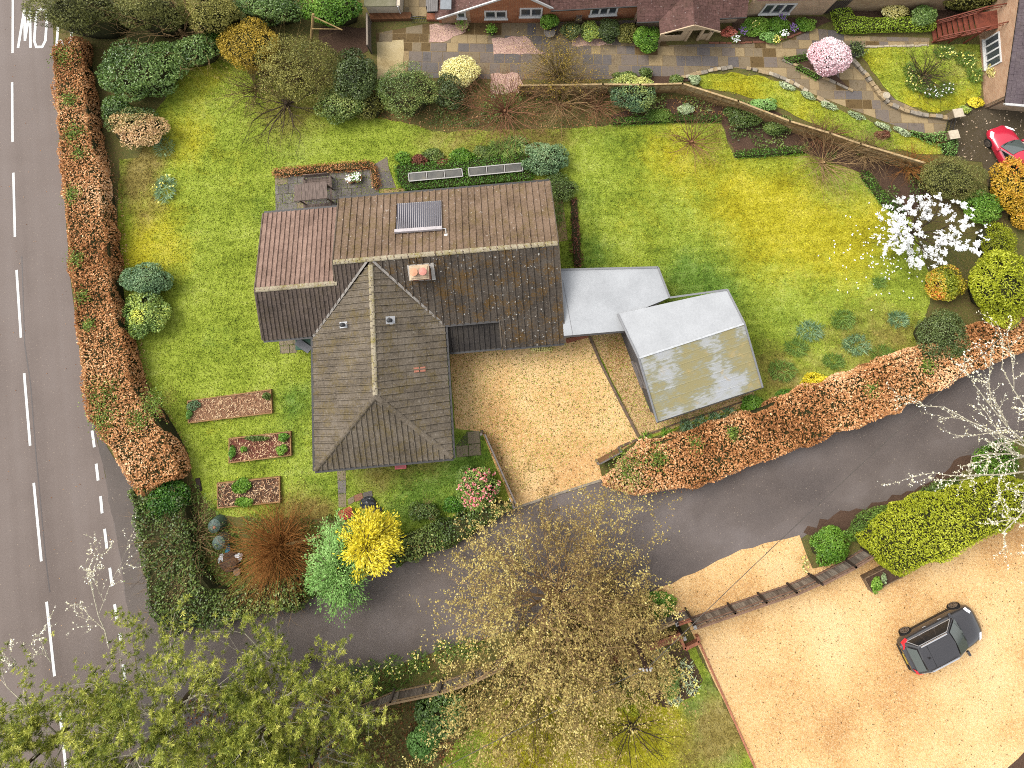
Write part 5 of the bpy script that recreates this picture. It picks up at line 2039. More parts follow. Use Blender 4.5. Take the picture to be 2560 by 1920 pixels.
    # wheels
    for s in (1, -1):
        for x in (wb / 2 + .02, -wb / 2 + .02):
            wv = bpy.data.objects.new('wheel', None)
            link(wv, o)
            wv.location = (x, s * (hw - .10), wr)
            ORG[wv.name] = np.zeros(3)
            t = MB()
            t.tube((0, -.11, 0), (0, .11, 0), wr, wr, 24)
            t.build('tyre', tyre_m, wv, local=True, bevel=.03)
            t = MB()
            t.tube((0, s * .112, 0), (0, s * .09, 0), wr * .70, wr * .70, 20)
            t.build('rim_dish', tyre_m, wv, local=True)
            t = MB()
            for i in range(10):
                a = 2 * PI * i / 10
                t.beam((0, s * .118, 0), (wr * .66 * math.cos(a), s * .118, wr * .66 * math.sin(a)), .04, .02, up=(0, 1, 0))
            t.tube((0, s * .105, 0), (0, s * .128, 0), .06, .05, 10)
            for i in range(20):
                a, c_ = 2 * PI * i / 20, 2 * PI * (i + 1) / 20
                t.beam((wr * .67 * math.cos(a), s * .116, wr * .67 * math.sin(a)), (wr * .67 * math.cos(c_), s * .116, wr * .67 * math.sin(c_)), .035, .03, up=(0, 1, 0))
            t.build('rim', rim_m, wv, local=True)
        # mirrors
        t = MB()
        t.box((xf - .12, s * (hw + .05), zb + .04), (.14, .24, .15), 0)
        t.build('wing_mirror', paint, o, local=True, bevel=.03)
    return o, b


blackp = NT('black_car_paint').done((.022, .020, .021, 1), .28, .5)
blackp.node_tree.nodes['Principled BSDF'].inputs['Coat Weight'].default_value = .6
redp = NT('red_car_paint').done((.34, .012, .03, 1), .3, .5)
redp.node_tree.nodes['Principled BSDF'].inputs['Coat Weight'].default_value = .8
chrome = plain('chrome', (210, 210, 212), .25, .6, .6, k=1.6, var=.02)
glass = NT('dark_car_glass').done((.012, .012, .013, 1), .05, .6)
glass2 = NT('car_glass').done((.05, .06, .055, 1), .04, .8)
tyre_m = plain('tyre', (34, 32, 32), .85, .2)
rim_m = plain('alloy', (150, 138, 128), .4, .5, .4)
redl = NT('tail_lamp').done((.5, .01, .02, 1), .25, .6)
headl = NT('headlamp').done((.75, .76, .8, 1), .1, .8)

wl0, wl1 = G(2263, 1581, .35), G(2384, 1518, .35)
hd = unit((wl1 - wl0) * [1, 1, 0])
lf = np.array([-hd[1], hd[0], 0])
cc_ = (wl0 + wl1) / 2 - lf * .84
suvst = [(-2.26, .74, .90, .42, .0), (-2.2, .88, .98, .34, .0), (-1.95, .97, 1.02, .26, .0), (-1.2, 1.0, 1.03, .24, .0), (0, 1.0, 1.02, .24, .0), (.9, 1.0, 1.0, .24, .02), (1.35, .99, .95, .25, .06), (1.8, .95, .88, .27, .07), (2.1, .86, .78, .30, .05), (2.26, .70, .68, .36, .02), (2.31, .52, .62, .40, .0)]
suv, sb = car('parked_car', 'black estate car with roof rails parked on the pale gravel yard', (cc_[0], cc_[1], 0), math.atan2(hd[1], hd[0]), 4.6, 1.86, 1.66, blackp, glass, suvst,
              (-2.08, .98, 1.0, .80, .80), (-1.62, .18, 1.60, .62), float(np.linalg.norm(wl1 - wl0)), .35)
for s in (1, -1):
    t = MB()
    t.hexa([(-2.25, s * .45, .86), (-2.16, s * .80, .86), (-1.86, s * .91, .9), (-1.92, s * .80, .9)], [(-2.2, s * .5, 1.0), (-2.1, s * .78, 1.03), (-1.82, s * .88, 1.05), (-1.92, s * .78, 1.05)])
    t.build('tail_light', redl, suv, local=True)
    t = MB()
    t.hexa([(2.02, s * .5, .74), (2.16, s * .52, .70), (1.98, s * .80, .72), (1.80, s * .82, .80)], [(1.98, s * .5, .84), (2.12, s * .54, .78), (1.94, s * .80, .80), (1.78, s * .80, .88)])
    t.build('headlight', headl, suv, local=True)
t = MB()
t.box((-2.3, 0, .56), (.06, 1.3, .16), 0)
t.build('bumper', blk, suv, local=True, bevel=.02)
t = MB()
t.box((-2.315, 0, .80), (.02, .52, .12), 0)
t.build('number_plate', plain('plate_yellow', (214, 190, 60), .5), suv, local=True)
t = MB()
for s in (1, -1):
    t.box((0, s * .90, .42), (2.5, .06, .14), 0)
t.build('sill_trim', blk, suv, local=True)
t = MB()
for s in (1, -1):
    for x in (-.62, .32):
        t.box((x, s * .935, .84), (.2, .02, .03), 0)
t.build('door_handle', chrome, suv, local=True)

rwp = G(2474, 359, .31)
hd = unit(G(2470, 333, .8) - G(2503, 395, .8))
hd[2] = 0
hd = unit(hd)
rt = np.array([hd[1], -hd[0], 0])
cc_ = rwp * [1, 1, 0] - hd * 1.22 + rt * .76
redst = [(-2.0, .72, .80, .40, .0), (-1.92, .9, .90, .30, .0), (-1.5, .99, .95, .22, .0), (-.4, 1.0, .94, .2, .0), (.5, 1.0, .92, .2, .02), (.95, .99, .88, .2, .07), (1.4, .97, .80, .22, .09), (1.75, .88, .70, .25, .07), (1.95, .74, .60, .3, .03), (2.03, .55, .54, .36, .0)]
red, rb = car('parked_car', 'red hatchback parked on the dark tarmac beside the cottages', (cc_[0], cc_[1], 0), math.atan2(hd[1], hd[0]), 4.0, 1.74, 1.42, redp, glass, redst,
              (-1.8, .82, .90, .74, .74), (-1.3, .0, 1.40, .56), 2.48, .31, suv=False)
for s in (1, -1):
    t = MB()
    t.hexa([(1.80, s * .42, .63), (1.93, s * .50, .60), (1.62, s * .80, .68), (1.45, s * .80, .74)], [(1.76, s * .44, .74), (1.88, s * .52, .70), (1.58, s * .78, .79), (1.42, s * .78, .83)])
    t.build('headlight', headl, red, local=True)
    t = MB()
    t.box((-1.95, s * .6, .78), (.08, .3, .16), 0)
    t.build('tail_light', redl, red, local=True)
t = MB()
t.box((2.02, 0, .42), (.04, .8, .14), 0)
t.build('grille', blk, red, local=True)

# ------------------------------------------------------------------ fences
def tone(name, c):
    return plain(name, c, .9, .15, var=.3, scale=4, stretch=(5, 5, .5))


FB = [tone('grey_board_a', (150, 136, 122)), tone('grey_board_b', (128, 114, 102)), tone('grey_board_c', (166, 152, 136))]
FP = plain('dark_post', (72, 58, 50), .85, .2, var=.2)
FR = plain('brown_rail', (150, 118, 98), .85, .2, var=.2)


def vfence(name, label, line, h, bw=.15, boards=FB, lattice=0.0, posts=2.0, railm=FR, postm=FP, seed=1, cap=True, postcap=None, kick=0.0, posth=.08):
    r = rnd(seed)
    pts = [np.append(p[:2], 0) for p in line]
    o = thing(name, label, 'fence', np.mean(pts, 0))
    me = {}
    for a, b in zip(pts[:-1], pts[1:]):
        L = np.linalg.norm(b - a)
        d = unit(b - a)
        rz = math.atan2(d[1], d[0])
        n = np.array([-d[1], d[0], 0])
        k = max(1, int(round(L / bw)))
        w = L / k
        bh = h - lattice
        for i in range(k):
            c = a + d * (i + .5) * w
            mi = int(r.integers(0, len(boards)))
            key = (mi, round(w, 3))
            if key not in me:
                q = MB()
                q.box((0, 0, bh / 2), (w * .96, .022, bh), 0)
                ob = q.build('board', boards[mi], o, local=True)
                me[key] = ob.data
            else:
                ob = bpy.data.objects.new('board', me[key])
                link(ob, o)
            ob.location = Vector(c - org(o) + n * (.012 if i % 2 else -.004))
            ob.rotation_euler = (r.normal(0, .012), 0, rz)
            ob.scale = (1, 1, r.uniform(.97, 1.0))
        q = MB()
        if cap:
            q.beam(a + UP * (h - .0), b + UP * (h - .0), .09, .05)
        q.beam(a + UP * (bh * .9) + n * .05, b + UP * (bh * .9) + n * .05, .04, .09)
        q.beam(a + UP * .25 + n * .05, b + UP * .25 + n * .05, .04, .09)
        q.build('rail', railm, o)
        if lattice:
            q = MB()
            kk = int(L / .17)
            for i in range(kk + 1):
                c = a + d * L * i / kk
                q.box(c + UP * (bh + lattice / 2), (.05, .02, lattice), rz)
            q.beam(a + UP * (bh + lattice * .45) + n * .02, b + UP * (bh + lattice * .45) + n * .02, .02, .04)
            q.build('trellis', railm, o)
        if kick:
            q = MB()
            q.beam(a + UP * kick / 2 - n * .04, b + UP * kick / 2 - n * .04, .03, kick)
            q.build('gravel_board', railm, o)
        kp = max(1, int(round(L / posts)))
        for i in range(kp + 1):
            c = a + d * L * i / kp
            q = MB()
            q.box(c + n * .07 + UP * (h + posth) / 2, (.1, .1, h + posth), rz)
            q.build('post', postm, o)
    return o


vfence('board_fence', 'weathered grey board fence winding along the verge south of the lane', SR((780, 1824, 1.4), (891, 1796, 1.4), (976, 1760, 1.4), (1099, 1735, 1.4), (1180, 1708, 1.4), (1260, 1672, 1.4)), 1.4, .16, seed=2, railm=plain('tan_rail', (176, 146, 108), .85), posts=2.4, postm=FB[1], posth=.0)
vfence('board_fence', 'short grey mossy board fence panel behind the brown pole', SR((1500, 1640, 1.5), (1560, 1614, 1.5), (1598, 1597, 1.5), (1690, 1556, 1.5)), 1.5, .15, seed=3, railm=plain('tan_rail2', (196, 164, 122), .85), posts=3)
vfence('trellis_fence', 'brown board fence topped with trellis between the two gravel areas', SR((1741, 1572, 1.5), (1840, 1538, 1.5), (1918, 1511, 1.5), (1994, 1486, 1.5), (2050, 1461, 1.5)), 1.5, .16, lattice=.30, seed=4, posts=2.0, posth=.02, kick=.2)
vfence('board_fence', 'grey board fence between the trellis and the clipped conifer hedge', SR((2056, 1463, 1.4), (2140, 1420, 1.4), (2185, 1392, 1.4)), 1.4, .13, seed=5, posts=2.1, posth=.1)
vfence('board_fence', 'short pale board panel above the brick bay beside the pole', SR((1695, 1563, 1.5), (1730, 1551, 1.5)), 1.5, .12, seed=6, posts=1.0, railm=BR['red'])


def hfence(name, label, line, h, nb, boards, seed=1, postm=None, pspace=1.8):
    r = rnd(seed)
    pts = [np.append(p[:2], 0) for p in line]
    o = thing(name, label, 'fence', np.mean(pts, 0))
    for a, b in zip(pts[:-1], pts[1:]):
        L = np.linalg.norm(b - a)
        kp = max(1, int(round(L / pspace)))
        d = unit(b - a)
        n = np.array([d[1], -d[0], 0])
        for i in range(kp):
            p, q = a + d * (L * i / kp + .05), a + d * (L * (i + 1) / kp - .05)
            for j in range(nb):
                z = h * (j + .5) / nb
                m = MB()
                m.beam(p + UP * z + n * (.02 + .012 * (j % 2)), q + UP * (z + r.normal(0, .008)) + n * (.02 + .012 * (j % 2)), .022, h / nb * 1.08)
                m.build('board', boards[int(r.integers(0, len(boards)))], o)
            for t in range(3):
                c = p + (q - p) * (t + .5) / 3
                m = MB()
                m.box(c + UP * h * .5 + n * .05, (.05, .03, h * .96), math.atan2(d[1], d[0]))
                m.build('batten', boards[0], o)
        m = MB()
        m.beam(a + UP * (h + .03), b + UP * (h + .03), .11, .05)
        m.build('rail', boards[-1], o)
        for i in range(kp + 1):
            m = MB()
            m.box(a + d * L * i / kp + UP * (h + .05) / 2, (.1, .1, h + .08), math.atan2(d[1], d[0]))
            m.build('post', postm or boards[0], o)
    return o


WB = [plain('waney_a', (196, 160, 108), .9, .15, var=.3), plain('waney_b', (170, 136, 92), .9, .15, var=.3), plain('waney_c', (212, 182, 134), .9, .15, var=.3)]
hfence('lapped_fence', 'tan lapped board fence dividing the cottage terrace from the bungalow garden', SR((1300, 214, 1.7), (1507, 211, 1.7), (1600, 212, 1.7), (1706, 209, 1.7), (1845, 253, 1.7), (1974, 303, 1.7), (2074, 333, 1.7), (2151, 360, 1.7), (2310, 407, 1.7)), 1.7, 5, WB, 7)
hfence('lapped_fence', 'short grey slatted screen at the west end of the terrace', SR((917, 34, 1.5), (918, 112, 1.5)), 1.5, 5, FB, 8)
# timber pergola posts in the shrubs
pg = thing('pergola', 'rough timber post with angled poles standing among the shrubs', 'pergola', G(775, 125))
tw = plain('rough_timber', (190, 160, 108), .9, .1, var=.25)
q0 = G(776, 126)
tp = G(783, 35, 2.6)
m = MB()
m.tube(q0 * [1, 1, 0], tp, .10, .09, 8)
m.build('post', tw, pg)
m = MB()
m.tube(G(781, 40, 2.5), G(856, 75, 2.2), .05, .04, 6)
m.tube(G(780, 72, 2.0), G(850, 73, 2.0), .035, .03, 6)
m.build('pole', tw, pg)

# ------------------------------------------------------------------ pole, wires, brick planters by the yard
pl = thing('utility_pole', 'dark brown timber utility pole with wires beside the board fence', 'pole', G(1568, 1547))
pt = G(1617, 1672, 6.5)
pb = np.array([pt[0], pt[1], 0])
m = MB()
m.tube(pb, pt, .15, .12, 12)
m.build('shaft', plain('creosote', (70, 48, 36), .85, .2, var=.2), pl)
m = MB()
wm_ = plain('pale_insulator', (220, 216, 214), .4)
for dx in (-.16, .0, .16):
    m.lathe(pt + np.array([dx, -.04, -.05]), [(.05, 0), (.06, .08), (.03, .16)], 8)
m.beam(pt + [-.35, -.06, -.12], pt + [.28, -.02, -.12], .05, .05)
m.build('insulator', wm_, pl)
wire_m = plain('wire', (92, 84, 78), .5)


def wire(label, a, b, sag, rad=.016):
    a, b = np.asarray(a), np.asarray(b)
    o = thing('overhead_wire', label, 'wire', (a + b) / 2)
    segs, n = [], 14
    P_ = [a + (b - a) * i / n - UP * sag * 4 * (i / n) * (1 - i / n) for i in range(n + 1)]
    for p, q in zip(P_[:-1], P_[1:]):
        segs.append((*p, *q, rad, rad))
    segmesh('cable', segs, wire_m, o, n=4)


wire('long dark overhead wire crossing the lane and the brown hedge from the pole', pt + UP * .02, G(2700, 672, 7.2), .5)
wire('thin overhead wire running from the pole across the lower lawn', pt + UP * .01, G(1000, 1980, 6.2), .3)
wire('short slack wire dropping from the pole to the fence post', pt - UP * .1, G(1740, 1570, 1.5), .2, .012)
bw = thing('brick_retaining_wall', 'low red brick wall top running under the board fence by the pole', 'wall', G(1620, 1620))
ln_ = SR((1515, 1660, .45), (1560, 1640, .45), (1640, 1614, .45), (1704, 1590, .45))
for a, b in zip(ln_[:-1], ln_[1:]):
    a, b = np.append(a, 0), np.append(b, 0)
    L = np.linalg.norm(b - a)
    d = unit(b - a)
    m = MB()
    m.beam(a + UP * .18, b + UP * .18, .3, .36)
    m.build('wall', BR['red'], bw)
    k = int(L / .115)
    for i in range(k):
        m = MB()
        m.box(a + d * (i + .5) * L / k + UP * .405, (L / k - .012, .34, .09), math.atan2(d[1], d[0]))
        m.build('brick', plain('coping_brick', (206, 132, 98), .9, var=.2) if 'coping_brick' not in bpy.data.materials else bpy.data.materials['coping_brick'], bw)
cb = bpy.data.materials['coping_brick']
bb = thing('brick_bay', 'open three-sided low brick bay at the corner of the gravel yard', 'wall', G(1725, 1610))
U_ = [np.append(p, 0) for p in SR((1702, 1597, .4), (1713, 1624, .4), (1749, 1606, .4), (1744, 1592, .4))]
for a, b in zip(U_[:-1], U_[1:]):
    m = MB()
    m.beam(a + UP * .2, b + UP * .2, .16, .4)
    m.build('wall', cb, bb)
for (u, v), lb in (((1693, 1561), 'dark post with grey cap at the end of the mossy fence panel'), ((1738, 1569), 'dark post with grey cap where the trellis fence begins'), ((1712, 1597), 'dark post with grey cap inside the brick bay')):
    p = G(u, v, 1.55)
    o = thing('gate_post', lb, 'post', p * [1, 1, 0], 'capped posts around the brick bay')
    m = MB()
    m.box((p[0], p[1], .76), (.13, .13, 1.52), .35)
    m.build('shaft', FP, o)
    m = MB()
    m.box((p[0], p[1], 1.54), (.17, .17, .05), .35)
    m.build('cap', plain('grey_cap', (168, 164, 160), .6), o)
ke = thing('brick_edging', 'thin red brick edging between the yellow lawn and the gravel yard', 'edging', G(1830, 1760))
kl = [np.append(p, 0) for p in SR((1749, 1608), (1800, 1722), (1850, 1835), (1905, 1960))]
for a, b in zip(kl[:-1], kl[1:]):
    L = np.linalg.norm(b - a)
    k = int(L / .23)
    d = unit(b - a)
    for i in range(k):
        m = MB()
        m.box(a + d * (i + .5) * L / k + UP * .05, (L / k - .01, .1, .1 + .004 * (i % 3)), math.atan2(d[1], d[0]))
        m.build('brick', cb, ke)
# timber planter in the yard
tp_ = thing('timber_planter', 'rectangular timber planter with leafy plants standing on the gravel yard', 'planter', G(2205, 1450))
Q = [G(2162, 1447, .55), G(2224, 1416, .55), G(2260, 1441, .55), G(2181, 1481, .55)]
wp = plain('planter_timber', (150, 122, 92), .85, var=.25)
for i in range(4):
    a, b = Q[i] * [1, 1, 0], Q[(i + 1) % 4] * [1, 1, 0]
    for k in range(3):
        m = MB()
        m.beam(a + UP * (.09 + .18 * k), b + UP * (.09 + .18 * k), .04 + .002 * k, .175)
        m.build('board', wp, tp_)
m = MB()
m.prism(ccw([tuple(q[:2]) for q in Q]), .01, .48)
m.build('soil', M['soil'], tp_)

# field gates and timber edging of the drive
gt = plain('gate_timber', (152, 112, 72), .75, var=.2, scale=4)
gtop = plain('gate_top', (128, 118, 112), .7, var=.15)


def plank_gate(label, a, b, h, lean):
    o = thing('field_gate', label, 'gate', (a + b) / 2, 'open timber gates of the gravel drive')
    d = unit(b - a)
    n = np.array([-d[1], d[0], 0]) * lean
    nb = 6
    for i in range(nb):
        z0_, z1_ = h * i / nb + .06, h * (i + 1) / nb + .045
        m = MB()
        m.hexa([a + UP * z0_ + n * z0_, b + UP * z0_ + n * z0_, b + UP * z0_ + n * z0_ - n * .0 + np.array([-d[1], d[0], 0]) * .035, a + UP * z0_ + n * z0_ + np.array([-d[1], d[0], 0]) * .035],
               [a + UP * z1_ + n * z1_, b + UP * z1_ + n * z1_, b + UP * z1_ + n * z1_ + np.array([-d[1], d[0], 0]) * .035, a + UP * z1_ + n * z1_ + np.array([-d[1], d[0], 0]) * .035])
        m.build('board', gt, o)
    t = h + .07
    m = MB()
    m.beam(a + UP * t + n * t, b + UP * t + n * t, .08, .06)
    m.build('top_rail', gtop, o)
    for p, l in ((a, 1.0), (b, 1.0)):
        m = MB()
        m.box(p + UP * (h + .15) / 2 - d * .1 * (1 if p is a else -1), (.12, .12, h + .15), math.atan2(d[1], d[0]))
        m.build('gate_post', gtop, o)
    m = MB()
    m.box(b * .94 + a * .06 + UP * (h * .8) + np.array([d[1], -d[0], 0]) * .04, (.2, .04, .05), math.atan2(d[1], d[0]))
    m.build('latch', plain('latch_steel', (200, 200, 200), .4), o)
    return o


plank_gate('long open timber gate standing along the pink flowering shrub', G(1207, 1082), G(1282, 1250), 1.1, .16)
plank_gate('short open timber gate standing against the end of the brown lane hedge', G(1494, 1148), G(1542, 1122), 1.0, -.06)
te = plain('sleeper', (126, 104, 84), .9, var=.25)


def edging(name, label, pts, w, h, mat, cat='edging', seg=2.4):
    o = thing(name, label, cat, np.append(np.mean(np.asarray(pts), 0), 0))
    for a, b in zip(pts[:-1], pts[1:]):
        a, b = np.append(a, 0), np.append(b, 0)
        L = np.linalg.norm(b - a)
        k = max(1, int(round(L / seg)))
        for i in range(k):
            m = MB()
            m.beam(a + (b - a) * i / k + UP * h / 2, a + (b - a) * ((i + .985) / k) + UP * h / 2, w, h)
            m.build('plank', mat, o)
    return o


edging('timber_edging', 'long timber sleeper edging between the drive and the garage gravel', SR((1474, 842), (1500, 905), (1540, 985), (1597, 1094)), .14, .16, te)
edging('timber_edging', 'thin timber board edging along the hedge border below the garage', SR((1600, 1092), (1690, 1058), (1780, 1030), (1880, 995)), .06, .12, te)
edging('timber_edging', 'short timber edging from the sleeper to the open gate', SR((1592, 1098), (1545, 1118)), .10, .14, te)
edging('stone_kerb', 'pale flush kerb where the gravel drive meets the lane', SR((1284, 1271), (1400, 1232), (1503, 1200)), .12, .06, PST[1], seg=.9)
edging('brick_edging', 'thin brick edging of the bed between the bungalow and the east lawn', SR((1440, 500), (1446, 580), (1450, 668)), .09, .1, cb, seg=.25)
edging('grey_step', 'red brick step strip below the flat link roof', SR((1415, 853), (1470, 838)), .25, .12, BR['red'], seg=2)

# ------------------------------------------------------------------ arbour, pots, cold frames
aw = plain('arbour_wood', (140, 122, 112), .85, .2, var=.3, scale=5, stretch=(4, .5, 1), rot=HA)
ar = thing('garden_arbour', 'grey slatted timber arbour with a plank roof and two facing benches on the patio', 'arbour', G(785, 500))
R4 = [G(735.7, 462.5, 2.0), G(816.7, 453, 2.0), G(819, 495, 2.0), G(736.4, 502.5, 2.0)]
for i in range(9):
    f0_, f1_ = i / 9, (i + 1) / 9 - .008
    m = MB()
    m.slab([R4[0] * (1 - f0_) + R4[1] * f0_, R4[0] * (1 - f1_) + R4[1] * f1_, R4[3] * (1 - f1_) + R4[2] * f1_, R4[3] * (1 - f0_) + R4[2] * f0_], .03 + .004 * (i % 2))
    m.build('roof_plank', aw, ar)
m = MB()
for a, b in ((R4[0], R4[1]), (R4[3], R4[2])):
    m.beam(a - UP * .07 + _hy * 0, b - UP * .07, .05, .08)
m.build('roof_batten', aw, ar)
xl, xr_ = R4[0] * .93 + R4[1] * .07, R4[0] * .07 + R4[1] * .93
wA = float(np.dot(R4[1] - R4[0], _hx))
cA = (R4[0] + R4[1] + R4[2] + R4[3]) / 4
def AR(a, p, z): return np.array([cA[0], cA[1], 0]) + _hx * a + _hy * p + UP * z
hwA = wA / 2 - .14
for s in (-1, 1):
    for p in (-.42, .42):
        m = MB()
        m.box(AR(s * hwA, p, .96), (.07, .07, 1.92), HA)
        m.build('post', aw, ar)
    m = MB()
    m.beam(AR(s * hwA, -1.15, .62), AR(s * hwA, 1.2, .62), .06, .05)
    m.beam(AR(s * hwA, -1.15, .36), AR(s * hwA, 1.2, .36), .05, .06)
    m.build('arm', aw, ar)
    for p in (-1.1, 1.15):
        m = MB()
        m.box(AR(s * hwA, p, .32), (.07, .07, .64), HA)
        m.build('leg', aw, ar)
for sg_, p0 in ((1, .62), (-1, -.55)):
    for k in range(5):
        m = MB()
        m.beam(AR(-hwA + .04, p0 + sg_ * .12 * k, .42), AR(hwA - .04, p0 + sg_ * .12 * k, .42), .105, .025)
        m.build('seat_slat', aw, ar)
    for k in range(4):
        m = MB()
        m.beam(AR(-hwA + .04, p0 + sg_ * (.60 + .03 * k), .52 + .11 * k), AR(hwA - .04, p0 + sg_ * (.60 + .03 * k), .52 + .11 * k), .03, .095)
        m.build('back_slat', aw, ar)
terra = plain('terracotta_pot', (190, 130, 84), .85, var=.15)
GL = {'mid': None}

cfm = plain('cold_frame_white', (206, 202, 196), .6)
cfg = NT('cold_frame_glass')
cfgm = cfg.done(cfg.ramp(cfg.noise(2.2, 4), [(.35, alb((96, 94, 84), .7)), (.6, alb((126, 122, 110), .7)), (.72, alb((150, 140, 112), .7))]), .22, .6)
CF = []
for lb, q in (('pale framed three-pane cold frame set in the clipped hedge nearest the patio', ((1021, 433.5), (1154, 421.5), (1157, 441), (1023, 453))), ('pale framed three-pane cold frame set in the clipped hedge nearest the round shrub', ((1171, 420), (1305, 407.5), (1307, 427), (1173, 440)))):
    P4 = [G(u, v, .5) for u, v in q]
    CF.append([p[:2] for p in P4])
    o = thing('cold_frame', lb, 'cold frame', sum(P4) / 4 * [1, 1, 0], 'glazed cold frames')
    m = MB()
    m.prism(ccw([tuple(p[:2]) for p in P4]), 0, .44)
    m.build('base', FB[1], o)
    m = MB()
    for i in range(4):
        m.beam(P4[i], P4[(i + 1) % 4], .06, .06)
    for f in (1 / 3, 2 / 3):
        m.beam(P4[0] * (1 - f) + P4[1] * f, P4[3] * (1 - f) + P4[2] * f, .05, .055)
    m.build('frame', cfm, o)
    for i in range(3):
        a, b = i / 3 + .02, (i + 1) / 3 - .02
        T = [P4[0] * (1 - a) + P4[1] * a, P4[0] * (1 - b) + P4[1] * b, P4[3] * (1 - b) + P4[2] * b, P4[3] * (1 - a) + P4[2] * a]
        m = MB()
        m.slab([p - UP * (.004 * i) for p in T], .012)
        m.build('pane', cfgm, o)

# ------------------------------------------------------------------ raised beds
oak = plain('bed_timber', (184, 142, 96), .85, .2, var=.25, scale=4)


def raised_bed(label, q, mat, h=.26):
    P4 = [G(u, v, h) * [1, 1, 0] for u, v in q]
    o = thing('raised_bed', label, 'raised bed', sum(P4) / 4, 'timber raised beds on the west lawn')
    for i in range(4):
        a, b = P4[i], P4[(i + 1) % 4]
        d = unit(b - a)
        m = MB()
        m.beam(a - d * .03 + UP * (h / 2 + .002 * i), b + d * .03 + UP * (h / 2 + .002 * i), .06, h)
        m.build('plank', oak, o)
    r = rnd(int(q[0][0]))
    poly = [p[:2] for p in P4]
    m = MB()
    m.prism(ccw([tuple(p) for p in poly]), .005, h - .07)
    m.build('soil', mat, o)
    # straw and stalk litter
    n = int(parea(poly) * 130)
    xy = sample(poly, n, r)
    C = np.column_stack([xy, np.full(n, h - .06) + .05 * r.random(n)])
    leaves('litter', C, r.normal(0, 1, (n, 3)) * [1, 1, .15], r.normal(0, .3, (n, 3)) + [0, 0, 1], r.uniform(.08, .32, n), r.uniform(.015, .05, n), r.random(n), LITTER, o)['kind'] = 'stuff'
    return o, poly


LITTER = leaf_mat('litter', [(96, 62, 48), (156, 112, 84), (206, 170, 130), (226, 198, 160)], .9, .1, .05, 1.0)
rb1, rp1 = raised_bed('longest raised bed covered in pale straw litter', ((469, 1003), (676, 974.5), (679, 1032), (471, 1057)), M['mulch'])
rb2, rp2 = raised_bed('raised bed of reddish mulch with a few green seedlings', ((572.5, 1097), (725, 1080), (727, 1138), (572.5, 1157)), M['mulchred'])
rb3, rp3 = raised_bed('raised bed of dark soil with a green crop across its middle', ((543, 1209), (697.5, 1193), (699, 1255), (544, 1270)), M['soil'])

# ------------------------------------------------------------------ bins, trays, clutter
gp = NT('green_plastic')
gpm = gp.done(gp.ramp(gp.noise(3, 3), [(.3, alb((36, 92, 64))), (.7, alb((62, 124, 92)))]), .45, .4)
tk = thing('oil_tank', 'green tank with a grey plank lid beside the bungalow wall', 'tank', G(758, 862))
m = MB()
p = G(757, 858, 1.1)
m.box((p[0], p[1], .5), (.95, .75, 1.0), HA)
m.build('tank_body', gpm, tk, bevel=.05)
m = MB()
m.beam(G(742, 853, 1.12), G(775, 876, 1.12), .42, .05)
m.build('lid', plain('grey_lid', (132, 132, 136), .6), tk)
for (u, v), lb in (((534, 1316), 'green compost bin with a rusty lid mark nearest the raised beds'), ((545, 1358), 'green compost bin with a plain ribbed lid beside the rubbish heap')):
    p = G(u, v, .85)
    o = thing('compost_bin', lb, 'compost bin', p * [1, 1, 0], 'green compost bins')
    m = MB()
    m.lathe((p[0], p[1], 0), [(.42, 0), (.40, .3), (.36, .6), (.33, .72), (.35, .73), (.35, .78), (.22, .86), (.05, .88)], 20)
    m.build('bin_body', plain('bin_green', (92, 116, 104), .5, var=.15) if 'bin_green' not in bpy.data.materials else bpy.data.materials['bin_green'], o)
    m = MB()
    for i in range(8):
        a = 2 * PI * i / 8
        m.beam(p * [1, 1, 0] + [.06 * math.cos(a), .06 * math.sin(a), .88], p * [1, 1, 0] + [.30 * math.cos(a), .30 * math.sin(a), .83], .03, .03)
    m.build('lid_rib', plain('bin_dark', (52, 74, 66), .5), o)
    if u < 540:
        m = MB()
        m.lathe((p[0] + .05, p[1] - .05, .86), [(.09, 0), (.08, .04), (.02, .05)], 10)
        m.build('lid_knob', plain('rusty_knob', (186, 128, 96), .8), o)


def crumple(name, label, cat, u, v, sx, sy, h, mat, seed, z0=0.0):
    r = rnd(seed)
    c = G(u, v, z0 + h * .5)
    bm = bmesh.new()
    bmesh.ops.create_icosphere(bm, subdivisions=3, radius=1)
    for vt in bm.verts:
        q = vt.co
        f = 1 + .22 * wob(np.array([q.x * 2 + q.z * 3]), np.array([q.y * 2 - q.z * 2]), seed, 1.5)[0] + r.normal(0, .05)
        vt.co = Vector((q.x * sx * f, q.y * sy * f, max(-.0, (q.z * .5 + .5)) * h * f))
    me = bpy.data.meshes.new(name)
    bm.to_mesh(me)
    bm.free()
    me.materials.append(mat)
    o = bpy.data.objects.new(name, me)
    link(o)
    o.location = (c[0], c[1], z0)
    tag(o, label, cat)
    return o


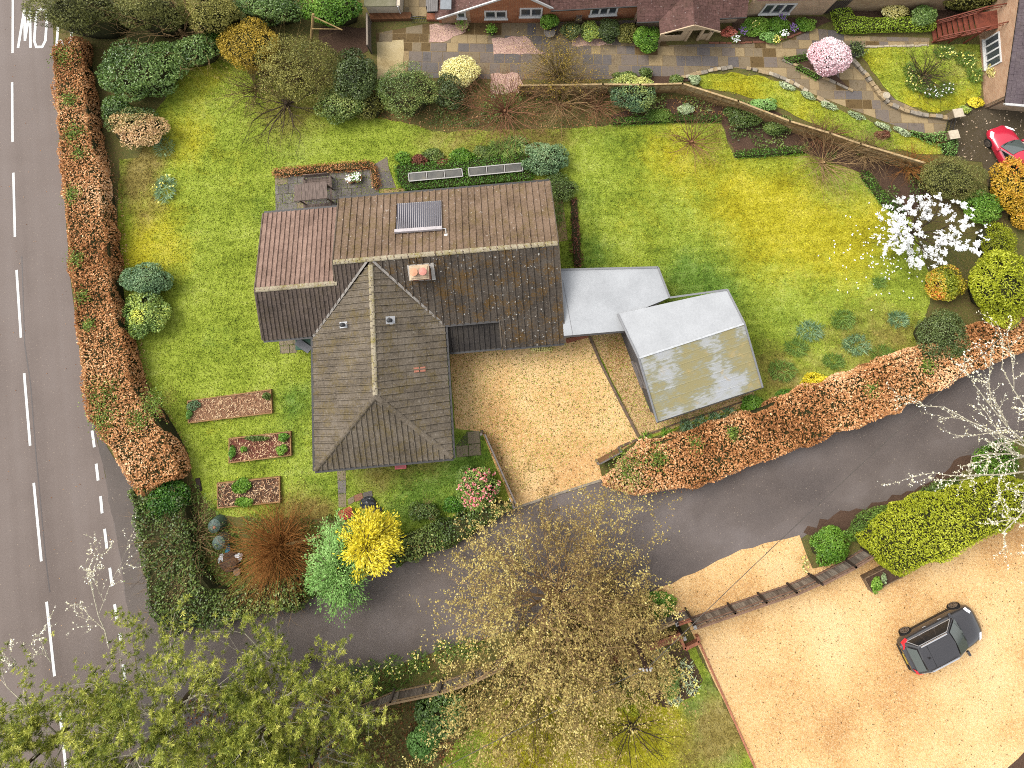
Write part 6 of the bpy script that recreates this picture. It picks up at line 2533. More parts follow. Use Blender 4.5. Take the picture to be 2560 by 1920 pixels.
crumple('plastic_sack', 'white plastic sack crumpled beside the compost bins', 'sack', 556, 1398, .22, .26, .3, plain('white_sack', (222, 228, 232), .4), 1)
crumple('plastic_sack', 'turquoise plastic sack lying on the rubbish heap', 'sack', 570, 1378, .12, .34, .3, plain('blue_sack', (40, 150, 176), .4), 2)
crumple('plastic_sack', 'torn white plastic sack half under the orange stems', 'sack', 597, 1392, .22, .2, .3, plain('white_sack2', (232, 230, 230), .4), 3)
crumple('rubbish_heap', 'dark heap of cut stalks and old sacking by the orange stems', 'heap', 577, 1405, .55, .5, .45, M['soil'], 4)
crumple('black_sheet', 'crumpled black plastic sheet beside the golden conifer', 'sheet', 920, 1258, .48, .34, .35, NT('black_plastic').done((.02, .021, .025, 1), .3, .5), 5)
crumple('black_sheet', 'small fold of black plastic under the golden conifer', 'sheet', 938, 1280, .36, .3, .3, bpy.data.materials['black_plastic'], 6)
p = G(592, 1430, .3)
o = thing('log', 'upright cut log round beside the rubbish heap', 'log', p * [1, 1, 0])
m = MB()
m.tube(p * [1, 1, 0], p, .22, .2, 14)
m.build('log_round', plain('cut_log', (150, 124, 100), .9, var=.2, scale=14), o)
o = thing('plank', 'long pale timber plank lying between the orange stems and the light green shrub', 'plank', G(735, 1355))
m = MB()
m.beam(G(715, 1362, .35), G(800, 1340, .45), .14, .05)
m.build('board', tw, o)
o = thing('red_tray', 'red slatted plastic tray propped under the golden conifer', 'tray', G(870, 1290))
a, b = G(853, 1302, .25), G(884, 1288, .35)
m = MB()
d = unit((b - a) * [1, 1, 0])
n = np.array([-d[1], d[0], 0])
for k in range(7):
    m.beam(a + n * (.08 * k), b + n * (.08 * k) + UP * .0, .05, .03)
m.beam(a, a + n * .5, .05, .05)
m.beam(b, b + n * .5, .05, .05)
m.build('slats', plain('red_plastic', (198, 72, 54), .5, k=1.1), o)
o = thing('pink_trough', 'faded pink plastic trough under the south eaves of the bungalow', 'trough', G(1000, 1162))
m = MB()
p = G(1001, 1165, .2)
m.box((p[0], p[1], .10), (.66, .34, .2), HA)
m.build('tub', plain('pink_plastic', (236, 116, 122), .5, k=1.1), o, bevel=.03)
m = MB()
m.box((p[0], p[1], .203), (.54, .22, .012), HA)
m.build('inside', plain('pink_inside', (204, 92, 100), .5), o)
o = thing('doormat_board', 'dark board lying on the grass beside the ivy', 'board', G(497, 1210))
m = MB()
m.prism(ccw(SR((489, 1196), (500, 1194), (506, 1226), (496, 1229))), .012, .09)
m.build('board', FP, o)

# ------------------------------------------------------------------ foliage colours
LM = {
 'beech': leaf_mat('beech_leaf', [(104, 66, 34), (168, 112, 66), (208, 154, 102), (240, 200, 156)], .6, .25, .25, 1.2),
 'beechg': leaf_mat('beech_green_leaf', [(60, 84, 24), (104, 128, 44), (150, 170, 72)], .55, .3, .25, 1.1),
 'laurel': leaf_mat('laurel_leaf', [(40, 62, 18), (78, 104, 44), (112, 140, 68), (162, 184, 106)], .4, .45, .2, 1.15),
 'ivy': leaf_mat('ivy_leaf', [(50, 66, 26), (82, 102, 44), (112, 132, 62), (160, 168, 92)], .45, .4, .2, 1.15),
 'green': leaf_mat('fresh_leaf', [(54, 92, 20), (92, 134, 36), (132, 170, 60), (176, 204, 96)], .5, .35, .3, 1.1),
 'grassy': leaf_mat('grassy_leaf', [(60, 88, 28), (100, 128, 48), (142, 164, 76)], .6, .3, .3, 1.1),
 'olive': leaf_mat('olive_leaf', [(70, 72, 26), (108, 108, 48), (142, 138, 66), (178, 170, 92)], .55, .3, .25, 1.15),
 'yew': leaf_mat('yew_leaf', [(46, 50, 22), (78, 82, 36), (108, 110, 52), (140, 138, 74)], .55, .3, .2, 1.15),
 'dark': leaf_mat('dark_leaf', [(36, 48, 18), (62, 76, 34), (88, 104, 52), (124, 136, 80)], .45, .4, .2, 1.15),
 'mustard': leaf_mat('mustard_leaf', [(104, 88, 20), (160, 134, 40), (198, 168, 62), (222, 194, 96)], .55, .3, .3, 1.15),
 'cream': leaf_mat('cream_leaf', [(168, 158, 80), (222, 210, 130), (244, 236, 168), (255, 248, 200)], .5, .3, .25, 1.25),
 'pieris': leaf_mat('pieris_leaf', [(56, 82, 36), (110, 120, 62), (206, 170, 116), (238, 200, 158)], .5, .35, .25, 1.2),
 'bluegreen': leaf_mat('bluegreen_leaf', [(52, 78, 52), (84, 114, 76), (118, 148, 100), (162, 184, 130)], .45, .4, .25, 1.15),
 'varieg': leaf_mat('variegated_leaf', [(66, 94, 44), (112, 140, 66), (168, 186, 92), (220, 222, 90)], .45, .4, .25, 1.15),
 'yeltip': leaf_mat('yellow_tip_leaf', [(58, 82, 58), (92, 120, 78), (170, 180, 90), (236, 230, 140)], .45, .4, .25, 1.2),
 'gold': leaf_mat('golden_leaf', [(138, 124, 16), (196, 178, 28), (232, 214, 54), (250, 238, 104)], .5, .3, .3, 1.2),
 'conifer': leaf_mat('conifer_leaf', [(84, 92, 10), (134, 142, 20), (172, 178, 40), (206, 208, 80)], .55, .3, .25, 1.15),
 'redtip': leaf_mat('red_tip_leaf', [(96, 110, 24), (160, 166, 44), (214, 180, 62), (214, 116, 52)], .45, .4, .3, 1.15),
 'orange': leaf_mat('orange_leaf', [(128, 106, 16), (184, 150, 36), (216, 172, 62), (214, 120, 46)], .5, .35, .3, 1.15),
 'light': leaf_mat('light_leaf', [(88, 128, 56), (126, 170, 84), (160, 200, 116), (196, 226, 150)], .5, .3, .35, 1.15),
 'box': leaf_mat('box_leaf', [(38, 74, 16), (68, 110, 28), (98, 142, 44), (132, 172, 70)], .45, .35, .2, 1.15),
 'boxl': leaf_mat('light_box_leaf', [(84, 112, 20), (128, 156, 34), (166, 190, 58), (196, 214, 92)], .45, .35, .2, 1.1),
 'pine': leaf_mat('pine_needle', [(66, 78, 26), (112, 122, 44), (160, 164, 68), (202, 198, 104)], .55, .3, .25, 1.4),
 'bud': leaf_mat('bud_leaf', [(104, 84, 48), (154, 130, 78), (186, 168, 96), (222, 208, 140)], .6, .25, .3, 1.2),
 'pink': leaf_mat('pink_petal', [(206, 150, 160), (232, 190, 196), (248, 222, 224), (255, 240, 240)], .6, .2, .3, 1.25),
 'white': leaf_mat('white_petal', [(236, 226, 228), (250, 246, 248), (255, 255, 255)], .6, .2, .3, 1.6),
 'camellia': leaf_mat('camellia_petal', [(214, 92, 110), (236, 140, 146), (250, 190, 180)], .6, .2, .3, 1.2),
 'yellow': leaf_mat('yellow_petal', [(232, 216, 90), (250, 238, 130), (255, 250, 190)], .6, .2, .3, 1.2),
 'purple': leaf_mat('purple_petal', [(110, 84, 140), (160, 130, 186)], .6, .2, .2, 1.2),
 'silver': leaf_mat('silver_leaf', [(132, 150, 104), (180, 194, 150), (222, 228, 196)], .6, .2, .2, 1.2),
 'maroon': leaf_mat('maroon_leaf', [(74, 44, 34), (112, 66, 50), (150, 94, 70)], .6, .3, .2, 1.15),
 'acer': leaf_mat('acer_leaf', [(176, 84, 70), (214, 120, 100), (236, 160, 136)], .6, .3, .3, 1.15),
 'litter': leaf_mat('fallen_leaf', [(92, 58, 36), (138, 92, 58), (182, 134, 88), (210, 172, 124)], .8, .1, .1, 1.0),
 'brown': leaf_mat('brown_leaf', [(96, 74, 44), (140, 112, 70), (172, 142, 96)], .7, .2, .2, 1.1),
}

# ------------------------------------------------------------------ hedges
def pair(top, bot):
    return [g(*p)[:2] for p in top] + [g(*p)[:2] for p in bot[::-1]]


lh = pair([(112, 100, 1.6), (118, 165, 1.6), (122, 260, 1.6), (134, 400, 1.6), (150, 560, 1.6), (162, 700, 1.6), (178, 820, 1.6), (190, 905, 1.6), (228, 960, 1.6), (275, 1030, 1.6), (300, 1065, 1.6)],
          [(196, 95), (205, 190), (225, 300), (248, 420), (262, 560), (270, 650), (300, 760), (312, 830), (355, 890), (395, 955), (412, 1012)])
lhr = hedge('beech_hedge', 'long coppery beech hedge between the main road and the lawn', lh, 1.65, LM['beech'], 300, (.115, .075), .13, 31, .26, (.52, .28))


_r = rnd(77)
for i, (x, y, rr) in enumerate(((138, 120, 24), (150, 215, 16), (160, 290, 22), (172, 330, 14), (158, 420, 18), (165, 560, 16), (180, 640, 14), (222, 850, 30), (225, 905, 26), (192, 700, 12), (300, 905, 22), (330, 870, 26))):
    c = g(x, y, 1.6)
    n = int(rr * 22)
    k = mpp(x, y) * rr
    C = np.column_stack([_r.normal(0, k * .55, (n, 2)) + c[:2], 1.45 + .35 * _r.random(n)])
    leaves('green_shoots', C, _r.normal(0, 1, (n, 3)), _r.normal(0, .5, (n, 3)) + [0, 0, 1], .11, .065, _r.random(n), LM['beechg'], lhr)['kind'] = 'stuff'
ah = pair([(1345, 1000, .9), (1400, 962, 1.4), (1500, 936, 1.4), (1600, 902, 1.4), (1700, 862, 1.4), (1800, 826, 1.4), (1900, 790, 1.4), (2000, 752, 1.4), (2100, 712, 1.4), (2240, 680, 1.4)],
          [(1300, 1034), (1385, 1054), (1480, 1042), (1600, 998), (1750, 940), (1900, 886), (2000, 838), (2100, 786), (2240, 726)])
lnr = hedge('beech_hedge', 'coppery beech hedge along the lane below the garage', ah, 1.4, LM['beech'], 300, (.13, .085), .15, 32, .3, (.56, .28), tipfn=lambda T, r: np.where(T[:, 2] < .9, .12, 0))
for i, (x, y, rr) in enumerate(((1360, 1010, 40), (1420, 985, 26), (1500, 960, 16), (1580, 935, 14), (1880, 840, 18), (2000, 790, 16), (2060, 760, 14))):
    c = g(x, y, 1.2)
    n = int(rr * 20)
    k = mpp(x, y) * rr
    C = np.column_stack([_r.normal(0, k * .5, (n, 2)) + c[:2], 1.2 + .35 * _r.random(n)])
    leaves('green_shoots', C, _r.normal(0, 1, (n, 3)), _r.normal(0, .5, (n, 3)) + [0, 0, 1], .11, .065, _r.random(n), LM['beechg'], lnr)['kind'] = 'stuff'
hedge('ivy_hedge', 'tangled ivy and bramble hedge at the corner of the lane and road', OV((300, 1050), (318, 1130), (338, 1212), (342, 1292), (392, 1350), (450, 1332), (560, 1308), (660, 1296), (650, 1245), (600, 1255), (520, 1275), (475, 1262), (445, 1225), (428, 1150), (415, 1060)),
      1.3, LM['ivy'], 230, (.12, .085), .22, 33, .3, (.45, .3), twigs=130, jit=.22)
hedge('ivy_hedge', 'low leafy ivy hedge along the lane in front of the bungalow', OV((862, 1213), (980, 1168), (1108, 1092), (1082, 1078), (1000, 1108), (930, 1135), (860, 1158), (850, 1190)), .9, LM['ivy'], 300, (.11, .08), .15, 34, .3, (.5, .3), jit=.18)
hedge('conifer_hedge', 'clipped bright yellow green conifer hedge beside the gravel yard', OV((1878, 1178, 2.2), (1930, 1132, 2.2), (2010, 1092, 2.2), (2110, 1062, 2.2), (2210, 1040, 2.2), (2230, 1085, 1.0), (2140, 1128, .6), (2040, 1178, .6), (1915, 1222, .6)),
      2.2, LM['conifer'], 330, (.14, .05), .12, 35, .18, (.5, .28))
hedge('box_hedge', 'clipped L-shaped bright box hedge below the tall stone wall', SR((2087, 22, .7), (2124, 20, .7), (2124, 56), (2323, 54), (2323, 78), (2093, 84)), .8, LM['boxl'], 380, (.07, .05), .05, 36, .1, (.5, .25), jit=.04)
hedge('box_hedge', 'dark clipped box hedge around the two cold frames', SR((990, 416), (1150, 402), (1306, 386), (1332, 400), (1330, 448), (1180, 464), (1016, 478), (994, 455)), .42, LM['box'], 380, (.07, .05), .05, 37, .12, (.45, .25), jit=.05, excl=CF, coreh=.7)
hedge('beech_edging', 'low clipped brown beech edging around the patio', SR((686, 428), (780, 418), (925, 405), (940, 418), (948, 470), (938, 470), (930, 420), (790, 432), (688, 441)), .32, LM['beech'], 420, (.07, .05), .05, 38, .15, (.45, .25), jit=.03, core=True)
hedge('box_edging', 'low box edging along the north edge of the east lawn', OV((1318, 270), (1440, 264), (1556, 262), (1554, 252), (1430, 250), (1330, 258)), .35, LM['box'], 300, (.07, .05), .06, 39, .2, (.45, .25), jit=.06)
hedge('box_edging', 'short box edging below the notch bed of the east lawn', OV((1588, 341), (1660, 336), (1742, 330), (1738, 318), (1650, 326), (1586, 330)), .32, LM['box'], 300, (.07, .05), .06, 40, .2, (.5, .25), jit=.05)
hedge('box_edging', 'low box edging curving down to the white magnolia', OV((1856, 380), (1905, 445), (1940, 462), (1950, 450), (1912, 425), (1868, 370)), .35, LM['box'], 300, (.07, .05), .06, 41, .2, (.4, .25), jit=.06)
hedge('box_edging', 'small triangular box edging beneath the pink blossom tree', OV((1690, 128), (1740, 118), (1755, 124), (1706, 138)), .3, LM['box'], 320, (.06, .04), .04, 42, .15, (.6, .25), jit=.04)
hedge('box_edging', 'bright box edging strip along the pink tree path', OV((1722, 142), (1768, 166), (1764, 174), (1718, 150)), .3, LM['box'], 320, (.06, .04), .04, 43, .15, (.6, .25), jit=.04)
hedge('clipped_border', 'clipped light green ivy border ending at the gate pier', SR((2270, 333), (2320, 342), (2370, 340), (2384, 352), (2380, 388), (2358, 386), (2352, 362), (2310, 352)), .5, LM['light'], 260, (.09, .06), .08, 44, .2, (.4, .25), jit=.06)

# ------------------------------------------------------------------ shrubs and trees, top left round to the right
bush('laurel_shrub', 'large dark green laurel dome behind the top of the beech hedge', 'shrub', 310, 150, 108, 78, 3.0, LM['laurel'], 9000, (.15, .08), 26, .4, seed=101)
bush('laurel_shrub', 'smaller laurel mound between the big laurel and the clipped ball', 'shrub', 425, 112, 58, 40, 2.2, LM['laurel'], 3600, (.14, .075), 16, seed=102)
bush('pieris_shrub', 'pink and cream tipped pieris shrub beside the beech hedge', 'shrub', 296, 275, 78, 54, 1.9, LM['pieris'], 5600, (.12, .07), 22, .36, seed=103, patch=.2, tint=(.42, .2),
     tipfn=lambda u, r: np.where((u[:, 2] > .1) & (u[:, 0] + u[:, 1] * .3 > -.6), .28, -.1) + np.where(u[:, 1] > .45, -.3, 0))
bush('evergreen_shrub', 'green leafed shrub tucked above the pink pieris', 'shrub', 252, 238, 42, 34, 1.7, LM['laurel'], 2200, (.12, .07), 12, seed=104)
bush('yew_tree', 'dark olive yew spreading over the road at the top', 'tree', 175, 22, 125, 62, 5.0, LM['yew'], 9000, (.16, .05), 26, .4, seed=105, patch=.2, zc=.55)
bush('yew_tree', 'dull olive conifer beyond the laurel under bare branches', 'tree', 330, 25, 90, 52, 4.6, LM['yew'], 6500, (.15, .05), 20, .4, seed=106, tint=(.6, .25), zc=.55)
bare('bare_tree', 'bare tan branched tree leaning over the laurel', 'tree', 365, 45, 78, 5.6, TWIG['tan'], 9, 3, .035, .65, .14, .02, seed=107, elev=(.2, 1.0))
bush('conifer_tree', 'yellow green conifer mass beyond the garden corner', 'tree', 455, 25, 72, 52, 4.0, LM['olive'], 5200, (.14, .06), 18, .42, seed=108, tint=(.6, .22))
bush('laurel_bank', 'broad green laurel bank beside the white outbuilding', 'shrub', 585, 18, 95, 44, 3.0, LM['laurel'], 6000, (.14, .075), 22, .4, seed=109)
bush('laurel_bank', 'green laurel screen in front of the outbuilding roof', 'shrub', 720, 20, 78, 44, 2.8, LM['green'], 5200, (.13, .07), 20, .42, seed=110, tint=(.3, .22))
bush('box_ball', 'small clipped box ball beside the mustard shrub', 'shrub', 462, 78, 24, 24, 1.1, LM['box'], 1600, (.07, .05), 8, .7, seed=111, tint=(.5, .2))
bush('golden_shrub', 'mustard yellow leaved shrub at the edge of the lawn', 'shrub', 540, 100, 72, 66, 2.9, LM['mustard'], 6500, (.11, .06), 22, .4, seed=112, twigs=8, twig=TWIG['olive'])
bush('spring_shrub', 'big brownish green shrub coming into small leaf', 'shrub', 640, 150, 108, 88, 3.4, LM['olive'], 11000, (.11, .05), 30, .42, seed=113, twigs=34, twig=TWIG['olive'], core=False, tint=(.5, .3))
bare('fruit_tree', 'dark bare branched fruit tree reaching over the lawn', 'tree', 610, 215, 98, 2.6, TWIG['dark'], 11, 3, .04, .7, .16, .0, seed=114, elev=(.05, .6), ry=95)
bare('fruit_tree', 'grey twiggy bush spilling from the brownish shrub', 'shrub', 545, 185, 72, 2.0, TWIG['olive'], 26, 2, .02, .5, .14, .0, seed=115, elev=(.2, 1.1), bud=LM['bud'], nbud=500)
bush('evergreen_shrub', 'dark glossy evergreen beside the slatted screen', 'shrub', 765, 165, 52, 66, 2.8, LM['dark'], 5200, (.13, .075), 18, .44, seed=116)
bush('leafy_shrub', 'mid green leafy shrub below the dark evergreen', 'shrub', 735, 225, 62, 46, 1.7, LM['ivy'], 4200, (.12, .07), 18, .42, seed=117, tint=(.6, .28))
bush('leafy_shrub', 'yellowish leafed low shrub between the evergreens', 'shrub', 800, 228, 40, 40, 1.3, LM['olive'], 2200, (.12, .07), 12, seed=118, tint=(.5, .3))
bush('olive_shrub', 'rounded olive evergreen with pale inner twigs', 'shrub', 885, 195, 78, 72, 2.6, LM['ivy'], 7600, (.09, .045), 24, .4, seed=119, twigs=22, twig=TWIG['olive'], tint=(.55, .28))
bush('dark_shrub', 'dark blue green shrub beside the cream bush', 'shrub', 972, 200, 42, 46, 1.9, LM['dark'], 3600, (.11, .06), 14, seed=120)
bush('cream_shrub', 'pale cream leaved dome shrub on the terrace edge', 'shrub', 998, 155, 56, 40, 1.6, LM['cream'], 6000, (.09, .06), 16, .55, seed=121, tint=(.62, .2), patch=.1,
     tipfn=lambda u, r: np.where((u[:, 0] < -.25) & (u[:, 1] < .1) & (u[:, 1] > -.4) & (r.random(len(u)) < .3), -.6, 0))
bare('bare_shrub', 'wide bare reddish brown shrub sprawling over the border', 'shrub', 1090, 232, 128, 2.6, TWIG['red'], 26, 3, .028, .75, .18, .01, seed=122, elev=(.1, 1.1), ry=85)
bare('bare_shrub', 'bare tan shrub over the border beside the variegated bush', 'shrub', 1210, 215, 95, 2.4, TWIG['tan'], 20, 3, .025, .75, .18, .0, seed=123, elev=(.1, 1.1), ry=70)
bare('willow_shrub', 'mustard twigged willow mound rising above the terrace', 'shrub', 1208, 152, 72, 2.6, TWIG['olive'], 60, 2, .016, .5, .12, .03, seed=124, elev=(.35, 1.4), bud=LM['mustard'], nbud=3200, budsize=(.08, .03), ry=50, zb=.15)
bare('bare_shrub', 'thin brown shrub in front of the lapped fence', 'shrub', 1290, 225, 60, 1.6, TWIG['red'], 24, 2, .018, .7, .18, .0, seed=125, elev=(.1, 1.0))
bush('variegated_shrub', 'blue green shrub with yellow tips in front of the lapped fence', 'shrub', 1365, 200, 60, 48, 1.9, LM['yeltip'], 5600, (.11, .065), 20, .42, seed=126, tint=(.28, .16), tipfn=lambda u, r: np.where(u[:, 1] > .15, .35, 0) * (u[:, 2] > -.2))
ground_cover('undergrowth', 'mixed green undergrowth and leaf litter along the north border', OV((760, 235), (840, 258), (950, 272), (1100, 282), (1240, 272), (1330, 262), (1440, 246), (1600, 240), (1640, 222), (1500, 205), (1350, 205), (1200, 190), (1000, 180), (830, 185)), .4, LM['ivy'], 130, (.13, .07), 51, clump=.75)
ground_cover('leaf_litter', 'brown fallen leaves lying in the north border', OV((620, 215), (760, 245), (960, 285), (1250, 280), (1440, 262), (1650, 250), (1640, 222), (1500, 205), (1200, 190), (830, 185)), .05, LM['litter'], 55, (.1, .07), 52)
for i, (x, y, rx, ry, h, mt, lb) in enumerate(((1395, 158, 16, 14, .7, 'ivy', 'small green shrub nearest the fence on the bungalow side of the walk'), (1430, 250, 40, 18, .5, 'grassy', 'low grassy herb clump on the border above the east lawn'), (1480, 236, 22, 14, .4, 'silver', 'pale flowered clump on the border above the east lawn'),
                                              (1500, 172, 16, 12, .5, 'silver', 'silvery lavender clump at the west tip of the curved lawn'), (1460, 172, 20, 12, .5, 'ivy', 'green border clump beside the silvery lavender'), (1350, 165, 30, 14, .6, 'ivy', 'leafy clump growing along the terrace edge'),
                                              (1650, 225, 34, 18, .6, 'light', 'fresh light green clump on the curved lawn edge'), (1605, 250, 46, 32, .9, 'ivy', 'ivy draped shrub hanging over the lapped fence'), (1680, 270, 40, 26, .9, 'ivy', 'dark ivy mound below the lapped fence'), (1905, 290, 20, 12, .4, 'maroon', 'small reddish brown shrub on the curved lawn'))):
    bush('border_plant', lb, 'plant', x, y, rx, ry, h, LM[mt], int(rx * ry * 2.6 + 300), (.1, .055), 10, seed=140 + i)
# terrace shrubs against the cottage
bush('potted_tree', 'round green potted bush against the cottage wall', 'plant', 1186, 48, 22, 22, 1.3, LM['green'], 2200, (.09, .06), 12, .55, seed=160, tint=(.35, .25), z0=.3)
pot('round_pot', 'grey round pot holding the round green bush', 1374, 80, .36, .4, plain('grey_pot', (170, 158, 146), .8))
for i, (x, y, rx, ry, h, mt, lb) in enumerate(((1236, 66, 28, 22, 1.0, 'dark', 'dark grey green shrub beside the urn at the cottage wall'), (1276, 68, 24, 26, 1.0, 'varieg', 'yellow green shrub between two grey shrubs at the cottage wall'), (1316, 66, 32, 30, 1.1, 'dark', 'grey leaved shrub under the three light window'),
                                              (1355, 72, 26, 26, 1.0, 'olive', 'dull brown green shrub beside the plum tiled porch'), (1400, 85, 36, 34, 1.5, 'green', 'bright green mounded shrub left of the gabled porch'))):
    bush('wall_shrub', lb, 'shrub', x, y, rx, ry, h, LM[mt], int(rx * ry * 4), (.095, .06), 14, .45, seed=170 + i, tint=(.5, .28))
pot('square_planter', 'dark planter with a leafy shrub on the terrace stones', 1229, 76, .3, .4, FP, 'planter', LM['green'], 420, (.12, .07), .5)
pot('trough_planter', 'mossy square stone planter below the small cottage window', 1155, 60, .42, .45, STN[3], 'planter', LM['green'], 120, (.1, .06), .3)
pot('terracotta_bowl', 'terracotta bowl with pale flowers nearest the patio corner', 876, 448, .27, .24, terra, 'plant pot', LM['silver'], 160, (.09, .05), .22, LM['white'])
pot('terracotta_bowl', 'larger terracotta bowl with green leaves beside the pale flowers', 893, 444, .3, .26, terra, 'plant pot', LM['light'], 260, (.1, .05), .28, LM['white'])
pot('dark_pot', 'dark green leafed pot at the corner of the rounded lawn', 2140, 124, .5, .45, plain('dark_pot', (70, 66, 64), .7), 'plant pot', LM['dark'], 420, (.12, .08), .4)
pot('black_tub', 'round black tub half under the conifer hedge', 2349, 1388, .38, .5, plain('black_tub', (28, 26, 26), .5), 'tub')
q = G(1448, 42, .8)
o = thing('stone_urn', 'small stone urn on a square plinth at the cottage wall', 'urn', q * [1, 1, 0])
m = MB()
m.box((q[0], q[1], .3), (.42, .36, .6), 0)
m.build('plinth', STN[4], o)
m = MB()
m.lathe((q[0], q[1], .6), [(.1, 0), (.08, .08), (.18, .2), (.2, .34), (.12, .34), (.1, .26)], 14)
m.build('urn', STN[0], o)
bush('acer_shrub', 'coral red feathery acer beside the porch', 'shrub', 1572, 70, 22, 14, .7, LM['acer'], 900, (.1, .03), 10, seed=180, core=False)
for i, (x, y, rx, ry, mt, lb) in enumerate(((1630, 58, 36, 26, 'green', 'bright green perennial clump below the pale cottage window'), (1680, 56, 30, 24, 'green', 'leafy green clump in the middle of the cottage flower border'), (1740, 52, 28, 18, 'green', 'green clump at the east end of the cottage flower border'), (1660, 80, 22, 14, 'light', 'light green clump at the front of the cottage flower border'))):
    bush('perennial_clump', lb, 'plant', x, y, rx, ry, .6, LM[mt], int(rx * ry * 3), (.1, .06), 12, seed=190 + i)
for i, (x, y, mt, lb) in enumerate(((1588, 84, 'white', 'white flower clump nearest the porch'), (1603, 70, 'purple', 'mauve flower clump beside the coral acer'), (1630, 56, 'yellow', 'yellow flower clump in the green perennials'), (1675, 86, 'yellow', 'yellow flower clump at the border front'), (1690, 40, 'purple', 'purple flower clump under the pale cottage wall'), (1712, 62, 'purple', 'purple flower clump beside white blooms'), (1692, 74, 'white', 'white flower clump beside the purple blooms'))):
    clump('flower_clump', lb, 'flowers', x, y, 10, .5, LM['green'], 60, (.2, .05), 'border flowers', LM[mt], 26, .09, seed=200 + i)
r = rnd(5)
bush('blossom_tree', 'round pale pink blossom tree on the cottage path', 'tree', 1790, 122, 50, 46, 2.3, LM['pink'], 8500, (.10, .07), 22, .45, seed=210, tint=(.5, .3), core=False, twigs=16, twig=TWIG['dark'])
bush('cream_shrub', 'cream leaved shrub behind the clipped L-shaped hedge', 'shrub', 1932, 26, 34, 20, 1.1, LM['cream'], 1600, (.1, .06), 12, seed=211, tint=(.4, .35))
bush('mahonia_shrub', 'dark spiky mahonia shrub beside the foot of the stair', 'shrub', 1990, 34, 34, 26, 1.5, LM['laurel'], 2200, (.2, .06), 12, seed=212, tint=(.55, .25))
bush('wall_climber', 'dull green climber covering the tall stone wall', 'climber', 2110, 2, 90, 20, 2.6, LM['olive'], 3200, (.12, .07), 18, seed=213, tint=(.4, .25))
bush('pampas_shrub', 'pale feathery cream shrub against the gabled house', 'shrub', 2163, 170, 34, 40, 1.7, LM['cream'], 3800, (.2, .03), 14, .42, seed=214, tint=(.35, .25), core=True)
bare('rose_bush', 'thorny bare rose bush among daffodils on the rounded lawn', 'shrub', 2005, 158, 58, 1.3, TWIG['dark'], 24, 2, .018, .8, .2, .02, seed=215, elev=(.2, 1.2), bud=LM['brown'], nbud=500)
for i, (x, y, rr, ry, nf, lb) in enumerate(((1985, 180, 34, 22, 20, 'daffodil clump under the rose bush facing the path'), (2015, 200, 28, 12, 16, 'white flowered clump at the south of the rose bed'), (1968, 155, 16, 24, 8, 'leafy daffodil clump west of the rose bush'), (2045, 190, 16, 14, 10, 'white narcissus clump east of the rose bush'),
                                           (2040, 112, 26, 16, 14, 'daffodil clump at the foot of the stair'), (2085, 128, 26, 18, 18, 'yellow daffodil clump beside the white house window'), (2105, 160, 18, 22, 6, 'strap leaved clump along the house wall'))):
    clump('daffodil_clump', lb, 'flowers', x, y, rr, .4, LM['grassy'], int(rr * ry * .45) + 60, (.38, .035), 'daffodils round the cottage lawn', LM['yellow'] if i not in (1, 3) else LM['white'], nf, .09, seed=220 + i, ry=ry)
bush('euphorbia', 'bright yellow euphorbia beside the square gate pier', 'plant', 2108, 222, 20, 14, .5, LM['gold'], 1100, (.08, .05), 10, seed=230)
bush('euphorbia', 'lime green mound between the gate pier and the pale shrub', 'plant', 2085, 236, 16, 10, .4, LM['varieg'], 600, (.08, .05), 8, seed=231, tint=(.7, .2))
# alyssum along the path
for i, (x, y, rx, lb) in enumerate(((1700, 186, 22, 'white flowering edging plant at the start of the curved path stones'), (1745, 206, 20, 'silvery edging plant halfway along the curved path'), (1790, 228, 22, 'green edging mound along the curved path below the pink tree'), (1850, 250, 24, 'pale edging plant opposite the stone disc'), (1905, 272, 26, 'cream flowered edging plant by the lower path'), (1950, 284, 24, 'leafy edging plant before the ivy border'))):
    bush('edging_plant', lb, 'plant', x, y, rx, 9, .3, LM['silver'], 520, (.08, .05), 10, seed=240 + i, tint=(.5 if i % 2 == 0 else .3, .3), rot=-.45)

# east side
bare('young_tree', 'small bare tree standing on the corner of the east lawn', 'tree', 1500, 300, 62, 2.4, TWIG['red'], 16, 3, .022, .5, .12, .02, seed=250, elev=(.3, 1.1), ry=48)
bare('young_tree', 'bare grey twigged tree near the lapped fence on the east lawn', 'tree', 1790, 345, 70, 2.6, TWIG['tan'], 18, 3, .024, .5, .13, .02, seed=251, elev=(.25, 1.1), ry=52)
bare('bramble_bank', 'brown bare bramble bank along the upper fence', 'shrub', 1780, 290, 60, 1.6, TWIG['red'], 26, 2, .018, .8, .2, .0, seed=252, elev=(.1, 1.0), ry=24)
bare('bramble_bank', 'brown bare bramble bank along the middle of the fence', 'shrub', 1880, 325, 66, 1.7, TWIG['tan'], 30, 2, .018, .8, .2, .0, seed=253, elev=(.1, 1.0), ry=26)
bare('bramble_bank', 'brown bare bramble bank at the east end of the fence', 'shrub', 1975, 352, 56, 1.7, TWIG['rust'], 28, 2, .018, .8, .2, .0, seed=254, elev=(.1, 1.0), ry=26)
ground_cover('undergrowth', 'green undergrowth in the notched bed of the east lawn', OV((1560, 268), (1590, 330), (1735, 322), (1850, 366), (1905, 430), (1990, 440), (2010, 380), (1880, 330), (1740, 280), (1640, 240)), .45, LM['ivy'], 150, (.12, .07), 53, clump=.62)
bush('rounded_evergreen', 'rounded fine leaved olive evergreen near the red car', 'shrub', 2055, 385, 82, 54, 2.4, LM['yew'], 7600, (.09, .04), 24, .42, seed=255, tint=(.7, .25), twigs=10, twig=TWIG['olive'])
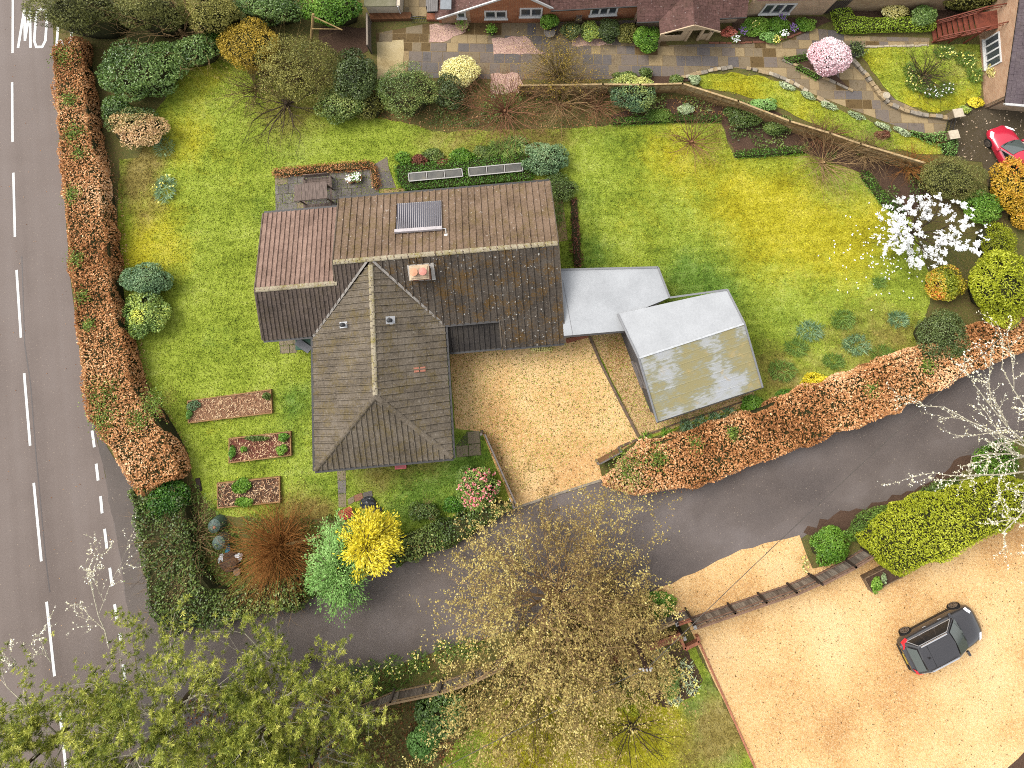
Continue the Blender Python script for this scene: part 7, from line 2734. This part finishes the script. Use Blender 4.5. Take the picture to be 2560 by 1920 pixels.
bush('orange_shrub', 'orange and yellow leaved shrub in front of the red car', 'shrub', 2190, 400, 56, 66, 2.2, LM['orange'], 6200, (.11, .07), 22, .42, seed=256, tint=(.45, .28))
bush('orange_shrub', 'red tinted leafy shrub at the edge below the orange one', 'shrub', 2215, 470, 36, 30, 1.6, LM['orange'], 1800, (.11, .07), 12, seed=257, tint=(.65, .25))
bush('green_shrub', 'fresh green spreading shrub between the magnolia and orange shrub', 'shrub', 2120, 445, 50, 44, 1.6, LM['green'], 3800, (.13, .06), 18, .42, seed=258, tint=(.35, .28))
bush('round_shrub', 'rounded clipped olive shrub right of the magnolia', 'shrub', 2150, 525, 48, 48, 1.7, LM['conifer'], 4600, (.08, .05), 16, .5, seed=259, tint=(.35, .25))
bush('photinia_shrub', 'red and yellow leafed photinia below the magnolia', 'shrub', 2040, 610, 52, 42, 1.6, LM['redtip'], 4200, (.11, .07), 18, .44, seed=260, tint=(.35, .2), tipfn=lambda u, r: np.where((u[:, 0] < -.2) | (u[:, 1] > .6), .35, 0) * (r.random(len(u)) < .55))
bush('golden_conifer', 'large yellow green conifer at the east edge above the brown hedge', 'tree', 2165, 622, 74, 88, 3.4, LM['conifer'], 9500, (.16, .06), 28, .38, seed=261, tint=(.55, .28))
bush('dark_dome', 'dark green dome shrub beside the lane hedge', 'shrub', 2030, 722, 64, 60, 2.2, LM['dark'], 7600, (.08, .05), 20, .5, seed=262, tint=(.6, .25), patch=.15)
bush('euphorbia', 'bright yellow euphorbia mound along the lane hedge border', 'plant', 1765, 830, 42, 26, .8, LM['gold'], 2600, (.1, .055), 16, seed=263, tint=(.55, .28))
bush('leafy_clump', 'fresh green leafy mound at the garage corner', 'plant', 1628, 876, 30, 24, .8, LM['green'], 1700, (.13, .05), 12, seed=264)
bush('leafy_clump', 'green leafy clump between the euphorbia and the garage mound', 'plant', 1700, 855, 30, 16, .6, LM['green'], 1200, (.13, .05), 10, seed=265, tint=(.4, .25))
for i, (x, y, rr, lb) in enumerate(((1750, 715, 34, 'wide strap leaved clump in the rough grass'), (1720, 750, 30, 'strap leaved clump in the rough grass nearest the garage'), (1820, 690, 32, 'strap leaved clump in the rough grass below the photinia'), (1850, 745, 34, 'blue green poppy leaved clump beside the dark dome'), (1905, 765, 30, 'leafy clump nearest the brown lane hedge'), (1690, 800, 36, 'grey green clump behind the yellow euphorbia'),
                                    (1940, 690, 26, 'spiky clump between the dark dome and the lawn'), (1900, 610, 16, 'tuft of spiky leaves in fallen petals'), (1800, 780, 26, 'low clump in the rough grass above the hedge'))):
    clump('bulb_clump', lb, 'plant', x, y, rr, .35, LM['grassy'] if i % 3 else LM['bluegreen'], int(rr * 9), (.34, .035), 'strap leaved clumps in the rough grass', seed=270 + i, ry=rr * .7)
for i, (x, y, lb) in enumerate(((1395, 948, 'spiky green tuft beside the timber edging end'), (1440, 938, 'spiky green tuft in the hedge border'), (1482, 920, 'blue green tuft in the hedge border'), (1513, 912, 'rosette tuft below the garage corner'), (1545, 903, 'rosette tuft in the middle of the hedge border'), (1575, 895, 'tuft in the hedge border near the leafy mound'))):
    clump('border_tuft', lb, 'plant', x, y, 15, .35, LM['bluegreen'] if i > 1 else LM['green'], 90, (.3, .05), 'tufts along the hedge border', seed=290 + i)

# magnolia
def magnolia():
    x, y, h = 2000, 497, 3.4
    c = g(x, y, 2.2)
    rx, ry = 112 * mpp(x, y, 2.2), 78 * mpp(x, y, 2.2)
    r = rnd(300)
    o = thing('magnolia_tree', 'white flowering magnolia tree at the corner of the east lawn', 'tree', c * [1, 1, 0])
    segs, tips = [], []
    for i in range(16):
        a = 2 * PI * i / 16 + r.uniform(-.2, .2)
        e = r.uniform(.15, 1.1)
        L = math.hypot(rx * math.cos(a), ry * math.sin(a)) * r.uniform(.55, .8) + .3
        grow(r, (c[0], c[1], .7), np.array([math.cos(a) * math.cos(e), math.sin(a) * math.cos(e), math.sin(e)]), L, .05, 3, segs, tips, .75, .15, .03)
    S = np.asarray(segs)
    S[:, [2, 5]] = np.clip(S[:, [2, 5]], .3, h)
    segmesh('branches', S, TWIG['dark'], o)
    m = MB()
    m.tube((c[0], c[1], 0), (c[0], c[1], .75), .1, .08, 8)
    m.build('trunk', TWIG['bark'], o)
    thin = np.flatnonzero(S[:, 6] < .014)
    k = 900
    idx = r.choice(thin, k)
    P_ = S[idx, 3:6]
    u = (P_[:, :2] - c[:2]) / [rx, ry]
    ok = (u ** 2).sum(1) < 1.05
    P_ = P_[ok]
    C = np.repeat(P_, 7, 0) + r.normal(0, .05, (len(P_) * 7, 3))
    leaves('blossom', C, r.normal(0, 1, C.shape) + [0, 0, .2], r.normal(0, .6, C.shape) + [0, 0, 1], r.uniform(.12, .22, len(C)), r.uniform(.06, .1, len(C)), r.random(len(C)), LM['white'], o)
    # fallen petals
    q = np.stack([r.normal(0, 1, 150) * rx * .55 - rx * .45, r.normal(0, 1, 150) * ry * .6 - ry * .55], 1) + c[:2]
    C = np.column_stack([q, np.full(150, .06)])
    oo = leaves('fallen_petals', C, r.normal(0, 1, (150, 3)) * [1, 1, .1], np.tile([[0, 0, 1.]], (150, 1)), .14, .08, r.random(150), LM['white'], None, base=(c[0], c[1], 0))
    tag(oo, 'fallen white petals scattered on the grass under the magnolia', 'petals', kind='stuff')


magnolia()

# west lawn
bush('bluegreen_shrub', 'blue green rounded shrub beside the middle of the beech hedge', 'shrub', 318, 605, 60, 42, 1.8, LM['bluegreen'], 4600, (.13, .05), 18, .42, seed=310, tint=(.5, .28))
bush('variegated_shrub', 'yellow variegated shrub just below the blue green one', 'shrub', 312, 680, 58, 58, 1.6, LM['varieg'], 5200, (.15, .06), 20, .4, seed=311, tint=(.5, .26), tipfn=lambda u, r: np.where((np.abs(u[:, 0] + .1) < .3) & (np.abs(u[:, 1] + .1) < .25), .35, 0))
clump('daffodil_clump', 'lone daffodil clump on the mossy west lawn', 'flowers', 358, 408, 26, .4, LM['bluegreen'], 260, (.36, .04), None, LM['yellow'], 12, .1, seed=312, ry=34)
clump('lawn_weed', 'low spiky clump under the pieris shrub', 'plant', 355, 318, 26, .3, LM['bluegreen'], 160, (.3, .03), seed=313)
bush('bed_plant', 'grey blue herb clump spilling over the end of the longest raised bed', 'plant', 418, 875, 18, 14, .5, LM['bluegreen'], 500, (.09, .05), 8, seed=314, core=False)
for i, (x, y, rx, ry, mt, lb) in enumerate(((523, 1052, 26, 20, 'green', 'green leafy crop along the top of the dark raised bed'), (530, 1085, 26, 12, 'green', 'green leafy crop along the bottom of the dark raised bed'), (608, 972, 14, 12, 'green', 'light green seedling patch in the lower corner of the reddish bed'), (612, 945, 14, 10, 'box', 'dark green seedling patch in the upper corner of the reddish bed'), (502, 978, 8, 18, 'box', 'green weeds along the end of the reddish bed'), (556, 946, 30, 6, 'ivy', 'thin row of green along the top plank of the reddish bed'), (527, 970, 8, 6, 'green', 'tiny green seedling alone in the reddish bed'), (408, 896, 8, 10, 'light', 'pale green leaf tuft at the corner of the longest bed'), (576, 856, 10, 8, 'ivy', 'small weed clump at the far end of the longest bed'))):
    bush('crop_patch', lb, 'plant', x, y, rx, ry, .35, LM[mt], int(rx * ry * 1.3) + 120, (.12, .08), 8, seed=320 + i, core=False, z0=.15, stem=False)
# beds behind the patio
for i, (x, y, rx, ry, h, mt, lb) in enumerate(((870, 342, 22, 16, .6, 'green', 'bright green perennial at the west end of the frame border'), (905, 345, 22, 14, .5, 'maroon', 'dark maroon leaved plant in the frame border'), (935, 335, 26, 16, .5, 'ivy', 'green leaved plant behind the maroon one in the frame border'), (955, 352, 22, 10, .4, 'maroon', 'low reddish plant nearest the box hedge'), (1000, 335, 32, 18, .6, 'green', 'green leafy mound in the middle of the frame border'), (1045, 328, 30, 18, .5, 'ivy', 'mixed leafy mound beside the lily leaves'))):
    bush('border_plant', lb, 'plant', x, y, rx, ry, h, LM[mt], int(rx * ry * 2.4) + 200, (.14, .06), 10, seed=340 + i)
clump('lily_clump', 'strap leaved lily clump at the east end of the frame border', 'plant', 1085, 322, 40, .55, LM['grassy'], 420, (.5, .05), seed=350, ry=18)
clump('lily_clump', 'second strap leaved lily clump next to the round shrub', 'plant', 1115, 312, 26, .5, LM['varieg'], 260, (.5, .05), seed=351, ry=18)
bush('spurge_shrub', 'fresh blue green spurge shrub at the corner of the bungalow', 'shrub', 1180, 342, 60, 40, 1.4, LM['bluegreen'], 4600, (.16, .05), 26, .34, seed=352, tint=(.55, .26))
bush('heather_mound', 'grey green small leaved mound beside the bungalow gable', 'shrub', 1212, 405, 42, 36, 1.0, LM['ivy'], 3800, (.08, .05), 16, seed=353, tint=(.5, .3))
hedge('bed_planting', 'narrow dark planting strip along the east lawn edge', OV((1232, 430), (1246, 430), (1254, 575), (1240, 575)), .3, LM['maroon'], 160, (.1, .06), .05, 354, .2, (.4, .3), cat='plant', coreh=.6)
clump('bed_clump', 'green strap leaved clump beside the bungalow gable', 'plant', 1204, 460, 14, .4, LM['grassy'], 140, (.3, .04), seed=355, ry=30)
bush('lime_plant', 'pale lime plant in the gravel below the south eaves', 'plant', 1170, 752, 38, 8, .3, LM['cream'], 700, (.08, .05), 10, seed=356, tint=(.35, .2))
# south front
bush('camellia_shrub', 'pink flowered camellia beside the long open gate', 'shrub', 1030, 1050, 52, 52, 1.8, LM['varieg'], 4600, (.10, .06), 18, .44, seed=360, tint=(.35, .25))
_c = g(1030, 1050, 1.0)
_u, _nn = crown(260, rnd(361), 18, .44)
_R = np.array([52, 52, 0]) * mpp(1030, 1050, 1)
_R[2] = .95
_C = np.repeat(_c + _u * _R * 1.03, 4, 0) + rnd(362).normal(0, .03, (len(_u) * 4, 3))
leaves('flowers', _C, rnd(363).normal(0, 1, _C.shape), rnd(364).normal(0, .5, _C.shape) + [0, 0, 1], .1, .08, rnd(365).random(len(_C)), LM['camellia'], [o_ for o_ in bpy.data.objects if o_.name.startswith('camellia_shrub')][0])
bush('small_shrub', 'small twiggy shrub on the front lawn behind the ivy', 'shrub', 915, 1105, 40, 24, 1.0, LM['ivy'], 1800, (.09, .05), 12, seed=370, tint=(.55, .3), twigs=8)
bush('dark_shrub', 'dark small leaved shrub behind the camellia and ivy', 'shrub', 985, 1090, 34, 18, .8, LM['box'], 1500, (.09, .06), 10, seed=371)
bush('ivy_mound', 'dark glossy ivy mound at the end of the beech hedge', 'shrub', 352, 1078, 62, 50, 1.6, LM['box'], 6000, (.11, .08), 20, .42, seed=372, tint=(.35, .28))
bare('bramble_thicket', 'tangle of pale bramble stems around the compost bins', 'shrub', 405, 1170, 66, 1.5, TWIG['tan'], 30, 2, .014, .9, .22, .0, seed=373, elev=(.1, 1.0), ry=100, bud=LM['ivy'], nbud=900, budsize=(.09, .06))
bare('bare_twig', 'dark bare twig reaching out over the junction', 'branch', 352, 1225, 60, 1.3, TWIG['dark'], 9, 3, .014, .7, .18, .0, seed=374, elev=(.05, .6))
bare('dogwood', 'orange stemmed dogwood mound in the corner garden', 'shrub', 592, 1192, 82, 1.9, TWIG['rust'], 150, 2, .02, .45, .13, .0, seed=375, elev=(.05, 1.5), zb=.08)
def fronds(name, label, x, y, rx, ry, h, mat, nb, seed, leaf, droop, per=70, lenk=(.5, .9), bm=None, tint=(.5, .25), elev=(.2, 1.2), cat='tree'):
    """a tree made of arching sprays of small leaves"""
    r = rnd(seed)
    c = g(x, y, h * .55)
    k = mpp(x, y, h * .55)
    o = thing(name, label, cat, c * [1, 1, 0])
    segs, Cs, Ds, Ns = [], [], [], []
    for i in range(nb):
        a = r.uniform(0, 2 * PI)
        e = r.uniform(*elev)
        d = np.array([math.cos(a) * math.cos(e), math.sin(a) * math.cos(e), math.sin(e)])
        z0 = h * r.uniform(.25, .8)
        L = math.hypot(rx * math.cos(a), ry * math.sin(a)) * k * r.uniform(.55, 1.05) * (1.15 - z0 / h * .5)
        q = np.array([c[0], c[1], z0])
        st = 7
        for s in range(st):
            d = unit(d + np.array([0, 0, -droop * (s / st)]) + r.normal(0, .1, 3))
            q2 = q + d * L / st
            q2[2] = max(q2[2], .15)
            rr = .03 * (1 - s / st) + .006
            segs.append((*q, *q2, rr, rr * .8))
            if s >= 2:
                m_ = int(per * (s / st) / 3)
                f = r.random((m_, 1))
                side = r.normal(0, .16, (m_, 3)) * [1, 1, .5]
                Cs.append(q + (q2 - q) * f + side)
                Ds.append(np.tile(d, (m_, 1)) + side * 2.5 + r.normal(0, .3, (m_, 3)))
                Ns.append(r.normal(0, .4, (m_, 3)) + [0, 0, 1])
            q = q2
    C, D, N = np.concatenate(Cs), np.concatenate(Ds), np.concatenate(Ns)
    sz = r.uniform(.7, 1.3, len(C))
    leaves('foliage', C, D, N, leaf[0] * sz, leaf[1] * sz, tint[0] + tint[1] * r.normal(0, .6, len(C)) + .2 * wob(C[:, 0], C[:, 1], seed, 1.5), mat, o)
    segmesh('branches', segs, bm or TWIG['bark'], o, n=4)
    m = MB()
    m.tube((c[0], c[1], 0), (c[0], c[1], h * .8), .09, .04, 7)
    m.build('trunk', TWIG['bark'], o)
    return o


fronds('light_green_tree', 'light green leafed shrub overhanging the lane', 738, 1218, 92, 120, 2.8, LM['light'], 120, 380, (.13, .05), .35, 120, tint=(.45, .26), elev=(.2, 1.3))
fronds('golden_cypress', 'golden yellow cypress with drooping sprays beside the lane', 798, 1170, 78, 98, 3.8, LM['gold'], 62, 381, (.16, .06), .5, 150, tint=(.55, .26), elev=(.1, 1.3))

# lane side, south
ground_cover('verge_plants', 'daffodils and herbs on the verge south of the lane', OV((700, 1480), (780, 1452), (870, 1432), (1000, 1388), (1060, 1378), (1060, 1440), (960, 1475), (860, 1505), (740, 1550), (690, 1560)), .35, LM['grassy'], 110, (.28, .04), 54, clump=.55)
ground_cover('leaf_litter', 'rusty fallen leaves along the south edge of the lane', OV((560, 1500), (680, 1474), (840, 1440), (1050, 1372), (1060, 1395), (960, 1425), (830, 1470), (700, 1520), (600, 1600)), .05, LM['litter'], 90, (.09, .06), 55)
for i, (x, y, lb) in enumerate(((760, 1462, 'daffodil clump on the verge nearest the pines'), (800, 1450, 'daffodil clump second from the pines on the verge'), (850, 1440, 'dense daffodil clump on the lane verge'), (905, 1430, 'daffodil clump in the middle of the lane verge'), (960, 1408, 'daffodil clump on the verge above the fence bend'), (1010, 1400, 'daffodil clump on the verge nearest the budding tree'))):
    clump('daffodil_clump', lb, 'flowers', x, y, 26, .38, LM['grassy'], 170, (.32, .032), 'daffodils on the lane verge', LM['yellow'], 18, .075, seed=390 + i)
bush('rhododendron', 'dark green rhododendron behind the curving board fence', 'shrub', 955, 1535, 62, 52, 1.8, LM['laurel'], 4600, (.16, .07), 18, .42, seed=400, tint=(.5, .28))
bush('rhododendron', 'lighter green leafy shrub below the rhododendron', 'shrub', 915, 1600, 46, 40, 1.2, LM['light'], 2200, (.14, .06), 14, seed=401, tint=(.25, .2))
ground_cover('undergrowth', 'brown and green undergrowth between the pines and the lower lawn', OV((640, 1590), (760, 1560), (860, 1525), (1000, 1480), (1060, 1465), (1100, 1500), (1000, 1600), (960, 1720), (600, 1720)), .5, LM['olive'], 120, (.13, .07), 56, clump=.5)
ground_cover('leaf_litter', 'brown leaf litter under the pines and the board fence', OV((600, 1560), (1060, 1470), (1100, 1500), (1000, 1600), (960, 1720), (300, 1740), (420, 1480)), .06, LM['litter'], 60, (.11, .08), 57)
bush('verge_mound', 'bright green leafy mound at the end of the trellis fence', 'shrub', 1790, 1178, 56, 40, .8, LM['green'], 4200, (.13, .045), 18, seed=402, tint=(.45, .25), rot=.45)
bush('verge_mound', 'mid green feathery mound behind the conifer hedge', 'shrub', 1880, 1130, 66, 30, .8, LM['grassy'], 3600, (.14, .04), 18, seed=403, tint=(.5, .25), rot=.45)
bush('verge_mound', 'rough green verge growth under the lichen covered tree', 'shrub', 2010, 1075, 80, 26, .7, LM['ivy'], 3200, (.13, .05), 18, seed=404, rot=.45)
bush('verge_mound', 'green verge growth at the edge beneath the lichen tree', 'shrub', 2150, 1000, 70, 44, .8, LM['green'], 3200, (.13, .05), 18, seed=405, rot=.6, tint=(.3, .25))
clump('daffodil_clump', 'few pale daffodils at the corner of the gravel by the lane', 'flowers', 1737, 1215, 10, .35, LM['grassy'], 30, (.25, .03), None, LM['yellow'], 8, .09, seed=406, ry=20)
bush('verge_mound', 'mossy green mound beside the budding tree and fence', 'shrub', 1425, 1308, 46, 30, .7, LM['green'], 2600, (.12, .05), 14, seed=407, tint=(.35, .28))
bush('aucuba', 'yellow green spotted aucuba in the bed by the pole', 'shrub', 1446, 1475, 28, 32, .9, LM['varieg'], 1300, (.2, .08), 10, seed=408, tint=(.6, .25))
bush('dark_shrub', 'dark green herb mound at the foot of the pole', 'shrub', 1350, 1462, 46, 44, .9, LM['ivy'], 2600, (.12, .05), 14, seed=409, tint=(.35, .28))
bush('yellow_shrub', 'yellow green feathery shrub below the pole', 'shrub', 1362, 1510, 44, 36, 1.1, LM['conifer'], 1600, (.12, .04), 12, seed=410, tint=(.6, .25), core=False, twigs=6)
for i, (x, y, lb) in enumerate(((1425, 1410, 'pale daffodil clump beside the brick bay'), (1480, 1445, 'pale daffodil clump on the bed by the yard edging'), (1492, 1480, 'daffodil clump at the lower end of the pole bed'), (1455, 1505, 'white narcissus clump beside the spotted aucuba'))):
    clump('daffodil_clump', lb, 'flowers', x, y, 20, .35, LM['silver'], 60, (.3, .035), 'daffodils in the bed by the pole', LM['yellow'], 16, .09, seed=420 + i)
bare('young_tree', 'bare dark twigged young tree on the yellow lower lawn', 'tree', 1370, 1590, 80, 2.4, TWIG['dark'], 12, 3, .022, .5, .13, .0, seed=430, elev=(.15, .9), bud=LM['conifer'], nbud=700, budsize=(.08, .04), ry=70)
bare('budding_tree', 'large budding tan twigged tree standing over the lane edge', 'tree', 1200, 1330, 165, 6.2, TWIG['tan'], 30, 4, .045, .7, .16, .01, seed=431, elev=(-.1, 1.2), bud=LM['bud'], nbud=30000, budsize=(.11, .06), ry=165, zb=.35, zc=.6)
bare('budding_tree', 'paler budding tree standing on the lower lawn', 'tree', 1165, 1510, 160, 5.0, TWIG['olive'], 24, 4, .04, .7, .16, .0, seed=432, elev=(-.1, 1.1), bud=LM['bud'], nbud=20000, budsize=(.11, .065), ry=130, zb=.35, zc=.6, budtint=(.62, .25))
bare('budding_tree', 'brownish twiggy tree beside the mossy fence panel', 'tree', 1320, 1380, 90, 3.6, TWIG['tan'], 22, 3, .03, .7, .16, .0, seed=433, elev=(.0, 1.1), bud=LM['bud'], nbud=16000, budsize=(.11, .06), zb=.3, budtint=(.4, .3))

# planter plants
bush('crop_patch', 'bright green leafy plants in the timber planter', 'plant', 1893, 1262, 14, 20, .4, LM['green'], 480, (.12, .07), 8, seed=440, core=False, z0=.5, stem=False)
bush('crop_patch', 'grey leaved herb beside the bright plants in the planter', 'plant', 1909, 1249, 6, 12, .3, LM['silver'], 160, (.1, .05), 6, seed=441, core=False, z0=.5, stem=False, tint=(.25, .2))


def pine(label, x, y, rad, h, seed, nb=26, zlo=.35, zc=.75):
    r = rnd(seed)
    c = g(x, y, h * zc)
    k = mpp(x, y, h * zc) * rad
    o = thing('pine_tree', label, 'tree', c * [1, 1, 0], 'pines at the road junction')
    segs, tips = [], []
    for i in range(nb):
        a = 2.4 * i + r.uniform(-.3, .3)
        f = (i + .5) / nb
        z = h * (zlo + (1 - zlo) * .97 * f)
        L = k * (1.05 - .72 * f) * r.uniform(.75, 1.15) / 1.35
        e = r.uniform(.0, .35) + .5 * f
        grow(r, (c[0], c[1], z), np.array([math.cos(a) * math.cos(e), math.sin(a) * math.cos(e), math.sin(e)]), L, .05 * (1.1 - .6 * f), 2, segs, tips, .65, .17, .05, kids=2, shrink=(.4, .62), tipall=True)
    S = np.asarray(segs)
    segmesh('branches', S, TWIG['lichen'], o, n=4, tint=r.random(len(S)))
    m = MB()
    m.tube((c[0], c[1], 0), (c[0], c[1], h * .98), .2, .05, 9)
    m.build('trunk', TWIG['bark'], o)
    T = np.asarray(tips)
    T = T[r.random(len(T)) < .72]
    nn_ = 24
    C0 = np.repeat(T[:, :3], nn_, 0)
    D0 = np.repeat(T[:, 3:], nn_, 0)
    D = units(D0 * .55 + units(r.normal(0, 1, D0.shape)) * .9 + [0, 0, .15])
    L = r.uniform(.14, .24, len(D))
    t = np.repeat(r.normal(.5, .2, len(T)), nn_) + r.normal(0, .12, len(D)) + .2 * wob(C0[:, 0], C0[:, 1], seed, .8)
    N = r.normal(0, 1, D.shape)
    leaves('needles', C0 + D * L[:, None] * .5, D, N, L, np.full(len(D), .03), t, LM['pine'], o, fold=0)
    return o


pine('tall pine with lichen grey branches over the road end', 330, 1590, 265, 8.5, 500, 34)
pine('pine at the picture corner over the main road', 70, 1640, 215, 8.0, 501, 26)
pine('pine with spreading limbs over the mouth of the lane', 590, 1545, 205, 8.0, 502, 28)
pine('lower pine beside the curving board fence', 660, 1680, 190, 6.5, 503, 24)


def dead_branch(label, pts, seed, z, cat='branch', name='dead_branch', mat='lichen', rad=.035, depth=3):
    r = rnd(seed)
    a, b = g(*pts[0], z), g(*pts[1], z + .6)
    o = thing(name, label, cat, a * [1, 1, 0], None)
    segs, tips = [], []
    L = np.linalg.norm(b - a)
    grow(r, a, unit(b - a), L, rad, depth, segs, tips, .8, .13, .0, steps=4, kids=1)
    S = np.asarray(segs)
    segmesh('branches', S, TWIG[mat], o, n=4)
    n = len(S) * 2
    i = r.integers(0, len(S), n)
    f = r.random((n, 1))
    C = S[i, :3] * (1 - f) + S[i, 3:6] * f + r.normal(0, .02, (n, 3))
    leaves('lichen', C, r.normal(0, 1, (n, 3)), r.normal(0, 1, (n, 3)), .09, .05, r.random(n), LICH, o)
    return o


LICH = leaf_mat('lichen_tuft', [(196, 188, 150), (232, 226, 200), (250, 246, 230)], .9, .1, .1, 1.2)
dead_branch('lichen covered dead branch poking over the road dashes', ((235, 1400), (190, 1262)), 510, 5.5)
dead_branch('small lichen covered branch tip over the road', ((110, 1430), (84, 1375)), 511, 6, rad=.03, depth=2)
dead_branch('short lichen branch tip at the corner of the road', ((40, 1450), (25, 1405)), 513, 6, rad=.03, depth=2)


def lichen_tree():
    r = rnd(520)
    o = thing('lichen_tree', 'bare white lichen covered tree leaning over the lane from the east', 'tree', g(2330, 1020, 0) * [1, 1, 0])
    b = g(2330, 1020, 0)
    b[2] = 0
    top = g(2310, 1010, 3.5)
    segs, tips = [], []
    m = MB()
    m.tube(b, top, .22, .16, 10)
    m.build('trunk', TWIG['lichen'], o)
    for (x, y, z) in ((2065, 900, 5.2), (2060, 850, 6.0), (2110, 960, 5.0), (2085, 1050, 5.0), (2140, 800, 6.2), (2120, 1120, 4.5), (2190, 1130, 4.5), (2200, 820, 6.5), (2090, 1100, 4.2), (2180, 930, 6.5), (2060, 1000, 5.0), (2200, 1230, 4.5)):
        e = g(x, y, z)
        L = np.linalg.norm(e - top)
        s0 = len(segs)
        grow(r, top, unit(e - top), L * .95, .065, 3, segs, tips, .75, .13, .0, steps=5, kids=1, shrink=(.25, .42), first=1)
    S = np.asarray(segs)
    segmesh('branches', S, TWIG['lichen'], o, n=4)
    n = 5200
    w = np.linalg.norm(S[:, 3:6] - S[:, :3], axis=1)
    i = r.choice(len(S), n, p=w / w.sum())
    f = r.random((n, 1))
    C = S[i, :3] * (1 - f) + S[i, 3:6] * f + r.normal(0, .025, (n, 3))
    leaves('lichen', C, r.normal(0, 1, (n, 3)), r.normal(0, 1, (n, 3)), .1, .06, r.random(n), LICH, o)


lichen_tree()

ground_cover('undergrowth', 'rough grass and weeds around the compost bins in the corner garden', OV((415, 1030), (480, 1108), (640, 1115), (760, 1105), (800, 1180), (700, 1290), (560, 1290), (460, 1260), (425, 1150)), .3, LM['grassy'], 170, (.16, .05), 58, clump=.35)
# ------------------------------------------------------------------ scattered debris
def scatter(name, label, poly, dens, size, mat, seed, z=.04, cat='leaves'):
    r = rnd(seed)
    n = int(parea(poly) * dens)
    q = sample(poly, n, r)
    C = np.column_stack([q, np.full(n, z) + .015 * r.random(n)])
    cen = np.mean(np.asarray(poly), 0)
    o = leaves(name, C, r.normal(0, 1, (n, 3)) * [1, 1, .08], r.normal(0, .2, (n, 3)) + [0, 0, 1], size * r.uniform(.5, 1.4, n), size * .5 * r.uniform(.5, 1.3, n), r.random(n), mat, None, base=(float(cen[0]), float(cen[1]), 0))
    return tag(o, label, cat, kind='stuff')


scatter('leaf_debris', 'small dark twigs and leaves on the gravel drive', DRIVE, 9, .11, leaf_mat('dark_debris', [(84, 62, 40), (130, 100, 66), (96, 100, 60)], .9, .1, .1, 1.0), 601)
scatter('leaf_debris', 'small twigs and leaves on the gravel yard', YARD, 3.5, .09, bpy.data.materials['dark_debris'], 602)
scatter('leaf_debris', 'pale specks of leaf on the main road', ROADP, .35, .08, LM['litter'], 603, .03)
scatter('leaf_debris', 'pale leaves on the dark tarmac by the red car', OV((2060, 260), (2070, 345), (2130, 350), (2212, 380), (2212, 215), (2140, 220)), 5, .14, leaf_mat('pale_debris', [(190, 160, 130), (226, 206, 180)], .9, .1, .1, 1.0), 604)
scatter('leaf_debris', 'brown leaves in the gravel beside the garage', OV((1285, 727), (1345, 722), (1420, 905), (1384, 945)), 50, .08, LM['litter'], 605)
scatter('leaf_debris', 'copper leaves fallen along the foot of the lane hedge', OV((1300, 1040), (1385, 1060), (1490, 1046), (1620, 996), (1900, 890), (2100, 790), (2110, 800), (1900, 902), (1630, 1010), (1490, 1062), (1385, 1076), (1290, 1060)), 22, .09, LM['beech'], 606, .03)
scatter('leaf_debris', 'copper leaves fallen along the garden side of the road hedge', OV((215, 260), (262, 400), (278, 560), (300, 700), (330, 830), (400, 950), (415, 1000), (405, 1000), (350, 900), (300, 800), (262, 640), (245, 420), (205, 260)), 60, .09, LM['beech'], 607, .03)

print('TRIS', sum(len(o.data.polygons) for o in bpy.data.objects if o.type == 'MESH'), 'OBJ', len(bpy.data.objects))
